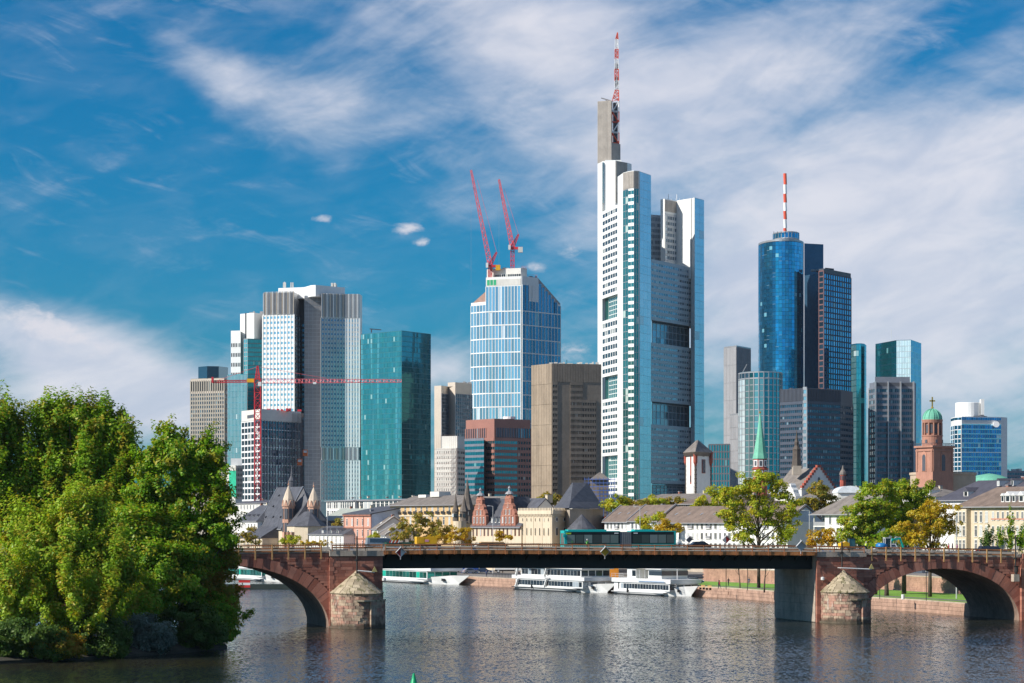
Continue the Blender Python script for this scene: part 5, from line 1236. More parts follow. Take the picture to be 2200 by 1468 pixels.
for x in frange(1, H.L*.8, 5): H.p('window', G().add([(x+p, -6.1, H.z(1170)+q) for p, q in archpoly(1.3, 2.6, True)]+[(x+p, -5.9, H.z(1170)+q) for p, q in archpoly(1.3, 2.6, True)], [tuple(range(11)), tuple(range(21, 10, -1))]+[(k_, 11+k_, 11+(k_+1) % 11, (k_+1) % 11) for k_ in range(11)]), WGL)
def lw(H, px, Yt): 
    dx, dy = X(px, Yt)-H.sx, Yt-H.sy; return (dx*HU[0]+dy*HU[1], dx*HV[0]+dy*HV[1])
SPIRE = M('pale_spire_stone', (.60, .49, .38), .85, var=.12, stain=.3)
for px, Yt, yb, ye, yt, rp in ((620, 930, 1170, 1087, 1043, 13.5), (674, 925, 1150, 1088, 1047, 13)):
    x, y = lw(H, px, Yt); r = S(rp, Yt); zb_, ze_, zt_ = QZ, Z(ye, Yt), Z(yt, Yt)
    t_ = H.p('bell_tower', G().lathe((x, y, 0), [(r, zb_), (r, ze_-9.5), (r*1.03, ze_-9.4), (r*.98, ze_-9), (r*.98, ze_)], 8, math.pi/8), PINKS)
    h = zt_-ze_
    sub('spire', G().lathe((x, y, 0), [(r*.98, ze_-.3), (r*1.04, ze_+.02), (r*.86, ze_+h*.34), (r*.5, ze_+h*.66), (.1, zt_)], 8, math.pi/8), SPIRE, t_)
    for i in range(8):
        a_ = math.pi/4*i; d_ = (math.cos(a_), math.sin(a_)); w = r*.36
        gx = Matrix.Translation((x+d_[0]*r*.93, y+d_[1]*r*.93, 0)) @ Matrix.Rotation(a_+math.pi/2, 4, 'Z')
        def tr(L_): return [tuple(gx @ Vector(p)) for p in L_]
        sub('gablet', G().add(tr([(-w, -.25, ze_-.2), (w, -.25, ze_-.2), (0, -.25, ze_+2.0), (-w, .5, ze_-.2), (w, .5, ze_-.2), (0, .5, ze_+2.0)]), [(0, 1, 2), (5, 4, 3), (0, 2, 5, 3), (1, 4, 5, 2), (0, 3, 4, 1)]), PINKS, t_)
        for dz, hh in ((-4.6, 3.6), (-9.2, 3.2)):
            for dx_ in (-.4, .4): sub('belfry_opening', G().add(tr([(dx_*w-.28, -.16, ze_+dz), (dx_*w+.28, -.16, ze_+dz), (dx_*w+.28, -.16, ze_+dz+hh), (dx_*w-.28, -.16, ze_+dz+hh), (dx_*w-.28, .2, ze_+dz), (dx_*w+.28, .2, ze_+dz), (dx_*w+.28, .2, ze_+dz+hh), (dx_*w-.28, .2, ze_+dz+hh)]), [(0, 1, 2, 3), (7, 6, 5, 4), (0, 4, 5, 1), (1, 5, 6, 2), (2, 6, 7, 3), (3, 7, 4, 0)]), DGREY, t_)
    sub('finial', G().lathe((x, y, zt_-.2), [(.1, 0), (.35, .5), (.1, 1.0), (.05, 2)], 6), PINKS, t_)
x, y = lw(H, 655, 918); zc, zr = Z(1131, 918), Z(1099, 918)
PT = [(x-6, y-4.5), (x+2, y-4.5), (x+6, y-1), (x+6, y+4), (x+2, y+8), (x-6, y+8)]
H.p('choir_wall', G().prism(PT, QZ, zc), CREAM)
H.p('choir_roof', G().add([(p[0]+(p[0]-x)*.08, p[1]-.3, zc) for p in PT]+[(x-6, y+2, zr), (x, y+2, zr)], [(5, 4, 3, 2, 1, 0), (0, 1, 7, 6), (1, 2, 7), (2, 3, 7), (3, 4, 7), (4, 5, 6, 7), (5, 0, 6)]), SLATE)
for dx_ in (-4.5, -1): H.p('gothic_window', G().add([(x+dx_+p, y-4.62, zc-9+q) for p, q in archpoly(1.7, 7.5, True)]+[(x+dx_+p, y-4.4, zc-9+q) for p, q in archpoly(1.7, 7.5, True)], [tuple(range(11)), tuple(range(21, 10, -1))]+[(k_, 11+k_, 11+(k_+1) % 11, (k_+1) % 11) for k_ in range(11)]), WGL)
for dx_ in (-6.2, -2.8, 1.6): H.p('buttress', G().bx(x+dx_-.35, x+dx_+.35, y-5.6, y-4.4, QZ, zc-2), PINKS)
x, y = lw(H, 627, 962); H.p('fleche', G().lathe((x, y, Z(1052, 960)), [(1.1, 0), (1.1, 3), (1.3, 3.2), (.5, 5), (.1, Z(1000, 960)-Z(1052, 960))], 8), SLATE)
# ---- backdrop houses that close the street gaps
def block(name, label, pxl, pxr, Yb, ye, yr, wall, roof, nw, pys, dormers=0, ww=1.0, wh=1.6, inset=None, D=14):
    H = House(name, label, pxl, pxr, Yb, D, QZ); H.walls(H.z(ye), wall); H.hip(H.z(yr), roof, .5, inset)
    H.wrow(frange(1, H.L-1, nw), [H.z(p) for p in pys], ww, wh)
    for x in frange(2, H.L-2, dormers) if dormers else []: H.dormer(x, H.ze+.5, 1.5, 1.3, 3, wall, roof, 1.5)
    for t in (.3, .55, .8): H.chimney(H.L*t, 7+t, H.ze+1, H.z(yr-3-4*t), .8, (REDB2, GREY, CREAM)[int(t*10) % 3])
    H.p('aerial', G().tube([(H.L*.45, 7, H.z(yr)-1), (H.L*.45, 7, H.z(yr)+2.4)], .05, 4).tube([(H.L*.45-.6, 7, H.z(yr)+2), (H.L*.45+.6, 7, H.z(yr)+2)], .04, 4), GREY)
    return H
block('town_house', 'pale town house with grey attic windows left of the church roof', 508, 553, 975, 1120, 1086, WREN, SLATE, 6, (1130, 1150), 4)
block('town_house', 'flat grey-roofed house with white chimneys behind the church, by the island trees', 500, 600, 1080, 1082, 1076, OFFW, SLATEB, 14, (1090, 1105))
block('long_white_house', 'long flat white building with small square windows behind the pink brick house', 701, 762, 1010, 1077, 1074, WREN, GREY, 12, (1086, 1104), 0, 1.6, 2.2)
block('long_white_house', 'continuing white building with wide dark windows below the teal tower', 762, 866, 985, 1076, 1073, WREN, GREY, 11, (1086, 1102), 0, 3.2, 2.6)
block('grey_roof_hall', 'hall with a plain grey-green roof right of the second church spire', 690, 770, 955, 1119, 1093, OFFW, M('grey_green_roof', (.34, .37, .33), .7), 8, (1126, 1140), 0, .9, 1.5, 1)
block('town_house', 'grey-roofed house behind the brick gables and turrets', 930, 1080, 960, 1084, 1068, OFFW, GTILE, 16, (1090, 1104))
block('town_house', 'grey-roofed house behind the cream crenellated palace', 1090, 1230, 900, 1090, 1078, OFFW, GTILE, 16, (1100,))
block('old_town_house', 'brown-grey roofed house with a little cupola behind the trees above the bus', 1355, 1560, 790, 1078, 1062, STO, GTILE, 20, (1086, 1100))
block('old_town_house', 'second grey roofed old house just in front of the cupola roof', 1440, 1600, 750, 1084, 1068, STO, BTILE, 16, (1092,))
block('town_house', 'low house in front of the dark banded block behind the trees', 1590, 1850, 860, 1070, 1055, WREN, GTILE, 24, (1080, 1095))
block('town_house', 'low pale house behind the big green tree', 1800, 2010, 720, 1070, 1054, WREN, GTILE, 20, (1080, 1095), 6)
block('town_house', 'pale grey roofed house at the far right edge behind the slate roof', 2095, 2300, 800, 1040, 1030, WREN, GTILE, 12, (1050,))
# ---- small tower wrapped in blue scaffolding
Y = 800
R = thing('scaffolded_turret', 'small tower with brown pyramid roof wrapped in blue scaffolding', 'tower', (X(1288, Y), Y, QZ))
part('wall', G().bx(X(1270, Y), X(1308, Y), Y, Y+6, QZ, Z(1030, Y)), BROWN, R)
part('roof', frus([XY(1266, Y-1), XY(1312, Y-1), XY(1310, Y+7), XY(1268, Y+7)], Z(1031, Y), [XY(1288, Y+3), XY(1290, Y+3), XY(1290, Y+3.2), XY(1288, Y+3.2)], Z(1014, Y)), GTILE, R)
g = G()
for i in range(9): g.tube([(X(1256+i*8, Y), Y-2, QZ), (X(1256+i*8, Y), Y-2, Z(1026, Y))], .08, 4)
for i in range(8): g.bar((X(1254, Y), Y-2, Z(1030+i*8, Y)), (X(1322, Y), Y-2, Z(1030+i*8, Y)), .12, .2)
part('scaffold', g, M('blue_scaffold', (.10, .18, .48), .6), R, kind='stuff')
# ---- old white tower with red corner turrets
Y = 800
R, P, zt = tower('old_gate_tower', 'old white tower with dark quoins, red corner turrets and a pyramid roof', [(1473, Y+6), (1494, Y-4), (1528, Y+6)], 972, WREN, 8, Yt=Y)
part('roof', frus([XY(1467, Y+6), XY(1494, Y-7), XY(1533, Y+6), XY(1505, Y+20)], Z(972, Y), [XY(1496, Y+5), XY(1500, Y+5), XY(1501, Y+6), XY(1497, Y+6)], Z(945, Y)), GTILE, R)
part('eaves', frus([XY(1470, Y+6), XY(1494, Y-5), XY(1530, Y+6), XY(1505, Y+16)], Z(980, Y), [XY(1467, Y+6), XY(1494, Y-7), XY(1533, Y+6), XY(1505, Y+20)], Z(972, Y)), DCOP, R)
for px, Yt in ((1474, Y+6), (1494, Y-4), (1527, Y+5)):
    part('corner_turret', G().lathe((X(px, Yt), Yt, 0), [(.1, Z(1003, Yt)), (S(4.5, Yt), Z(994, Yt)), (S(4.5, Yt), Z(972, Yt))], 8), REDSS, R)
for (a, b, f) in ((P[0], P[1], 0), (P[0], P[1], 1), (P[1], P[2], 0), (P[1], P[2], 1)):
    L = math.hypot(b[0]-a[0], b[1]-a[1])
    for i in range(15): piece(R, 'quoin', (.9 if i % 2 else .6, .25, .62), wallpt(a, b, (L-.3 if f else .3), .02, Z(1062, Y)+i*.66), math.atan2(b[1]-a[1], b[0]-a[0]), DCOP)
L = math.hypot(P[1][0]-P[0][0], P[1][1]-P[0][1])
part('window_slot', wshape(P[0], P[1], L*.55, Z(1040, Y), [(-.5, 0), (.5, 0), (.5, 8.5), (-.5, 8.5)], -.05, .15), REDSS, R); part('window', wshape(P[0], P[1], L*.55, Z(1036, Y), [(-.3, 0), (.3, 0), (.3, 2), (-.3, 2)], 0, .25), WGL, R)
L = math.hypot(P[2][0]-P[1][0], P[2][1]-P[1][1])
mu = part('wall_panel', wshape(P[1], P[2], L*.5, Z(1017, Y), [(-1.2, 0), (1.2, 0), (1.2, 4.2), (-1.2, 4.2)], -.05, .15), REDSS, R)
sub('painted_field', wshape(P[1], P[2], L*.5, Z(1016, Y), [(-1.0, 0), (1.0, 0), (1.0, 3.9), (-1.0, 3.9)], 0, .2), M('dusky_fresco', (.13, .12, .13), .8, var=.7, scale=1.6), mu, R)
part('window', wshape(P[1], P[2], L*.5, Z(981, Y), [(-.5, 0), (.5, 0), (.5, 1), (-.5, 1)], 0, .2), DGREY, R)
# ---- red church tower with green copper spire
Y = 770; c = (X(1633, Y), Y, 0)
R = thing('green_spire_church', 'red octagonal church tower with a slender green copper spire, behind the sparse tree', 'church', (c[0], c[1], TZ))
r = S(16, Y)
part('tower', G().lathe(c, [(r, TZ), (r, Z(1010, Y)), (r*1.15, Z(1009, Y)), (r*1.15, Z(1006, Y)), (r*.95, Z(1006, Y)), (r*.95, Z(985, Y))], 8, math.pi/8), REDSS, R)
part('spire', G().lathe(c, [(r*1.08, Z(986, Y)), (r*.9, Z(975, Y)), (r*.42, Z(930, Y)), (.15, Z(888, Y)), (.05, Z(880, Y))], 8, math.pi/8), COPPER, R)
for i in range(8):
    a_ = math.pi/4*i; o = (c[0]+math.cos(a_)*r*.88, c[1]+math.sin(a_)*r*.88)
    for dz, m_ in ((Z(996, Y), FRAME), (Z(1018, Y), FRAME)):
        w_ = part('window', G().box((o[0], o[1], dz), (1.3, .25, 2.0), a_+math.pi/2), m_, R); sub('pane', G().box((o[0], o[1], dz), (.7, .35, 1.4), a_+math.pi/2), DGREY, w_, R)
part('finial', G().lathe((c[0], c[1], Z(889, Y)), [(.1, 0), (.35, .3), (.1, .7)], 6), GOLD, R)
part('nave', G().prism([XY(1640, Y+2), XY(1700, Y-6), XY(1700, Y+14), XY(1640, Y+18)], TZ, Z(1062, Y)), WREN, R)
# ---- stepped-gable town hall with dark onion spire
Y = 830
R, P, zt = tower('stepped_gable_hall', 'hall with a red-edged stepped white gable and grey roof behind the trees', [(1664, Y+8), (1722, Y-6), (1795, Y+6)], 1052, WREN, 14, cat='building', Yt=Y)
a, b = P[1], P[2]; L = math.hypot(b[0]-a[0], b[1]-a[1]); hz = Z(1002, Y)-zt
n = 9; outline = [(0, 0), (L, 0)]
for i in range(n): outline += [(L-L/2*i/n, hz*(i+1)/n), (L-L/2*(i+1)/n, hz*(i+1)/n)]
for i in range(n-1, -1, -1): outline += [(L/2*(i+1)/n-.001*i, hz*(i+1)/n-.001), (L/2*i/n, hz*(i+1)/n-.001)]
part('stepped_gable', wshape(a, b, 0, zt, outline, -.5, .1), WREN, R)
for i in range(n):
    for s_ in (L/2*(i+.5)/n, L-L/2*(i+.5)/n): piece(R, 'gable_step', (L/2/n+.15, .8, .75), wallpt(a, b, s_, -.1, zt+hz*(i+1)/n), math.atan2(b[1]-a[1], b[0]-a[0]), REDSS)
part('round_window', wshape(a, b, L*.5, zt+hz*.42, [(.55*math.cos(q*math.pi/6), .8*math.sin(q*math.pi/6)) for q in range(12)], 0, .2), DGREY, R)
rp = wallpt(a, b, L/2, 0, 0); lb = P[0]; back = (rp[0]+(lb[0]-a[0]), rp[1]+(lb[1]-a[1])+2)
part('roof', G().add([(a[0], a[1]-.4, zt), (lb[0], lb[1], zt), (back[0], back[1], Z(1006, Y)), (rp[0], rp[1], Z(1006, Y)), (b[0], b[1]+.5, zt), (b[0]-10, b[1]+14, zt)], [(0, 3, 2, 1), (3, 4, 5, 2), (0, 1, 5, 4)]), GTILE, R)
c = (X(1713, Y), Y+2, 0)
part('ridge_turret_base', G().bx(X(1704, Y), X(1722, Y), Y, Y+4, Z(1020, Y), Z(1001, Y)), STO, R)
part('ridge_turret', G().lathe(c, [(S(11.5, Y), Z(1003, Y)), (S(9, Y), Z(985, Y)), (S(8.5, Y), Z(970, Y)), (S(9, Y), Z(965, Y)), (S(4.5, Y), Z(957, Y)), (S(5, Y), Z(950, Y)), (S(3, Y), Z(944, Y)), (.2, Z(932, Y)), (.08, Z(924, Y))], 8), DCOP, R)
for px, pk in ((1664, 1040), (1698, 1040)):   # front stepped gablets
    q0, q1 = XY(px-12, Y-22), XY(px+12, Y-26); L = math.hypot(q1[0]-q0[0], q1[1]-q0[1]); h = Z(pk, Y-24)-Z(1068, Y-24)
    part('stepped_gablet', wshape(q0, q1, 0, Z(1068, Y), [(0, 0), (L, 0), (L*.82, h*.35), (L*.8, h*.5), (L*.62, h*.7), (L*.6, h*.85), (L*.5, h), (L*.4, h*.85), (L*.38, h*.7), (L*.2, h*.5), (L*.18, h*.35)], -2, .2), WREN, R)
    part('street_wall', wshape(q0, q1, 0, TZ, [(0, 0), (L, 0), (L, Z(1068, Y)-TZ), (0, Z(1068, Y)-TZ)], -14, .15), WREN, R)
# ---- little red clock turret
Y = 850; c = (X(1811, Y), Y, 0)
R = thing('small_red_turret', 'little red stone lantern turret with grey cap, right of the stepped gable', 'tower', (c[0], c[1], TZ))
part('shaft', G().lathe(c, [(S(6.5, Y), TZ), (S(6.5, Y), Z(1020, Y)), (S(7.5, Y), Z(1019, Y))], 8), REDSS, R)
part('cap', G().lathe(c, [(S(8, Y), Z(1020, Y)), (S(6.5, Y), Z(1014, Y)), (S(3, Y), Z(1009, Y)), (.1, Z(1000, Y))], 8), GTILE, R)
for i in range(8): a_ = math.pi/4*(i+.5); part('opening', G().box((c[0]+math.cos(a_)*S(6.2, Y), c[1]+math.sin(a_)*S(6.2, Y), Z(1027, Y)), (.45, .3, 1.3), a_+math.pi/2), DGREY, R)
# ---- domed church: rotunda, square tower, lantern, copper dome, gold cross
Y = 900; cx, cy = X(2007, Y), Y
R = thing('domed_church', 'red sandstone church tower with green dome and gold cross above a beige rotunda', 'church', (cx, cy, TZ))
PSS = M('church_red_sandstone', (.40, .20, .14), .85, var=.14, scale=.4, stain=.25)
part('rotunda', G().lathe((X(2034, Y+10), Y+18, 0), [(S(71, Y), TZ), (S(71, Y), Z(1020, Y)), (S(73, Y), Z(1019, Y)), (S(73, Y), Z(1014, Y)), (S(66, Y), Z(1013, Y))], 40), M('beige_rotunda', (.46, .36, .26), .85, var=.1), R)
sq = [XY(1968, Y+4), XY(2004, Y-5), XY(2048, Y+3), XY(2010, Y+13)]
part('tower', G().prism(sq, TZ, Z(962, Y)), PSS, R)
for a, b in ((sq[0], sq[1]), (sq[1], sq[2])):
    L = math.hypot(b[0]-a[0], b[1]-a[1])
    o = part('arch_frame', wshape(a, b, L*.5, Z(1013, Y), archpoly(3.0, 6.8), -.1, .18), STFR, R); sub('arch_opening', wshape(a, b, L*.5, Z(1012, Y), archpoly(1.9, 5.6), -.1, .26), DGREY, o, R)
    for t in (.06, .94): part('corner_pilaster', wshape(a, b, L*t, Z(1013, Y), [(-.45, 0), (.45, 0), (.45, Z(966, Y)-Z(1013, Y)), (-.45, Z(966, Y)-Z(1013, Y))], -.05, .22), PSS, R)
    part('frieze', wshape(a, b, L/2, Z(970, Y), [(-L/2, 0), (L/2, 0), (L/2, .5), (-L/2, .5)], -.1, .3), PSS, R)
part('gallery', G().prism(grow(sq, 1.12), Z(962, Y), Z(958, Y)), PSS, R)
g = G()
for a, b in zip(grow(sq, 1.1), grow(sq, 1.1)[1:]+[grow(sq, 1.1)[0]]):
    L = math.hypot(b[0]-a[0], b[1]-a[1]); g.bar((*a, Z(953, Y)), (*b, Z(953, Y)), .12)
    for i in range(14): p = m2(a, b, i/14); g.bar((*p, Z(958, Y)), (*p, Z(953, Y)), .1)
part('gallery_railing', g, DGREY, R)
lr = S(22, Y); lc = (X(2007, Y), Y+4, 0)
part('lantern', G().lathe(lc, [(lr, Z(958, Y)), (lr, Z(938, Y)), (lr*1.04, Z(937, Y)), (lr*1.04, Z(935, Y)), (lr*.82, Z(934, Y)), (lr*.82, Z(909, Y)), (lr*.98, Z(908, Y)), (lr*1.04, Z(901, Y))], 24), PSS, R)
for i in range(12):
    a_ = 2*math.pi*i/12; part('column', G().tube([(lc[0]+math.cos(a_)*lr*.93, lc[1]+math.sin(a_)*lr*.93, Z(935, Y)), (lc[0]+math.cos(a_)*lr*.93, lc[1]+math.sin(a_)*lr*.93, Z(908, Y))], .3, 8), PSS, R)
    a_ += math.pi/12; part('lantern_window', G().box((lc[0]+math.cos(a_)*lr*.82, lc[1]+math.sin(a_)*lr*.82, Z(921, Y)), (.85, .3, 2.9), a_+math.pi/2), DGREY, R)
    if i % 2: part('drum_window', G().box((lc[0]+math.cos(a_)*lr, lc[1]+math.sin(a_)*lr, Z(948, Y)), (.8, .3, 1.1), a_+math.pi/2), DGREY, R)
dm = part('dome', G().lathe(lc, [(lr*.97, Z(901, Y))]+[(lr*.95*math.cos(t*math.pi/16), Z(900, Y)+S(22, Y)*math.sin(t*math.pi/16)) for t in range(8)]+[(.3, Z(877, Y))], 24), COPPER, R)
for i in range(12):
    a_ = 2*math.pi*i/12; sub('dome_rib', G().tube([(lc[0]+math.cos(a_)*lr*.97*math.cos(t*math.pi/16), lc[1]+math.sin(a_)*lr*.97*math.cos(t*math.pi/16), Z(900, Y)+S(22.6, Y)*math.sin(t*math.pi/16)) for t in range(8)], .09, 4), COPPER, dm, R)
part('cross', G().bx(lc[0]-.22, lc[0]+.22, lc[1]-.2, lc[1]+.2, Z(878, Y), Z(852, Y)).bx(lc[0]-.95, lc[0]+.95, lc[1]-.2, lc[1]+.2, Z(862, Y), Z(859, Y)).lathe((lc[0], lc[1], Z(878, Y)), [(.3, 0), (.5, .4), (.2, .9)], 8), GOLD, R)
# ---- green copper roof further right, glazed barrel roof
Y = 960
R = thing('copper_roof_hall', 'hall with a shallow green copper roof at the right edge', 'building', (X(2140, Y), Y+10, TZ))
part('wall', G().lathe((X(2140, Y), Y+14, 0), [(S(46, Y), TZ), (S(46, Y), Z(1036, Y))], 24), WREN, R)
part('roof', G().lathe((X(2140, Y), Y+14, 0), [(S(50, Y), Z(1036, Y)), (S(40, Y), Z(1026, Y)), (S(25, Y), Z(1020, Y)), (S(8, Y), Z(1017, Y)), (.2, Z(1016, Y))], 28), COPPER, R)
Y = 700
R = thing('barrel_roof_hall', 'white arched barrel roof between the trees below the striped dark block', 'building', (X(1826, Y), Y, TZ))
part('wall', G().bx(X(1800, Y), X(1852, Y), Y, Y+12, TZ, Z(1058, Y)), WREN, R)
pr = [(X(1826, Y)+S(27, Y)*math.cos(math.pi*i/12), Z(1059, Y)+S(15, Y)*math.sin(math.pi*i/12)) for i in range(13)]
part('barrel_roof', G().add([(x, Y-.5, z) for x, z in pr]+[(x, Y+12, z) for x, z in pr], [(i, 13+i, 14+i, i+1) for i in range(12)]+[tuple(range(13)), tuple(range(25, 12, -1))]), M('white_barrel', (.70, .73, .75), .4), R)
# ================================================================== TREES AND SHRUBS
def leaf_mat(name, c0, c1, c2, trans=.35, autumn=None, af=.0):
    if name in MATS: return MATS[name]
    m = bpy.data.materials.new(name); m.use_nodes = True; nt = m.node_tree; nt.nodes.clear(); k = NT(nt)
    g = k.n('ShaderNodeNewGeometry'); r = g.outputs['Random Per Island']
    n = k.noise(g.outputs['Position'], .22, 3, .6)
    c = k.mix(k.ss(n, .38, .64), rgb(c0), rgb(c1)); c = k.mix(k.m('MULTIPLY', r, .75), c, rgb(c2))
    if autumn: 
        n2 = k.noise(g.outputs['Position'], .5, 2)
        c = k.mix(k.m('MULTIPLY', k.ss(k.m('ADD', k.m('MULTIPLY', r, .35), n2), .62-af*.3, .86-af*.3), .8), c, rgb(autumn))
    d = k.n('ShaderNodeBsdfDiffuse'); t = k.n('ShaderNodeBsdfTranslucent'); gl = k.n('ShaderNodeBsdfGlossy'); gl.inputs['Roughness'].default_value = .45
    k.set(d.inputs[0], c); k.set(t.inputs[0], k.mix(1, c, (1.4, 1.3, .5, 1), 'MULTIPLY')); gl.inputs[0].default_value = (.6, .65, .5, 1)
    s1 = k.n('ShaderNodeMixShader'); s1.inputs[0].default_value = trans; nt.links.new(d.outputs[0], s1.inputs[1]); nt.links.new(t.outputs[0], s1.inputs[2])
    s2 = k.n('ShaderNodeMixShader'); s2.inputs[0].default_value = .03; nt.links.new(s1.outputs[0], s2.inputs[1]); nt.links.new(gl.outputs[0], s2.inputs[2])
    o = k.n('ShaderNodeOutputMaterial'); nt.links.new(s2.outputs[0], o.inputs[0]); MATS[name] = m; return m
GREEN = leaf_mat('poplar_leaf', (.075, .22, .008), (.20, .40, .018), (.38, .51, .035), .42, (.42, .30, .03), -.12)
GREEN2 = leaf_mat('maple_leaf', (.06, .20, .007), (.17, .38, .012), (.34, .49, .024), .40, (.40, .32, .03), -.06)
LIGHTG = leaf_mat('willow_leaf', (.14, .30, .012), (.28, .45, .024), (.46, .56, .05), .42, (.45, .32, .03), -.10)
DARKL = leaf_mat('bush_leaf', (.045, .11, .016), (.08, .15, .022), (.12, .18, .035), .32)
GREYL = leaf_mat('silvery_bush_leaf', (.10, .14, .11), (.17, .21, .17), (.26, .30, .26), .25)
OLIVE = leaf_mat('olive_leaf', (.15, .19, .025), (.25, .24, .03), (.35, .30, .045), .38, (.48, .30, .04), .05)
YELLOW = leaf_mat('yellow_leaf', (.36, .31, .012), (.52, .38, .014), (.60, .44, .025), .42, (.55, .28, .015), .05)
ORNGL = leaf_mat('orange_leaf', (.36, .31, .016), (.50, .39, .02), (.60, .47, .03), .45, (.52, .30, .02), -.1)
RUSTL = leaf_mat('turning_leaf', (.16, .21, .015), (.28, .26, .02), (.40, .30, .03), .38, (.46, .22, .02), .12)
YGREEN = leaf_mat('yellowing_leaf', (.12, .25, .010), (.24, .38, .016), (.40, .48, .03), .42, (.50, .40, .03), -.05)
BARK = M('bark', (.10, .075, .055), .95, var=.35, scale=2, bump=.5)
def leaves(name, C, N, S_, mat, root, rs):
    n = len(C); t = rs.normal(size=(n, 3)); t -= (t*N).sum(1)[:, None]*N; t /= np.linalg.norm(t, axis=1)[:, None]+1e-9; b = np.cross(N, t)
    s = S_[:, None]; V = np.empty((n, 4, 3))
    V[:, 0] = C-t*s*.62; V[:, 1] = C+b*s*.40-N*s*.10; V[:, 2] = C+t*s*.62; V[:, 3] = C-b*s*.40-N*s*.10
    V = V.reshape(-1, 3)-np.array(root.location)
    me = bpy.data.meshes.new(name); me.vertices.add(4*n); me.vertices.foreach_set('co', V.astype(np.float32).ravel())
    me.loops.add(4*n); me.loops.foreach_set('vertex_index', np.arange(4*n, dtype=np.int32))
    me.polygons.add(n); me.polygons.foreach_set('loop_start', np.arange(0, 4*n, 4, dtype=np.int32)); me.polygons.foreach_set('loop_total', np.full(n, 4, dtype=np.int32))
    me.update(); me.materials.append(mat); return link(name, me, root)
def tree(name, label, base, blobs, mat, nclump, nleaf, size, cr, seed, plume=0, trunk_r=.4, group=None, limbs=10, cat='tree', inner=.45, up=.45, lean=(0, 0)):
    """blobs: ellipsoids (x, y, z, rx, ry, rz) in metres; foliage in clumps over them, a trunk with limbs reaching into them"""
    rs = np.random.RandomState(seed); R = thing(name, label, cat, base, 0, group)
    B = np.array(blobs, float); area = (B[:, 3]*B[:, 5])**.9; cnt = np.maximum(1, (nclump*area/area.sum()).astype(int))
    Cs = []; Ns = []; Ss = []; tips = []
    for q, k in zip(B, cnt):
        d = rs.normal(size=(k, 3)); d /= np.linalg.norm(d, axis=1)[:, None]
        rad = inner+(1.12-inner)*rs.rand(k)**.7; cen = q[:3]+d*q[3:]*rad[:, None]
        # clumps of unequal size
        cs = cr*rs.uniform(.5, 1.5, k)
        tips += [(tuple(c_), d_) for c_, d_ in zip(cen[:max(2, limbs)], d)]
        for c_, d_, s_ in zip(cen, d, cs):
            m = max(4, int(nleaf*(s_/cr)**2*rs.uniform(.7, 1.3)))
            p = rs.normal(size=(m, 3)); p /= np.linalg.norm(p, axis=1)[:, None]; p *= (rs.rand(m)**.45)[:, None]
            if plume:
                ax = d_*.55+np.array([rs.normal()*.18, rs.normal()*.18, plume]); ax /= np.linalg.norm(ax); al = p@ax
                p = p*.62+np.outer(al, ax)*1.25
            else: p[:, 2] *= .72
            nn = p*.55+d_*.45+np.array([0, 0, up])+rs.normal(size=(m, 3))*.42
            Cs.append(c_+p*s_); Ns.append(nn); Ss.append(size*rs.uniform(.65, 1.3, m))
    C = np.concatenate(Cs); N = np.concatenate(Ns); N /= np.linalg.norm(N, axis=1)[:, None]; S2 = np.concatenate(Ss)
    leaves('crown', C, N, S2, mat, R, rs)
    # trunk and limbs
    bx, by, bz = base; top = B[:, :3].mean(0); zt = B[:, 2].max()
    path = []
    for i in range(6):
        t = i/5; path.append((bx+(top[0]-bx)*t*t+lean[0]*t, by+(top[1]-by)*t*t, bz-.3+(zt-bz)*t*.93))
    g = G().tube(path, [trunk_r*(1-.8*i/5) for i in range(6)], 8); tr_ = part('trunk', g, BARK, R, smooth=True)
    idx = rs.permutation(len(tips))[:limbs]
    for j in idx:
        tip, d_ = tips[j]; f = min(.85, max(.18, (tip[2]-bz)/(zt-bz)*.62)); i0 = f*5; a = int(i0); w = i0-a
        p0 = Vector(path[a]).lerp(Vector(path[min(5, a+1)]), w); p1 = Vector(tip); mid = p0.lerp(p1, .5)+Vector((rs.normal()*.3, rs.normal()*.3, -.08*(p1-p0).length)); r0 = trunk_r*.42*(1-f*.6)
        sub('limb', G().tube([p0, mid, p1], [r0, r0*.6, r0*.22], 6), BARK, tr_, R, True)
        for q in range(2):
            s_ = mid.lerp(p1, .3+.4*q); e = s_+Vector((rs.normal(), rs.normal(), abs(rs.normal())*.6))*cr*1.1; sub('twig', G().tube([s_, e], [r0*.28, r0*.08], 4), BARK, tr_, R)
    return R
def bl(px, py, Y, rx, rz, ry=None, dy=0): return (X(px, Y), Y+dy, Z(py, Y), S(rx, Y), ry or S(rx, Y)*.8, S(rz, Y))
# ---- wooded island at the left: low bank and its trees
IG = M('island_earth', (.05, .045, .03), .95, var=.35, scale=.6, bump=.5)
g = G(); rim = [(X(-700, 300), 300), (X(-250, 302), 302), (X(0, 309), 309), (X(120, 314), 314), (X(260, 322), 322), (X(400, 334), 334), (X(488, 346), 346), (X(470, 366), 366), (X(250, 392), 392), (X(-200, 410), 410), (X(-800, 410), 410)]
cxr = sum(p[0] for p in rim)/len(rim); cyr = sum(p[1] for p in rim)/len(rim); inn = [(cxr+(p[0]-cxr)*.93, cyr+(p[1]-cyr)*.80) for p in rim]; n = len(rim)
g.add([(p[0], p[1], -.4) for p in rim]+[(p[0], p[1], .35) for p in rim]+[(p[0], p[1], 1.3) for p in inn], [(i, (i+1) % n, n+(i+1) % n, n+i) for i in range(n)]+[(n+i, n+(i+1) % n, 2*n+(i+1) % n, 2*n+i) for i in range(n)]+[tuple(range(2*n, 3*n))])
tag(part('island_bank', g, IG, None), kind='structure')
def ib(px, Y): return (X(px, Y), Y, 1.0)
GI = 'trees on the river island'
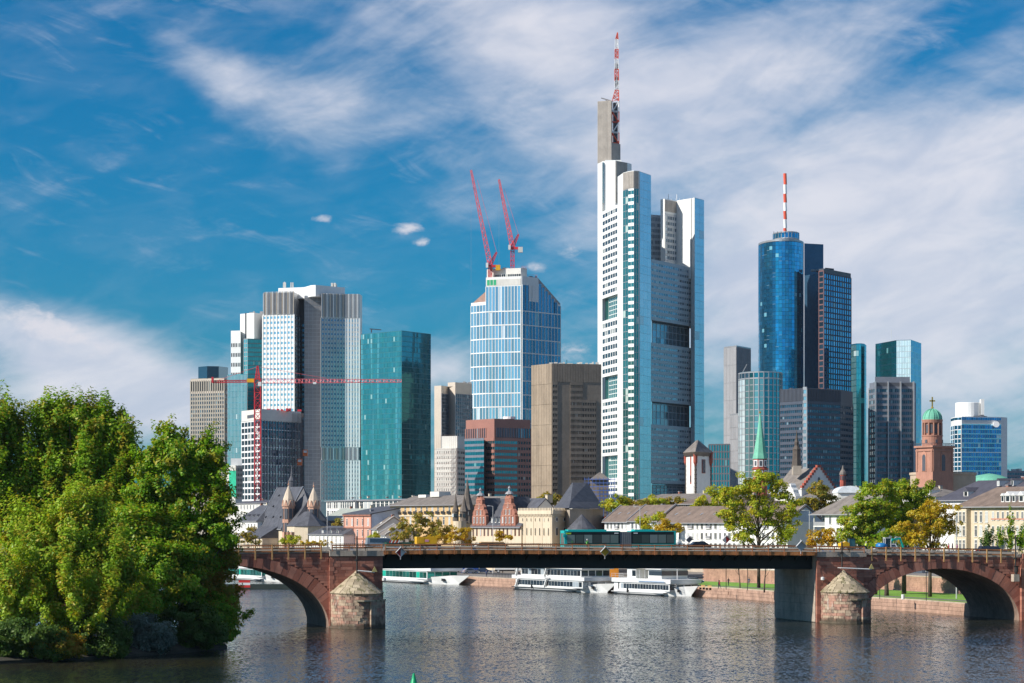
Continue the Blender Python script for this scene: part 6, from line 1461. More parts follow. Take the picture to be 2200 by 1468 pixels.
tree('poplar_tree', 'tallest island poplar with upswept plumes, second from the left edge', ib(165, 352),
     [bl(150, 925, 352, 60, 62), bl(215, 930, 352, 55, 62), bl(105, 985, 352, 55, 80), bl(255, 985, 352, 42, 60), bl(180, 1010, 352, 80, 70), bl(235, 1090, 350, 70, 80), bl(120, 1100, 352, 90, 90), bl(165, 895, 352, 32, 26), bl(110, 910, 352, 26, 36), bl(235, 905, 352, 26, 34), bl(270, 930, 352, 18, 26)],
     GREEN, 470, 170, .38, 1.45, 11, .9, .7, GI, 26, inner=.35)
tree('poplar_tree', 'poplar cut by the left edge of the picture', ib(-40, 350),
     [bl(-30, 960, 350, 70, 100), bl(-60, 1060, 350, 95, 130), bl(40, 1060, 350, 60, 90), bl(15, 890, 350, 26, 40), bl(-110, 930, 350, 80, 100), bl(40, 950, 350, 34, 60)],
     GREEN, 330, 170, .38, 1.5, 12, .9, .7, GI, 16, inner=.35)
tree('broadleaf_tree', 'dense green broadleaf tree at the right side of the island, below the tan slab', ib(395, 346),
     [bl(365, 948, 346, 44, 28), bl(425, 965, 346, 40, 26), bl(335, 990, 346, 40, 40), bl(395, 1005, 346, 50, 34), bl(465, 985, 346, 26, 22), bl(450, 1040, 346, 36, 30), bl(370, 1070, 346, 60, 45), bl(480, 1080, 346, 22, 34), bl(440, 1110, 345, 45, 40), bl(340, 1140, 345, 50, 50), bl(415, 1165, 345, 60, 40), bl(485, 1150, 346, 26, 34), bl(310, 1050, 346, 26, 50)],
     GREEN2, 330, 170, .36, 1.15, 13, .25, .6, GI, 22, inner=.3)
tree('willow_tree', 'light yellow-green tree in front of the island, low and wide', ib(170, 324),
     [bl(175, 1150, 326, 75, 75), bl(110, 1205, 325, 85, 85), bl(215, 1225, 325, 78, 75), bl(160, 1290, 322, 110, 70), bl(60, 1150, 327, 55, 60), bl(30, 1270, 320, 60, 80), bl(185, 1095, 328, 40, 45)],
     LIGHTG, 520, 170, .33, 1.25, 14, .75, .45, GI, 12)
tree('maple_tree', 'smaller tree with turning yellow-orange leaves at the island tip', ib(445, 350),
     [bl(450, 1205, 350, 55, 38), bl(420, 1260, 349, 62, 50), bl(475, 1270, 349, 36, 55), bl(440, 1310, 347, 55, 40), bl(490, 1200, 350, 18, 22)],
     RUSTL, 210, 150, .32, 1.0, 15, 0, .3, GI, 10)
tree('broadleaf_tree', 'shaded green tree filling the middle of the island behind the light willow', ib(280, 340),
     [bl(285, 1180, 342, 80, 90), bl(340, 1240, 340, 85, 80), bl(270, 1290, 336, 70, 70), bl(380, 1190, 344, 60, 60)], GREEN2, 330, 170, .36, 1.3, 16, 0, .5, GI, 8, inner=.5)
for i, (px, py, Y, rx, rz, m_, lab) in enumerate(((60, 1370, 313, 80, 42, DARKL, 'dark shrub at the water on the far left of the island'), (200, 1365, 321, 75, 45, DARKL, 'dark shrub on the island bank under the willow'), (310, 1365, 330, 55, 38, GREYL, 'silvery grey shrub on the island bank'), (400, 1345, 338, 75, 50, DARKL, 'dark green shrub on the island bank right of the silvery one'), (462, 1330, 345, 42, 52, GREEN2, 'green shrub at the right end of the island bank'), (120, 1385, 314, 50, 24, RUSTL, 'low reddish-brown shrub by the island shore'))):
    tree('shrub', lab, (X(px, Y), Y, .6), [bl(px, py, Y, rx, rz), bl(px-rx*.6, py+rz*.4, Y, rx*.5, rz*.55), bl(px+rx*.6, py+rz*.35, Y, rx*.5, rz*.6)], m_, 150, 150, .26, .8, 30+i, 0, .12, 'shrubs on the island bank', 5, 'shrub')
tree('overhanging_branch_tree', 'leafy branch leaning out over the water at the island tip', (X(478, 347), 347, .6), [bl(515, 1318, 347, 24, 12), bl(500, 1300, 347, 22, 16), bl(485, 1340, 347, 22, 20), bl(530, 1326, 347, 10, 7)], GREEN2, 26, 45, .26, .6, 40, 0, .14, None, 6)
# ---- trees along the far bank
GB = 'trees along the far bank'
def bank_tree(name, label, px, Y, blobs, mat, ncl, nl, size, cr, seed, z=QZ, tr=.25, limbs=8, inner=.4, pl=0, up=.4):
    return tree(name, label, (X(px, Y), Y, z), [bl(a, b, Y, c, d) for a, b, c, d in blobs], mat, ncl, nl, size, cr, seed, pl, tr, GB, limbs, inner=inner, up=up)
SPARSE = leaf_mat('yellowgreen_leaf', (.20, .32, .015), (.36, .44, .022), (.54, .54, .04), .45, (.60, .46, .03), -.05)
bank_tree('sparse_tree', 'tall airy yellow-green tree with visible branches before the white terrace', 1630, 566,
    [(1575, 1075, 22, 30), (1600, 1045, 26, 26), (1640, 1035, 34, 24), (1672, 1055, 24, 22), (1700, 1085, 22, 28), (1690, 1125, 26, 20), (1590, 1120, 26, 24), (1560, 1105, 18, 18), (1625, 1085, 30, 24), (1660, 1105, 26, 20), (1605, 1150, 26, 14), (1680, 1150, 24, 14), (1560, 1060, 12, 14)], SPARSE, 290, 56, .42, 1.0, 51, QZ, .42, 40, .3, 0)
bank_tree('broadleaf_tree', 'left one of the two big dense green trees beside the excavator', 1880, 515, [(1850, 1110, 46, 42), (1880, 1070, 45, 36), (1830, 1140, 36, 32), (1890, 1130, 45, 40), (1860, 1160, 50, 22), (1905, 1050, 20, 18)], YGREEN, 210, 75, .40, .95, 52, QZ, .5, 12)
bank_tree('broadleaf_tree', 'right one of the two big dense green trees beside the excavator', 1942, 520, [(1940, 1075, 48, 38), (1970, 1055, 38, 26), (1920, 1110, 40, 34), (1985, 1095, 36, 30), (1950, 1140, 45, 32), (1925, 1050, 22, 16), (2000, 1120, 30, 26)], YGREEN, 210, 75, .40, .95, 53, QZ, .5, 12)
bank_tree('locust_tree', 'wide golden-orange tree with layered foliage behind the excavator', 1998, 500, [(1990, 1105, 48, 14), (2020, 1092, 40, 14), (1955, 1130, 36, 14), (1945, 1158, 30, 10), (2050, 1130, 22, 10), (2010, 1125, 48, 14), (2035, 1115, 28, 16), (1975, 1150, 44, 14), (2020, 1145, 36, 12), (1990, 1170, 50, 10), (2000, 1082, 22, 9)], ORNGL, 150, 60, .34, .8, 54, QZ, .42, 26, .3)
bank_tree('small_yellow_tree', 'low yellow tree left of the yellow loader', 1768, 540, [(1755, 1158, 26, 14), (1785, 1155, 22, 18), (1770, 1145, 18, 10), (1735, 1168, 18, 8)], YELLOW, 60, 50, .34, .7, 55, QZ, .15, 6)
bank_tree('plane_tree', 'olive-green plane tree behind the shaded gable of the terrace', 1765, 650, [(1760, 1070, 34, 28), (1735, 1085, 22, 18), (1785, 1085, 24, 20), (1762, 1048, 18, 12)], OLIVE, 90, 60, .45, 1.0, 56, TZ, .3, 8)
for i, (px, lab) in enumerate(((1325, 'leftmost olive tree in the row behind the white terrace'), (1365, 'second olive tree in the row behind the white terrace'), (1405, 'third olive tree in the row behind the white terrace'), (1448, 'fourth olive tree behind the white terrace, nearest the old white tower'))):
    bank_tree('plane_tree', lab, px, 735+i*4, [(px, 1082, 28, 16), (px-16, 1088, 16, 12), (px+14, 1086, 18, 13)], OLIVE if i % 2 else SPARSE, 46, 50, .5, 1.0, 60+i, TZ, .25, 5)
bank_tree('plane_tree', 'green tree between the old white tower and the airy yellow-green tree', 1530, 700, [(1535, 1070, 30, 22), (1510, 1082, 22, 14), (1555, 1080, 22, 18)], SPARSE, 60, 55, .45, 1.0, 66, TZ, .25, 6)
bank_tree('plane_tree', 'olive tree above the cream palace, beside the brown concrete tower', 1182, 800, [(1182, 1068, 20, 15), (1168, 1076, 14, 11), (1198, 1074, 14, 13)], OLIVE, 40, 50, .5, 1.0, 67, QZ, .25, 5)
bank_tree('maple_tree', 'orange autumn tree right behind the articulated bus', 1432, 640, [(1432, 1132, 28, 12), (1415, 1140, 16, 9), (1450, 1138, 20, 10), (1432, 1122, 14, 7)], ORNGL, 60, 50, .36, .75, 68, QZ, .2, 6)
bank_tree('broadleaf_tree', 'small green tree left of the orange one behind the bus', 1400, 650, [(1395, 1120, 24, 16), (1380, 1132, 16, 12), (1412, 1110, 14, 9)], SPARSE, 44, 50, .38, .8, 69, QZ, .2, 8)
bank_tree('plane_tree', 'broad olive-brown tree left of the brick gables, behind the yellow trailer', 880, 770, [(880, 1135, 36, 24), (915, 1125, 36, 22), (855, 1150, 24, 16), (945, 1140, 26, 20), (900, 1155, 36, 14)], OLIVE, 130, 60, .45, .95, 70, QZ, .3, 10)
bank_tree('yellow_tree', 'bright yellow tree in front of the round gate tower', 985, 735, [(985, 1148, 22, 14), (960, 1155, 22, 12), (1003, 1158, 16, 12), (930, 1160, 20, 10), (1000, 1140, 9, 8)], YELLOW, 80, 50, .38, .75, 71, QZ, .2, 12)
bank_tree('yellow_tree', 'small yellow tree in front of the cream arcade', 1080, 725, [(1080, 1150, 16, 8), (1068, 1156, 9, 6), (1092, 1153, 8, 6)], YELLOW, 30, 45, .36, .6, 72, QZ, .15, 8)
bank_tree('plane_tree', 'green-brown tree at the island edge beside the church wall', 533, 900, [(533, 1148, 16, 18), (520, 1155, 14, 16), (545, 1160, 13, 10)], OLIVE, 50, 50, .45, .85, 73, QZ, .2, 5)
bank_tree('plane_tree', 'small green tree under the left church spire', 622, 880, [(622, 1158, 18, 10), (610, 1163, 10, 8), (636, 1162, 10, 8)], SPARSE, 40, 45, .42, .8, 74, QZ, .2, 5)
bank_tree('shrub', 'orange-yellow shrubs below the church choir', 672, 860, [(660, 1168, 20, 6), (690, 1166, 22, 7)], ORNGL, 40, 40, .4, .6, 75, QZ, .12, 4)
bank_tree('plane_tree', 'small tree between the pink brick house and the white gables', 803, 830, [(803, 1152, 13, 10), (795, 1160, 9, 7)], SPARSE, 26, 40, .4, .7, 76, QZ, .15, 4)
bank_tree('plane_tree', 'green tree peeping over the mansard house beside the pink brick house', 729, 920, [(729, 1124, 11, 9), (722, 1130, 8, 6)], OLIVE, 26, 40, .45, .8, 77, QZ, .15, 4)
for i, (px, yt, lab) in enumerate(((2124, 1130, 'short slender young tree before the cream apartment house'), (2150, 1120, 'thin sparse young tree, second before the cream apartment house'), (2172, 1085, 'tallest slender young poplar before the cream apartment house'), (2196, 1130, 'slender young tree at the right edge'))):
    bank_tree('young_poplar', lab, px, 492, [(px, (yt+1180)/2, 9 if i != 2 else 8, (1180-yt)/2), (px-4, 1165, 10, 18)], DARKL if i == 0 else GREEN2, 34 if i != 1 else 18, 40, .28, .55, 80+i, QZ, .12, 10, .3, .8)
tree('park_tree', 'slim park tree on the lawn right of the white excursion boat', (X(1590, 562), 562, QZ), [bl(1590, 1196, 562, 22, 16), bl(1575, 1205, 562, 14, 10)], SPARSE, 30, 40, .36, .7, 90, 0, .16, 'park trees on the lawn', 5)
tree('park_tree', 'slim park tree close to the concrete pier', (X(1642, 540), 540, QZ), [bl(1642, 1196, 540, 22, 16), bl(1655, 1204, 540, 14, 10)], OLIVE, 30, 40, .36, .7, 91, 0, .2, 'park trees on the lawn', 5)
tree('park_tree', 'park tree whose trunk shows at the left inside the right arch', (X(1905, 507), 507, QZ), [bl(1905, 1165, 507, 34, 22), bl(1890, 1178, 507, 22, 14)], GREEN2, 40, 50, .36, .8, 92, 0, .5, 'park trees on the lawn', 5)
# ================================================================== BOATS, VEHICLES, SIGNS, PEOPLE
GLOSSW = M('boat_white_paint', (.74, .74, .72), .35, var=.04)
BLACKP = M('black_paint', (.02, .02, .022), .4); GREYP = M('light_grey_paint', (.5, .5, .5), .5); REDP = M('red_paint', (.60, .04, .03), .45); WHP2 = M('sign_white', (.78, .78, .76), .5, var=.05)
TEALP2 = M('bus_teal_paint', (.01, .42, .40), .3, var=.04); RUBBER = M('tyre_rubber', (.02, .02, .02), .9)
BGREEN = GL('boat_green_glass', (.03, .24, .20), .7, .08, .5, .03, .1, (.02, .5, .35)); BGL = GL('boat_glass', (.06, .08, .10), .6, .08, .5, .03, .12, (.4, .45, .48))
def hull(L, B, dep, sheer, draft=.6):
    st = [(0, .72), (.04, .90), (.12, .98), (.3, 1), (.68, 1), (.82, .86), (.91, .60), (.97, .26), (1.0, .03)]
    g = G(); vs = []; fs = []; K = 7
    for t, w in st:
        x = L*t; z1 = dep+sheer*max(0, (t-.55)/.45)**2; b = B/2*w; fl = 1.0 if t < .8 else 1.0-.35*(t-.8)/.2
        for y, z in ((-b, z1), (-b*(.97*fl), .35), (-b*.8*fl, -draft), (0, -draft), (b*.8*fl, -draft), (b*.97*fl, .35), (b, z1)): vs.append((x+ (.05*L*(z/dep) if t == 1.0 and z > 0 else 0), y, z))
    for i in range(len(st)-1):
        for j in range(K-1): fs.append((i*K+j, i*K+j+1, (i+1)*K+j+1, (i+1)*K+j))
        fs.append((i*K, (i+1)*K, (i+1)*K+K-1, i*K+K-1))
    fs.append(tuple(range(K-1, -1, -1))); fs.append(tuple((len(st)-1)*K+j for j in range(K))); g.add(vs, fs); return g
def boat(label, px, Y, L, B, kind, rz):
    R = thing('excursion_boat', label, 'boat', (X(px, Y), Y, 0), rz, 'excursion boats moored at the quay')
    def p(n, g, m, par=None): return part(n, g, m, R, True)
    dep = (1.2, .95, 1.05)[kind]
    p('hull', hull(L, B, dep, 1.3), GLOSSW)
    p('rubbing_strake', G().bx(L*.03, L*.84, -B/2-.08, B/2+.08, .55, .72), BLACKP if kind == 1 else GREYP); p('waterline', G().bx(L*.05, L*.80, -B/2-.03, B/2+.03, -.4, .22), BLACKP)
    def deck(x0, x1, b, z0, h, wm, n, sill=.6, nm='saloon'):
        s_ = p(nm, G().bx(x0, x1, -b/2, b/2, z0, z0+h), GLOSSW)
        w = (x1-x0-.6)/n
        for i in range(n):
            for sd in (-1, 1): piece(R, 'window', (w-.16, .1, h-sill-.35), (x0+.3+w*(i+.5), sd*b/2, z0+sill+(h-sill-.35)/2+.05), 0, wm, True)
        for i in range(4): piece(R, 'end_window', (.1, b/4-.25, h-sill-.35), (x1, -b/2+b/4*(i+.5), z0+sill+(h-sill-.35)/2+.05), 0, wm, True)
        return s_
    def roof(x0, x1, b, z, t=.18, m=GLOSSW): p('deck_roof', G().bx(x0, x1, -b/2, b/2, z, z+t), m)
    def rail(x0, x1, b, z, h=1.0):
        g = G()
        for sd in (-1, 1):
            for q in (h, h*.55): g.bar((x0, sd*b/2, z+q), (x1, sd*b/2, z+q), .05)
            n = int((x1-x0)/1.6)
            for i in range(n+1): g.bar((x0+(x1-x0)*i/n, sd*b/2, z), (x0+(x1-x0)*i/n, sd*b/2, z+h), .05)
        g.bar((x1, -b/2, z+h), (x1, b/2, z+h), .05); p('railing', g, GREYP)
    if kind == 0:     # long low river ship with green glazing
        deck(L*.02, L*.86, B*.96, dep, 2.2, BGREEN, 26, .3); roof(0, L*.90, B+.2, dep+2.2, .75); rail(L*.05, L*.8, B, dep+2.95)
        for i in range(10): p('bench', G().bx(4+i*L*.07, 5.6+i*L*.07, -2, 2, dep+2.95, dep+3.5), (GREYP, M('bench_blue', (.08, .16, .4), .6))[i % 2])
        p('wheelhouse', G().bx(L*.80, L*.87, -2, 2, dep+2.95, dep+4.6), GLOSSW); p('wheelhouse_window', G().bx(L*.805, L*.872, -2.05, 2.05, dep+3.5, dep+4.3), BGL)
        p('banner', G().bx(L*.34, L*.37, -B/2-.16, -B/2-.1, dep+2.25, dep+2.95), M('salmon_banner', (.72, .24, .18), .7))
    if kind == 1:     # two-deck boat
        deck(L*.06, L*.90, B*.90, dep, 1.75, BGL, 22, .25); roof(L*.02, L*.93, B*.96, dep+1.75, .8)
        deck(L*.12, L*.87, B*.84, dep+2.55, 1.85, BGL, 18, .25); roof(L*.06, L*.90, B*.94, dep+4.4, .3)
        for x in (.085, .45): p('raked_pillar', G().bar((L*x, -B/2, dep+2.5), (L*(x+.03), -B/2, dep+4.5), .5, .3).bar((L*x, -B/2, dep), (L*(x+.03), -B/2, dep+1.8), .5, .3), GLOSSW)
        for x in (.12, .455): p('life_ring', G().lathe((L*x, -B/2-.15, dep+4.6), [(.4, 0), (.55, .15), (.4, .3)], 10), ORANGE)
        p('banner', G().bx(L*.22, L*.30, -B/2-.2, -B/2-.12, dep+4.3, dep+5.0), M('salmon_banner'))
        for x in (.52, .70): p('awning', G().bx(L*x, L*(x+.12), -B*.3, B*.3, dep+4.8, dep+5.1), M('boat_awning_green', (.02, .30, .10), .6))
        rail(L*.80, L*.95, B*.7, dep+.5, .9); rail(L*.10, L*.75, B, dep+4.7, .6)
        p('name_plate', G().bx(L*.45, L*.52, -B/2-.2, -B/2-.12, dep+2.0, dep+2.3), GREYP)
    if kind == 2:     # excursion boat with open sun deck
        deck(L*.14, L*.90, B*.88, dep, 1.7, BGL, 17, .25); roof(L*.02, L*.93, B*.95, dep+1.7, .9)
        p('stern_house', G().bx(L*.03, L*.135, -B*.42, B*.42, dep, dep+1.7), GLOSSW); p('stern_door', G().bx(L*.10, L*.115, -B*.42-.06, -B*.42, dep+.1, dep+1.6), BLACKP)
        rail(L*.03, L*.22, B, dep+2.60); p('saloon_upper', G().bx(L*.22, L*.36, -B*.38, B*.38, dep+2.60, dep+4.80), GLOSSW)
        p('upper_window', G().bx(L*.30, L*.355, -B*.38-.05, -B*.38, dep+3.10, dep+4.40), BGL); roof(L*.18, L*.56, B*.84, dep+4.80, .2, OFFW)
        for x in (.42, .5, .55): p('canopy_post', G().bar((L*x, -B*.38, dep+2.60), (L*x, -B*.38, dep+4.80), .12), GREYP)
        p('wheelhouse', G().bx(L*.56, L*.76, -B*.4, B*.4, dep+2.60, dep+4.70), GLOSSW); p('wheelhouse_window', G().bx(L*.57, L*.766, -B*.4-.05, B*.4+.05, dep+3.40, dep+4.40), BGL); roof(L*.54, L*.78, B*.9, dep+4.70, .2)
        p('mast', G().tube([(L*.8, 0, dep+2.60), (L*.8, 0, dep+5.70)], .1, 6), GREYP); rail(L*.78, L*.96, B*.72, dep+.6, .9)
        p('bow_emblem', G().lathe((L*.86, -B*.36, dep+1.70), [(.35, 0), (.5, .2), (.35, .4)], 10), M('emblem_blue', (.06, .12, .4), .5)); p('stripe', G().bx(L*.45, L*.86, -B/2-.14, -B/2-.1, dep+2.00, dep+2.20), M('pale_blue_stripe', (.35, .45, .6), .5))
    p('anchor', G().bx(L*.925, L*.945, -B*.26, -B*.22, .9, 1.5), BLACKP)
    p('fender', G().lathe((L*.3, -B/2-.25, .4), [(.1, 0), (.22, .15), (.22, .9), (.1, 1.05)], 8), BLACKP)
    return R
def along(px0, Y0, px1):   # stern at px0,Y0 heading for the near right; length to reach px1 along the bank
    x0, y0 = XY(px0, Y0); i = next(i for i in range(len(BANK)-1) if BANK[i][1] <= y0 < BANK[i+1][1]); d = Vector((BANK[i][0]-BANK[i+1][0], BANK[i][1]-BANK[i+1][1])).normalized(); k = (px1-CX)/F
    return (k*y0-x0)/(d.x-k*d.y), math.atan2(d.y, d.x)
for (p0, Y0, p1, B, kind, lab) in ((760, 742, 984, 9, 0, 'long white excursion boat with a band of green windows, leftmost at the quay'), (1130, 640, 1303, 9, 1, 'white two-deck excursion boat with dark window bands, middle of the three at the quay'), (1344, 602, 1484, 8.4, 2, 'white excursion boat with a sun deck and wheelhouse, rightmost at the quay')):
    L, rz = along(p0, Y0, p1); boat(lab, p0, Y0, L, B, kind, rz)
L, rz = along(500, 745, 612); boat('white boat seen through the left arch behind the floating dark beam', 505, 745, L*.9, 8, 0, rz)
R = thing('floating_boom', 'dark floating guide boom seen through the left bridge arch', 'boom', (X(580, 640), 640, 0))
part('beam', G().bx(X(470, 640), X(656, 640), 639, 641, -.3, 1.15), M('dark_boom_steel', (.03, .045, .04), .7), R)
for q in range(5): part('float', G().lathe((X(480+q*40, 640), 640, -.5), [(.9, 0), (.9, .7)], 10), BLACKP, R)
R = thing('navigation_board', 'red and white striped navigation board in the left arch', 'sign', (X(525, 637), 637, 1.0))
w = S(12.5, 637)
part('post', G().bx(X(525, 637)-.15, X(525, 637)+.15, 637.3, 637.6, .2, Z(1250, 637)), GREYP, R)
for i, m_ in enumerate((REDP, WHP2, REDP)): part('stripe', G().bx(X(525, 637)-w, X(525, 637)+w, 636.9, 637.1, Z(1247+5.2*(i+1), 637)+.01, Z(1247+5.2*i, 637)), m_, R)
# ---- green spar buoy in the foreground
Yb = 258; R = thing('river_buoy', 'bright green conical buoy at the bottom edge of the picture', 'buoy', (X(889, Yb), Yb, 0))
BG = M('buoy_green', (.0, .36, .13), .4, var=.08); zt = Z(1447, Yb)
part('float', G().lathe((X(889, Yb), Yb, 0), [(.55, -.5), (.6, .1), (.4, .5), (.36, zt-1.0)], 14), BG, R, smooth=True); part('cone', G().lathe((X(889, Yb), Yb, zt-.95), [(.34, 0), (.20, .45), (.10, .93), (.02, .97)], 14), BG, R)
# ---- navigation signs hung from the bridge: local bridge coordinates
def diamond(label, px, py, cols, v, s_=.80, face=-1):
    u = U(px); yy = 413+.2475*u; z = Z(py, yy); c = bw_(u, v, z)
    R = thing('navigation_sign', label, 'sign', c, BRZ, 'navigation signs on the bridge')
    o = G(); o.add([(0, 0, -s_), (s_, 0, 0), (0, 0, s_), (-s_, 0, 0), (0, .12, -s_), (s_, .12, 0), (0, .12, s_), (-s_, .12, 0)], [(0, 1, 2, 3), (7, 6, 5, 4), (0, 4, 5, 1), (1, 5, 6, 2), (2, 6, 7, 3), (3, 7, 4, 0)]); part('backing', o, GREYP, R, True); t = s_*.86; d = -.03
    if len(cols) == 2:
        for sd, m_ in ((-1, cols[0]), (1, cols[1])): part('half_panel', G().add([(0, d, -t), (sd*t, d, 0), (0, d, t), (0, .02, -t), (sd*t, .02, 0), (0, .02, t)], [(0, 1, 2) if sd > 0 else (2, 1, 0), (5, 4, 3) if sd > 0 else (3, 4, 5), (0, 3, 4, 1), (1, 4, 5, 2), (2, 5, 3, 0)]), m_, R, True)
    else: part('panel', G().add([(0, d, -t), (t, d, 0), (0, d, t), (-t, d, 0), (0, .02, -t), (t, .02, 0), (0, .02, t), (-t, .02, 0)], [(0, 1, 2, 3), (0, 4, 5, 1), (1, 5, 6, 2), (2, 6, 7, 3), (3, 7, 4, 0)]), cols[0], R, True)
    for sd in (-1, 1): part('visor', G().bar((sd*s_*1.05, -.25, -.0), (0, -.25, s_*1.08), .5, .05), GREYP, R, True)
    part('hanger', G().bar((0, .1, -s_*1.4), (0, .1, s_*1.3), .1), GREYP, R, True)
diamond('red and white diamond sign hanging at the left end of the steel span', 858, 1187, (REDP, WHP2), -1.2)
diamond('yellow diamond sign hanging at the middle of the steel span', 1296, 1186, (YEL,), -1.2)
diamond('grey diamond sign seen from behind at the right end of the steel span', 1716, 1174, (GREYP,), -1.2, .88)
diamond('small white and red diamond sign on the far side of the bridge', 1650, 1162, (WHP2, REDP), BW+.8, .72)
diamond('small dark diamond sign with its back turned, on the far side of the bridge', 1567, 1162, (M('dusky_sign', (.14, .17, .22), .6),), BW+.8, .6)
for (px0, px1, py, ptri, lab) in ((767, 801, 1226, 801, 'horizontal pole with a yellow triangle sign on the left pier'), (1799, 1865, 1220, 1865, 'horizontal pole with a yellow triangle sign on the right pier')):
    u0_, u1_ = U(px0), U(px1); yy = 413+.2475*u0_; z = Z(py, yy); R = thing('triangle_sign', lab, 'sign', bw_(u0_, -1.6, z), BRZ, 'pole signs on the piers')
    part('pole', G().tube([(0, 0, 0), (u1_-u0_, 0, -.25)], .09, 6), WHP2, R, True); part('stay', G().tube([(0, 0, 0), (0, 1.3, 0)], .07, 6).tube([((u1_-u0_)*.5, 0, -.1), ((u1_-u0_)*.5, 1.3, -.1)], .06, 6), GREYP, R, True)
    x = u1_-u0_; part('triangle', G().add([(x-.45, -.1, -.2), (x+.45, -.1, -.2), (x, -.1, .65), (x-.45, .0, -.2), (x+.45, .0, -.2), (x, .0, .65)], [(0, 1, 2), (5, 4, 3), (0, 3, 4, 1), (1, 4, 5, 2), (2, 5, 3, 0)]), M('faded_yellow', (.52, .42, .16), .6), R, True)
for px, y0, y1, lab in ((765, 1236, 1152, 'dark mast standing on the left bridge pier'), (1805, 1218, 1165, 'dark mast standing on the right bridge pier'), (2177, 1230, 1150, 'dark mast with a lamp at the pier on the right edge')):
    u = U(px); yy = 413+.2475*u; b = bw_(u, -.95, Z(y0, yy)); R = thing('pier_mast', lab, 'mast', b, BRZ, 'masts on the bridge piers'); part('pole', G().tube([(0, 0, 0), (0, 0, Z(y1, yy)-Z(y0, yy))], .13, 8), IRON, R, True); part('clamp', G().bx(-.25, .25, -.1, .4, 2.2, 2.5), IRON, R, True)
    if px > 2000: part('lantern', G().lathe((0, -.3, -.3), [(.2, 0), (.35, .5), (.35, 1.2), (.5, 1.4)], 8), IRON, R, True); part('bracket_stone', G().bx(-.5, .5, -.5, .6, -1.5, -.3), CONC, R, True)
# ---- street lamps along the quay
for px, Yl, yt, lab in ((1375, 640, 1090, 'tall slim street lamp in front of the white terrace, above the bus'), (1739, 560, 1098, 'tall slim street lamp before the shaded gable wall'), (703, 820, 1096, 'tall pale pole in front of the mansard house'), (1059, 715, 1088, 'tall slim lamp in front of the brick gables'), (2055, 488, 1118, 'slim street lamp left of the cream apartment house')):
    R = thing('street_lamp', lab, 'street lamp', (X(px, Yl), Yl, QZ), 0, 'street lamps along the quay'); zt = Z(yt, Yl)-QZ
    part('pole', G().tube([(0, 0, 0), (0, 0, zt*.5), (0, 0, zt)], [.13, .1, .07], 8), GREYP, R, True)
    if px != 703: part('arm', G().tube([(0, 0, zt), (-1.0, 0, zt+.15)], .05, 6), GREYP, R, True); part('lamp_head', G().bx(-1.6, -.9, -.15, .15, zt+.05, zt+.22), GREYP, R, True)
# ---- vehicles
def wheel(R, x, y, r, w=.25):
    t_ = part('wheel', G().tube([(x, y-w/2, r), (x, y+w/2, r)], r, 16), RUBBER, R, True); sub('rim', G().tube([(x, y-w/2-.02, r), (x, y+w/2+.02, r)], r*.6, 12), GREYP, t_)
def loft(pts, half, mat, name, R, inset=0):
    n = len(pts); g = G(); hs = half if isinstance(half, (list, tuple)) else [half]*n
    g.add([(x, -h, z) for (x, z), h in zip(pts, hs)]+[(x, h, z) for (x, z), h in zip(pts, hs)], [tuple(range(n)), tuple(range(2*n-1, n-1, -1))]+[(i, n+i, n+(i+1) % n, (i+1) % n) for i in range(n)]); return part(name, g, mat, R, True)
def car(label, loc, rz, paint, group, van=False, est=False):
    R = thing('parked_van' if van else 'parked_car', label, 'van' if van else 'car', loc, rz, group); L, h = (4.9, 1.95) if van else (4.4, 1.46)
    if van: loft([(-2.4, .35), (2.4, .35), (2.45, .9), (1.75, 1.15), (1.2, 1.9), (-2.35, 1.95), (-2.45, .9)], [.88, .88, .9, .9, .82, .84, .9], paint, 'body', R)
    else:
        loft([(-2.1, .32), (2.1, .32), (2.18, .62), (1.2, .92), (-1.95, .98), (-2.18, .7)], [.84, .82, .82, .86, .86, .84], paint, 'body', R); loft([(-1.9, .95), (1.15, .90), (.45, 1.42), (-1.1 if not est else -1.7, 1.46)], [.82, .82, .66, .66], paint, 'cabin', R)
    gl = [(-1.7, 1.0), (.95, .98), (.4, 1.36), (-1.05 if not est else -1.5, 1.38)] if not van else [(-2.0, 1.2), (1.55, 1.2), (1.15, 1.75), (-2.0, 1.78)]
    for sd in (-1, 1):
        y0 = .80 if not van else .88; y1 = .69 if not van else .85
        q = [(gl[0][0], sd*y0, gl[0][1]), (gl[1][0], sd*y0, gl[1][1]), (gl[2][0], sd*y1, gl[2][1]), (gl[3][0], sd*y1, gl[3][1])]
        part('side_window', G().add(q+[(a, b+sd*.02, c) for a, b, c in q], [(0, 1, 2, 3), (7, 6, 5, 4), (0, 4, 5, 1), (1, 5, 6, 2), (2, 6, 7, 3), (3, 7, 4, 0)]), BGL, R, True)
        part('headlight', G().bx(2.02, 2.16, sd*.62-.16, sd*.62+.16, .58, .74), WHP2, R, True); part('tail_light', G().bx(-2.2, -2.0, sd*.66-.14, sd*.66+.14, .66, .86), REDP, R, True)
    a, b = (gl[1][0]+.12, gl[1][1]), (gl[2][0]+.12, gl[2][1]); part('windscreen', G().add([(a[0], -.7, a[1]), (a[0], .7, a[1]), (b[0], .6, b[1]), (b[0], -.6, b[1]), (a[0]-.1, -.7, a[1]), (a[0]-.1, .7, a[1]), (b[0]-.1, .6, b[1]), (b[0]-.1, -.6, b[1])], [(0, 1, 2, 3), (7, 6, 5, 4), (0, 4, 5, 1), (1, 5, 6, 2), (2, 6, 7, 3), (3, 7, 4, 0)]), BGL, R, True)
    for x in (-1.35, 1.35):
        for y in (-.78, .78): wheel(R, x, y, .33, .22)
    return R
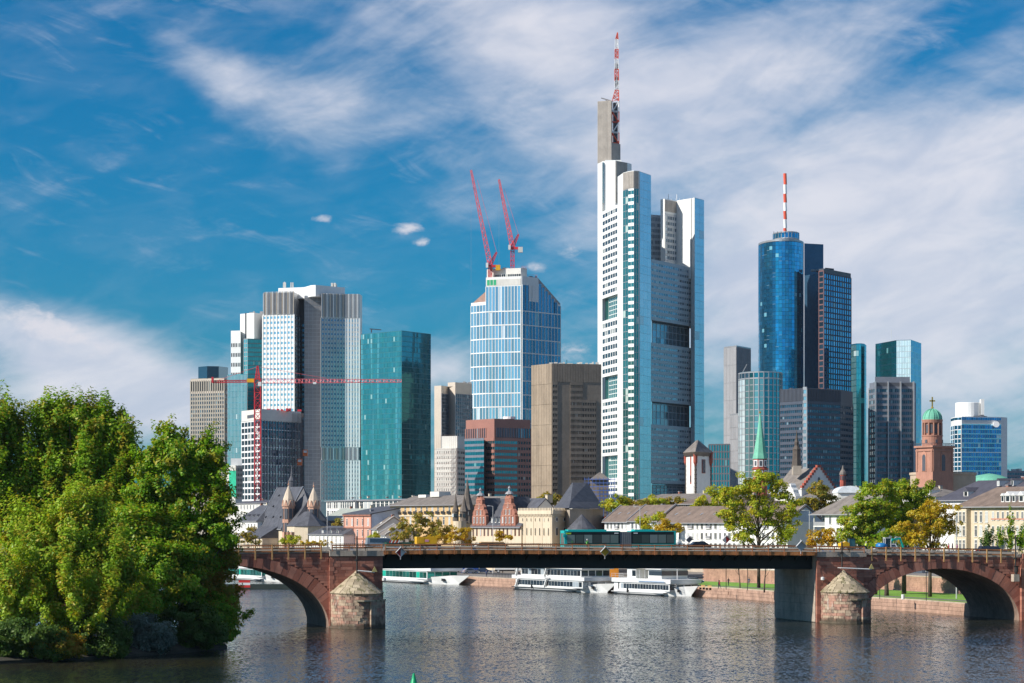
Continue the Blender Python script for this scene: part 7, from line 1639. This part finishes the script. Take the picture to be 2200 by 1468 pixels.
CP = [M('car_white', (.75, .75, .74), .25, var=.03), M('car_black', (.02, .021, .025), .25), M('car_silver', (.42, .43, .45), .3, metal=.5), M('car_navy', (.03, .05, .10), .25), M('car_blue', (.05, .12, .35), .25)]
def rd(u, v): return bw_(u, v, ztop(u)+.36)
GC = 'cars parked on the quay'
for px, Yq, ci, lab, dr in ((1140, 690, 0, 'white car parked on the quay behind the boats', 0), (1165, 686, 1, 'black car parked on the quay, right of the white one', 0), (1178, 700, 2, 'silver car parked on the quay beside the black one', .2), (1010, 712, 2, 'silver car at the bow of the green-windowed boat', .5), (1040, 716, 3, 'dark blue car parked on the quay left of the white one', 0), (1492, 600, 3, 'dark car parked behind the rightmost boat', 0), (1226, 680, 0, 'white car parked on the quay behind the two-deck boat', 0)):
    car(lab, (X(px, Yq), Yq, QZ+.02), dr, CP[ci], GC)
R = thing('delivery_truck', 'white box truck with a blue side parked on the quay', 'truck', (X(1088, 722), 722, QZ), 0)
part('cargo_box', G().bx(-3.2, 2.2, -1.2, 1.2, .9, 3.7), GLOSSW, R, True); part('cab', G().bx(2.3, 4.0, -1.1, 1.1, .6, 2.7), GLOSSW, R, True); part('windscreen', G().bx(3.9, 4.05, -1.0, 1.0, 1.6, 2.5), BGL, R, True); part('chassis', G().bx(-3.2, 3.9, -.9, .9, .5, .9), BLACKP, R, True)
for x in (-2.2, 3.0):
    for y in (-1.0, 1.0): wheel(R, x, y, .48, .3)
R = thing('blue_container', 'dark blue container standing on the quay', 'container', (X(1010, 722), 722, QZ), 0)
part('box', G().bx(-2.4, 2.4, -1.2, 1.2, 0, 4.2), M('container_blue', (.03, .09, .32), .5), R, True)
for i in range(12): part('rib', G().bx(-2.3+i*.4, -2.15+i*.4, -1.28, -1.2, .1, 4.1), M('container_blue'), R, True)
R = thing('orange_container', 'orange box behind the gap between the boats', 'container', (X(1318, 640), 640, QZ), 0)
part('box', G().bx(-1.2, 1.2, -1, 1, 0, 3.4), M('container_orange', (.70, .25, .02), .5), R, True); part('lid', G().bx(-1.3, 1.3, -1.1, 1.1, 3.4, 3.6), M('container_orange'), R, True)
# traffic on the bridge
GBR = 'vehicles on the bridge'
car('grey-blue van at the left end of the steel span', rd(U(836), 6), BRZ, CP[2], GBR, True)
car('white car behind the teal excavator', rd(U(1962), 12), BRZ+math.pi, CP[0], GBR, False, True)
car('dark car on the bridge right of the bus', rd(U(1548), 12), BRZ+math.pi, CP[1], GBR)
car('black car at the right end of the bridge', rd(U(2165), 7), BRZ, CP[1], GBR, False, True)
car('navy car farther back at the right end of the bridge', rd(U(2196), 11), BRZ, CP[3], GBR)
R = thing('yellow_trailer', 'yellow works trailer parked on the steel span', 'trailer', rd(U(930), 5), BRZ); YELV = M('machine_yellow', (.80, .44, .015), .4)
loft([(-1.6, .75), (1.55, .75), (1.6, 1.0), (1.6, 1.95), (1.45, 2.05), (-1.6, 2.05), (-1.65, 1.9)], .85, YELV, 'body', R); part('chassis', G().bx(-1.6, 2.4, -.5, .5, .5, .72), BLACKP, R, True); part('label_panel', G().bx(-.3, .3, -.88, -.84, 1.25, 1.6), M('pink_label', (.7, .3, .4), .5), R, True); part('door_panel', G().bx(-1.4, -.5, -.88, -.84, 1.0, 1.9), YELV, R, True)
for x in (-.4, .3): wheel(R, x, -.75, .33); wheel(R, x, .75, .33)
R = thing('skip_bin', 'dark green barrier trailer with red-white warning board beside the van', 'trailer', rd(U(868), 4.2), BRZ)
loft([(-1.8, .2), (1.6, .2), (2.0, 1.2), (-2.1, 1.2)], .8, M('bin_green', (.02, .09, .06), .6), 'tub', R)
for i in range(6): part('warning_stripe', G().box((-1.5+i*.28, -.86, 1.3), (.14, .04, .5), 0, .5), (REDP, WHP2)[i % 2], R, True)
R = thing('board_stack', 'pile of boards on a dark flat trailer on the steel span', 'trailer', rd(U(1075), 4.4), BRZ)
for i in range(5): part('board', G().bx(-2.6+.1*i, 2.4-.2*i, -.7, .7, .45+i*.16, .59+i*.16), BLACKP if i % 2 else WOOD, R, True)
part('ramp', G().bar((-3.6, 0, .1), (-2.5, 0, .95), .9, .06), OFFW, R, True)
wheel(R, -.5, -.7, .3); wheel(R, .4, -.7, .3); wheel(R, 0, .7, .3)
# articulated bus
uA, uB = U(1239), U(1480); um = uA+(uB-uA)*.545; vB = 8.0
R = thing('articulated_bus', 'teal articulated city bus with black window band crossing the bridge', 'bus', rd(um, vB), BRZ+.0)
sl_ = (ztop(uB)-ztop(uA))/(uB-uA)
BUSG = GL('bus_glass', (.16, .17, .16), .4, .06, .8, .02, 0, (.3, .34, .34)); BAND = M('bus_black', (.012, .013, .015), .25)
for x0, x1, nm in ((uA-um, -1.0, 'front_body'), (1.0, uB-um, 'rear_body')):
    part('body_section', G().bx(x0, x1, -1.27, 1.27, .38, 3.0), BAND, R, True)
    part('skirt', G().bx(x0+.02, x1-.02, -1.3, 1.3, .34, 1.0), TEALP2, R, True); part('roof_edge', G().bx(x0, x1, -1.29, 1.29, 2.98, 3.12), TEALP2, R, True)
    part('roof_pod', G().bx(x0+.6, x1-(2.2 if nm == 'front_body' else 3.5), -1.0, 1.0, 3.12, 3.36), TEALP2, R, True)
    n = 6 if nm == 'front_body' else 5
    for i in range(n):
        w = (x1-x0-.4)/n
        for sd in (-1, 1): part('window', G().bx(x0+.2+w*i+.06, x0+.2+w*(i+1)-.06, sd*1.29-.02, sd*1.29+.02, 1.15, 2.5), BUSG, R, True)
part('bellows', G().bx(-1.0, 1.0, -1.15, 1.15, .5, 2.95), M('bellows_grey', (.20, .21, .22), .8), R, True)
for i in range(6): part('bellows_fold', G().bx(-.9+i*.33, -.75+i*.33, -1.22, 1.22, .5, 3.0), M('bellows_grey'), R, True)
xf = uA-um; part('nose_frame', G().bx(xf-.12, xf+.25, -1.3, 1.3, 2.75, 3.2).bx(xf-.12, xf+.35, -1.31, -1.1, .4, 3.1).bx(xf-.12, xf+.35, 1.1, 1.31, .4, 3.1).bx(xf-.12, xf, -1.28, 1.28, .4, 1.0), TEALP2, R, True)
part('windscreen', G().bx(xf-.08, xf, -1.1, 1.1, 1.0, 2.75), BUSG, R, True); part('display', G().bx(xf+.1, xf+1.0, -1.32, -1.28, 2.6, 2.85), M('display_lime', (.45, .62, .05), .4), R, True)
part('tail_frame', G().bx(uB-um-.3, uB-um+.05, -1.3, 1.3, .4, 3.12), TEALP2, R, True); part('mirror', G().bx(xf-.4, xf-.1, -1.55, -1.35, 2.1, 2.6), TEALP2, R, True)
for x in (xf+2.6, -2.0, uB-um-3.4):
    for y in (-1.12, 1.12): wheel(R, x, y, .48, .3)
for x in (-1.6, 1.7): part('lettering', G().bx(x-.35, x+.35, -1.305, -1.285, 2.68, 2.84), WHP2, R, True)
# teal mini excavator
MTEAL = M('machine_teal', (.0, .42, .34), .4, var=.05); MBLUE = M('machine_blue', (.01, .14, .36), .4)
R = thing('mini_excavator', 'teal mini excavator with raised bent arm on the right arch', 'excavator', rd(U(1918), 3.2), BRZ)
for y in (-.7, .7):
    t_ = part('track', G().tube([(-.9, y-.2, .3), (-.9, y+.2, .3)], .3, 12).tube([(.9, y-.2, .3), (.9, y+.2, .3)], .3, 12).bx(-.9, .9, y-.2, y+.2, .0, .6), RUBBER, R, True)
part('undercarriage', G().bx(-.5, .5, -.5, .5, .3, .7), BLACKP, R, True)
part('counterweight', G().lathe((-.55, 0, .7), [(.95, 0), (1.05, .2), (1.0, .7), (.7, .95)], 14), MBLUE, R, True, smooth=True); part('platform', G().bx(-1.0, .9, -.8, .8, .62, .8), MTEAL, R, True)
g = G()
for x in (-.25, .75):
    for y in (-.75, .05): g.bar((x, y, .8), (x+(.0), y, 2.45), .09)
g.bx(-.32, .85, -.82, .12, 2.42, 2.52); cb = part('cab', g, WHP2, R, True); sub('cab_glass', G().bx(-.22, .72, -.72, .02, .9, 2.4), BGL, cb)
part('boom', G().bar((.8, .4, .9), (1.6, .4, 2.3), .28, .3).bar((1.55, .4, 2.22), (2.9, .4, 2.35), .26, .3), MTEAL, R, True); part('dipper', G().bar((2.8, .4, 2.45), (3.45, .4, .85), .24, .26), MTEAL, R, True)
part('ram', G().tube([(1.2, .4, 1.9), (2.2, .4, 2.62), (3.0, .4, 2.5)], .07, 6), GREYP, R, True); loft([(3.2, .85), (3.6, .85), (3.65, .35), (3.3, .1), (3.05, .4)], .3, MTEAL, 'bucket', R).location = (0, .4, 0)
# yellow loader
R = thing('wheel_loader', 'yellow compact wheel loader with dark cab near the right pier', 'loader', rd(U(1842), 3.4), BRZ)
loft([(-1.75, .7), (-.2, .7), (-.2, 1.5), (-.7, 1.75), (-1.75, 1.45)], .62, YELV, 'engine_hood', R); part('chassis', G().bx(-1.5, 1.9, -.45, .45, .45, .75), BLACKP, R, True)
g = G()
for x, xt in ((-.2, -.1), (.95, .75)):
    for y in (-.55, .55): g.bar((x, y, .8), (xt, y*.9, 2.25), .09)
g.bx(-.2, .85, -.58, .58, 2.2, 2.32); cb = part('cab', g, BLACKP, R, True); sub('cab_glass', G().bx(-.1, .8, -.5, .5, .9, 2.2), GL('loader_glass', (.10, .22, .24), .5, .08, .2, .02, 0), cb)
part('lift_arm', G().bar((.9, -.4, 1.1), (2.2, -.4, .5), .12, .2).bar((.9, .4, 1.1), (2.2, .4, .5), .12, .2), YELV, R, True); loft([(2.1, .15), (2.9, .1), (2.2, .85)], .85, GREYP, 'bucket', R)
for x in (-.95, 1.1):
    for y in (-.62, .62): wheel(R, x, y, .48, .34)
R = thing('spare_wheels', 'pair of large wheels on a small cart right of the loader', 'cart', rd(U(1866), 2.9), BRZ); part('axle', G().tube([(0, -.8, .6), (0, .8, .6)], .08, 6), GREYP, R, True); wheel(R, 0, -.8, .6, .3); wheel(R, 0, .8, .6, .3)
# ---- people: one continuous skinned body, clothing as separate pieces
def body_mesh(pose):
    J = dict(pelvis=(0, 0, .95), spine=(0, 0, 1.15), chest=(0, 0, 1.36), neck=(0, 0, 1.50), head0=(0, -.01, 1.58), head1=(0, -.01, 1.72),
             ls=(-.18, 0, 1.43), le=(-.26, .02+pose[0], 1.16), lh=(-.26, -.10+pose[0], .92), lf=(-.26, -.12+pose[0], .82), rs=(.18, 0, 1.43), re=(.26, .02+pose[1], 1.16), rh=(.26, -.10+pose[1], .92), rf=(.26, -.12+pose[1], .82),
             lhip=(-.10, 0, .90), lk=(-.11, pose[2]*.5-.03, .50), la=(-.11, pose[2], .09), lt=(-.11, pose[2]-.17, .04), rhip=(.10, 0, .90), rk=(.11, pose[3]*.5-.03, .50), ra=(.11, pose[3], .09), rt=(.11, pose[3]-.17, .04))
    Rr = dict(pelvis=(.15, .11), spine=(.14, .10), chest=(.17, .11), neck=(.06, .06), head0=(.08, .095), head1=(.075, .09), ls=(.07, .07), le=(.048, .048), lh=(.035, .035), lf=(.03, .02), rs=(.07, .07), re=(.048, .048), rh=(.035, .035), rf=(.03, .02), lhip=(.09, .09), lk=(.062, .062), la=(.045, .045), lt=(.045, .03), rhip=(.09, .09), rk=(.062, .062), ra=(.045, .045), rt=(.045, .03))
    ks = list(J); E = [('pelvis', 'spine'), ('spine', 'chest'), ('chest', 'neck'), ('neck', 'head0'), ('head0', 'head1'), ('chest', 'ls'), ('ls', 'le'), ('le', 'lh'), ('lh', 'lf'), ('chest', 'rs'), ('rs', 're'), ('re', 'rh'), ('rh', 'rf'), ('pelvis', 'lhip'), ('lhip', 'lk'), ('lk', 'la'), ('la', 'lt'), ('pelvis', 'rhip'), ('rhip', 'rk'), ('rk', 'ra'), ('ra', 'rt')]
    me = bpy.data.meshes.new('body'); me.from_pydata([J[k] for k in ks], [(ks.index(a), ks.index(b)) for a, b in E], [])
    o = bpy.data.objects.new('tmp', me); COL.objects.link(o); sk = o.modifiers.new('s', 'SKIN'); sd = o.modifiers.new('d', 'SUBSURF'); sd.levels = 1
    for i, k in enumerate(ks): me.skin_vertices[0].data[i].radius = Rr[k]; me.skin_vertices[0].data[i].use_root = (k == 'pelvis')
    dg = bpy.context.evaluated_depsgraph_get(); out = bpy.data.meshes.new_from_object(o.evaluated_get(dg)); bpy.data.objects.remove(o); return out
def cloth_mat(name, top, legs):
    if name in MATS: return MATS[name]
    m, k, b = newmat(name); sp = k.n('ShaderNodeSeparateXYZ'); k.set(sp.inputs[0], k.n('ShaderNodeTexCoord').outputs['Object']); z = sp.outputs[2]; x = k.m('ABSOLUTE', sp.outputs[0])
    c = k.mix(k.m('GREATER_THAN', z, .96), rgb(legs), rgb(top)); skin = k.m('MAXIMUM', k.m('GREATER_THAN', z, 1.50), k.m('MULTIPLY', k.m('LESS_THAN', z, .93), k.m('GREATER_THAN', x, .21)))
    c = k.mix(skin, c, (.50, .30, .21, 1)); c = k.mix(k.m('LESS_THAN', z, .08), c, (.03, .025, .02, 1)); k.set(b.inputs['Base Color'], c); b.inputs['Roughness'].default_value = .85; MATS[name] = m; return m
BM = [body_mesh((.02, .02, 0, 0)), body_mesh((.16, -.16, -.22, .22)), body_mesh((-.2, -.15, .05, -.05))]
HAIR = M('dark_hair', (.05, .035, .025), .8); VEST = M('hivis_yellow', (.65, .85, .05), .6, var=.05); VESTG = M('hivis_green', (.20, .75, .10), .6, var=.05); HELM = M('helmet_white', (.8, .8, .78), .4)
PC = [((.35, .03, .04), (.04, .04, .06)), ((.03, .03, .04), (.05, .05, .06)), ((.10, .13, .25), (.07, .08, .12)), ((.5, .48, .45), (.10, .10, .14)), ((.35, .1, .2), (.03, .03, .04))]
def person(label, loc, rz, pi, ci, vest=None, group=None):
    R = thing('person', label, 'person', loc, rz, group); me = BM[pi].copy(); me.materials.clear(); me.materials.append(cloth_mat('outfit_%d' % ci, *PC[ci])); me.polygons.foreach_set('use_smooth', [True]*len(me.polygons)); link('body', me, R)
    part('hair', G().lathe((0, .015, 1.66), [(.09, -.04), (.10, .04), (.085, .11), (.03, .14)], 10), HELM if vest else HAIR, R, True, smooth=True)
    part('face', G().bx(-.035, -.02, -.115, -.10, 1.645, 1.655).bx(.02, .035, -.115, -.10, 1.645, 1.655).bx(-.01, .01, -.135, -.105, 1.60, 1.635).bx(-.022, .022, -.115, -.10, 1.565, 1.575), HAIR, R, True)
    if vest: part('vest', G().lathe((0, 0, .98), [(.19, 0), (.20, .2), (.215, .40), (.14, .50)], 12, 0, 1.05, .72), vest, R, True, smooth=True)
    return R
person('road worker in a yellow high-visibility vest beside the loader', rd(U(1873), 2.3), BRZ, 0, 3, VEST); person('worker in a bright green vest in front of the bus', rd(U(1271), 2.4), BRZ+.6, 2, 1, VESTG)
for i, (px, ci, lab) in enumerate(((2056, 0, 'person in a red jacket walking on the bridge, left of the small group'), (2064, 1, 'person in dark clothes in the middle of the small group on the bridge'), (2074, 4, 'person in a plum top, right of the small group on the bridge'))): person(lab, rd(U(px), 3.2), BRZ+math.pi/2, 1, ci, None, 'people walking on the bridge')
for px, Yq, ci, pi, lab in ((1546, 556, 0, 1, 'person in red walking on the riverside path'), (1544, 560, 1, 0, 'person in black just behind the one in red on the riverside path'), (1565, 580, 1, 1, 'person in dark clothes near the pink wall'), (1609, 585, 2, 1, 'person in a blue top cycling path side near the pink wall'), (1045, 668, 2, 0, 'person standing on the quay near the blue car'), (1115, 658, 1, 0, 'person in black on the quay left of the two-deck boat'), (1120, 660, 3, 1, 'person in a light top on the quay left of the two-deck boat')):
    person(lab, (X(px, Yq), Yq, QZ+.02), random.uniform(0, 6), pi, ci, None, 'people on the quay')
# ---- park benches, quay railing, litter bin, mooring posts
def bench(label, px, Yq):
    R = thing('park_bench', label, 'bench', (X(px, Yq), Yq, QZ), HRZ, 'benches on the lawn')
    for i in range(3): part('seat_slat', G().bx(-.9, .9, -.45+i*.15, -.33+i*.15, .42, .47), WOOD, R, True); part('back_slat', G().bx(-.9, .9, .05, .1, .55+i*.14, .65+i*.14), WOOD, R, True)
    for x in (-.75, .75): part('leg', G().bx(x-.05, x+.05, -.42, .06, 0, .42), IRON, R, True)
bench('left of the two wooden benches on the lawn', 1510, 552); bench('right of the two wooden benches on the lawn', 1524, 548)
R = thing('quay_railing', 'thin dark railing along the quay left of the two-deck boat', 'railing', (0, 650, QZ)); g = G()
a, b = Vector((-6+1.2, 668+.6, 0)), Vector((14+1.2, 629+.6, 0)); n = 26
for i in range(n+1): p = a.lerp(b, i/n); piece(R, 'railing_post', (.07, .07, 1.1), (p.x, p.y, QZ+.55), 0, IRON)
for z in (.4, .75, 1.1): part('rail', G().bar((a.x, a.y, QZ+z), (b.x, b.y, QZ+z), .06), IRON, R)
R = thing('litter_bin', 'small white litter bin on the lawn inside the right arch', 'bin', (X(1940, 482), 482, QZ)); part('bin_body', G().lathe((0, 0, 0), [(.28, .1), (.32, .9), (.30, .95)], 10), WHP2, R, True); part('bin_post', G().tube([(0, .3, 0), (0, .3, 1.2)], .05, 6), IRON, R, True)
for px, Yq, lab in ((1890, 488, 'thin dark lamp post inside the right arch at its left'), (1990, 476, 'thin dark lamp post in the middle of the right arch'), (1682, 530, 'thin lamp post near the concrete pier'), (1606, 545, 'thin lamp post on the lawn near the benches'), (1560, 550, 'thin lamp post beside the path right of the benches')):
    R = thing('park_lamp', lab, 'street lamp', (X(px, Yq), Yq, QZ), 0, 'park lamps'); part('pole', G().tube([(0, 0, 0), (0, 0, 5.2)], .07, 6), IRON, R, True); part('lantern', G().lathe((0, 0, 5.2), [(.1, 0), (.25, .3), (.2, .6), (.05, .7)], 8), GREYP, R, True)
# ================================================================== THIN HAZE OVER THE CITY
hm = bpy.data.materials.new('haze_air'); hm.use_nodes = True; nt = hm.node_tree; nt.nodes.clear(); k = NT(nt)
pv = k.n('ShaderNodeVolumePrincipled'); pv.inputs['Color'].default_value = (.80, .90, 1, 1); pv.inputs['Density'].default_value = 1.6e-5; pv.inputs['Anisotropy'].default_value = .2
o = k.n('ShaderNodeOutputMaterial'); nt.links.new(pv.outputs[0], o.inputs['Volume'])
tag(part('haze', G().bx(-3200, 3200, -320, 4200, -2, 330), hm, None), 'thin pale haze over the river and city', None, None, 'stuff')
flush()
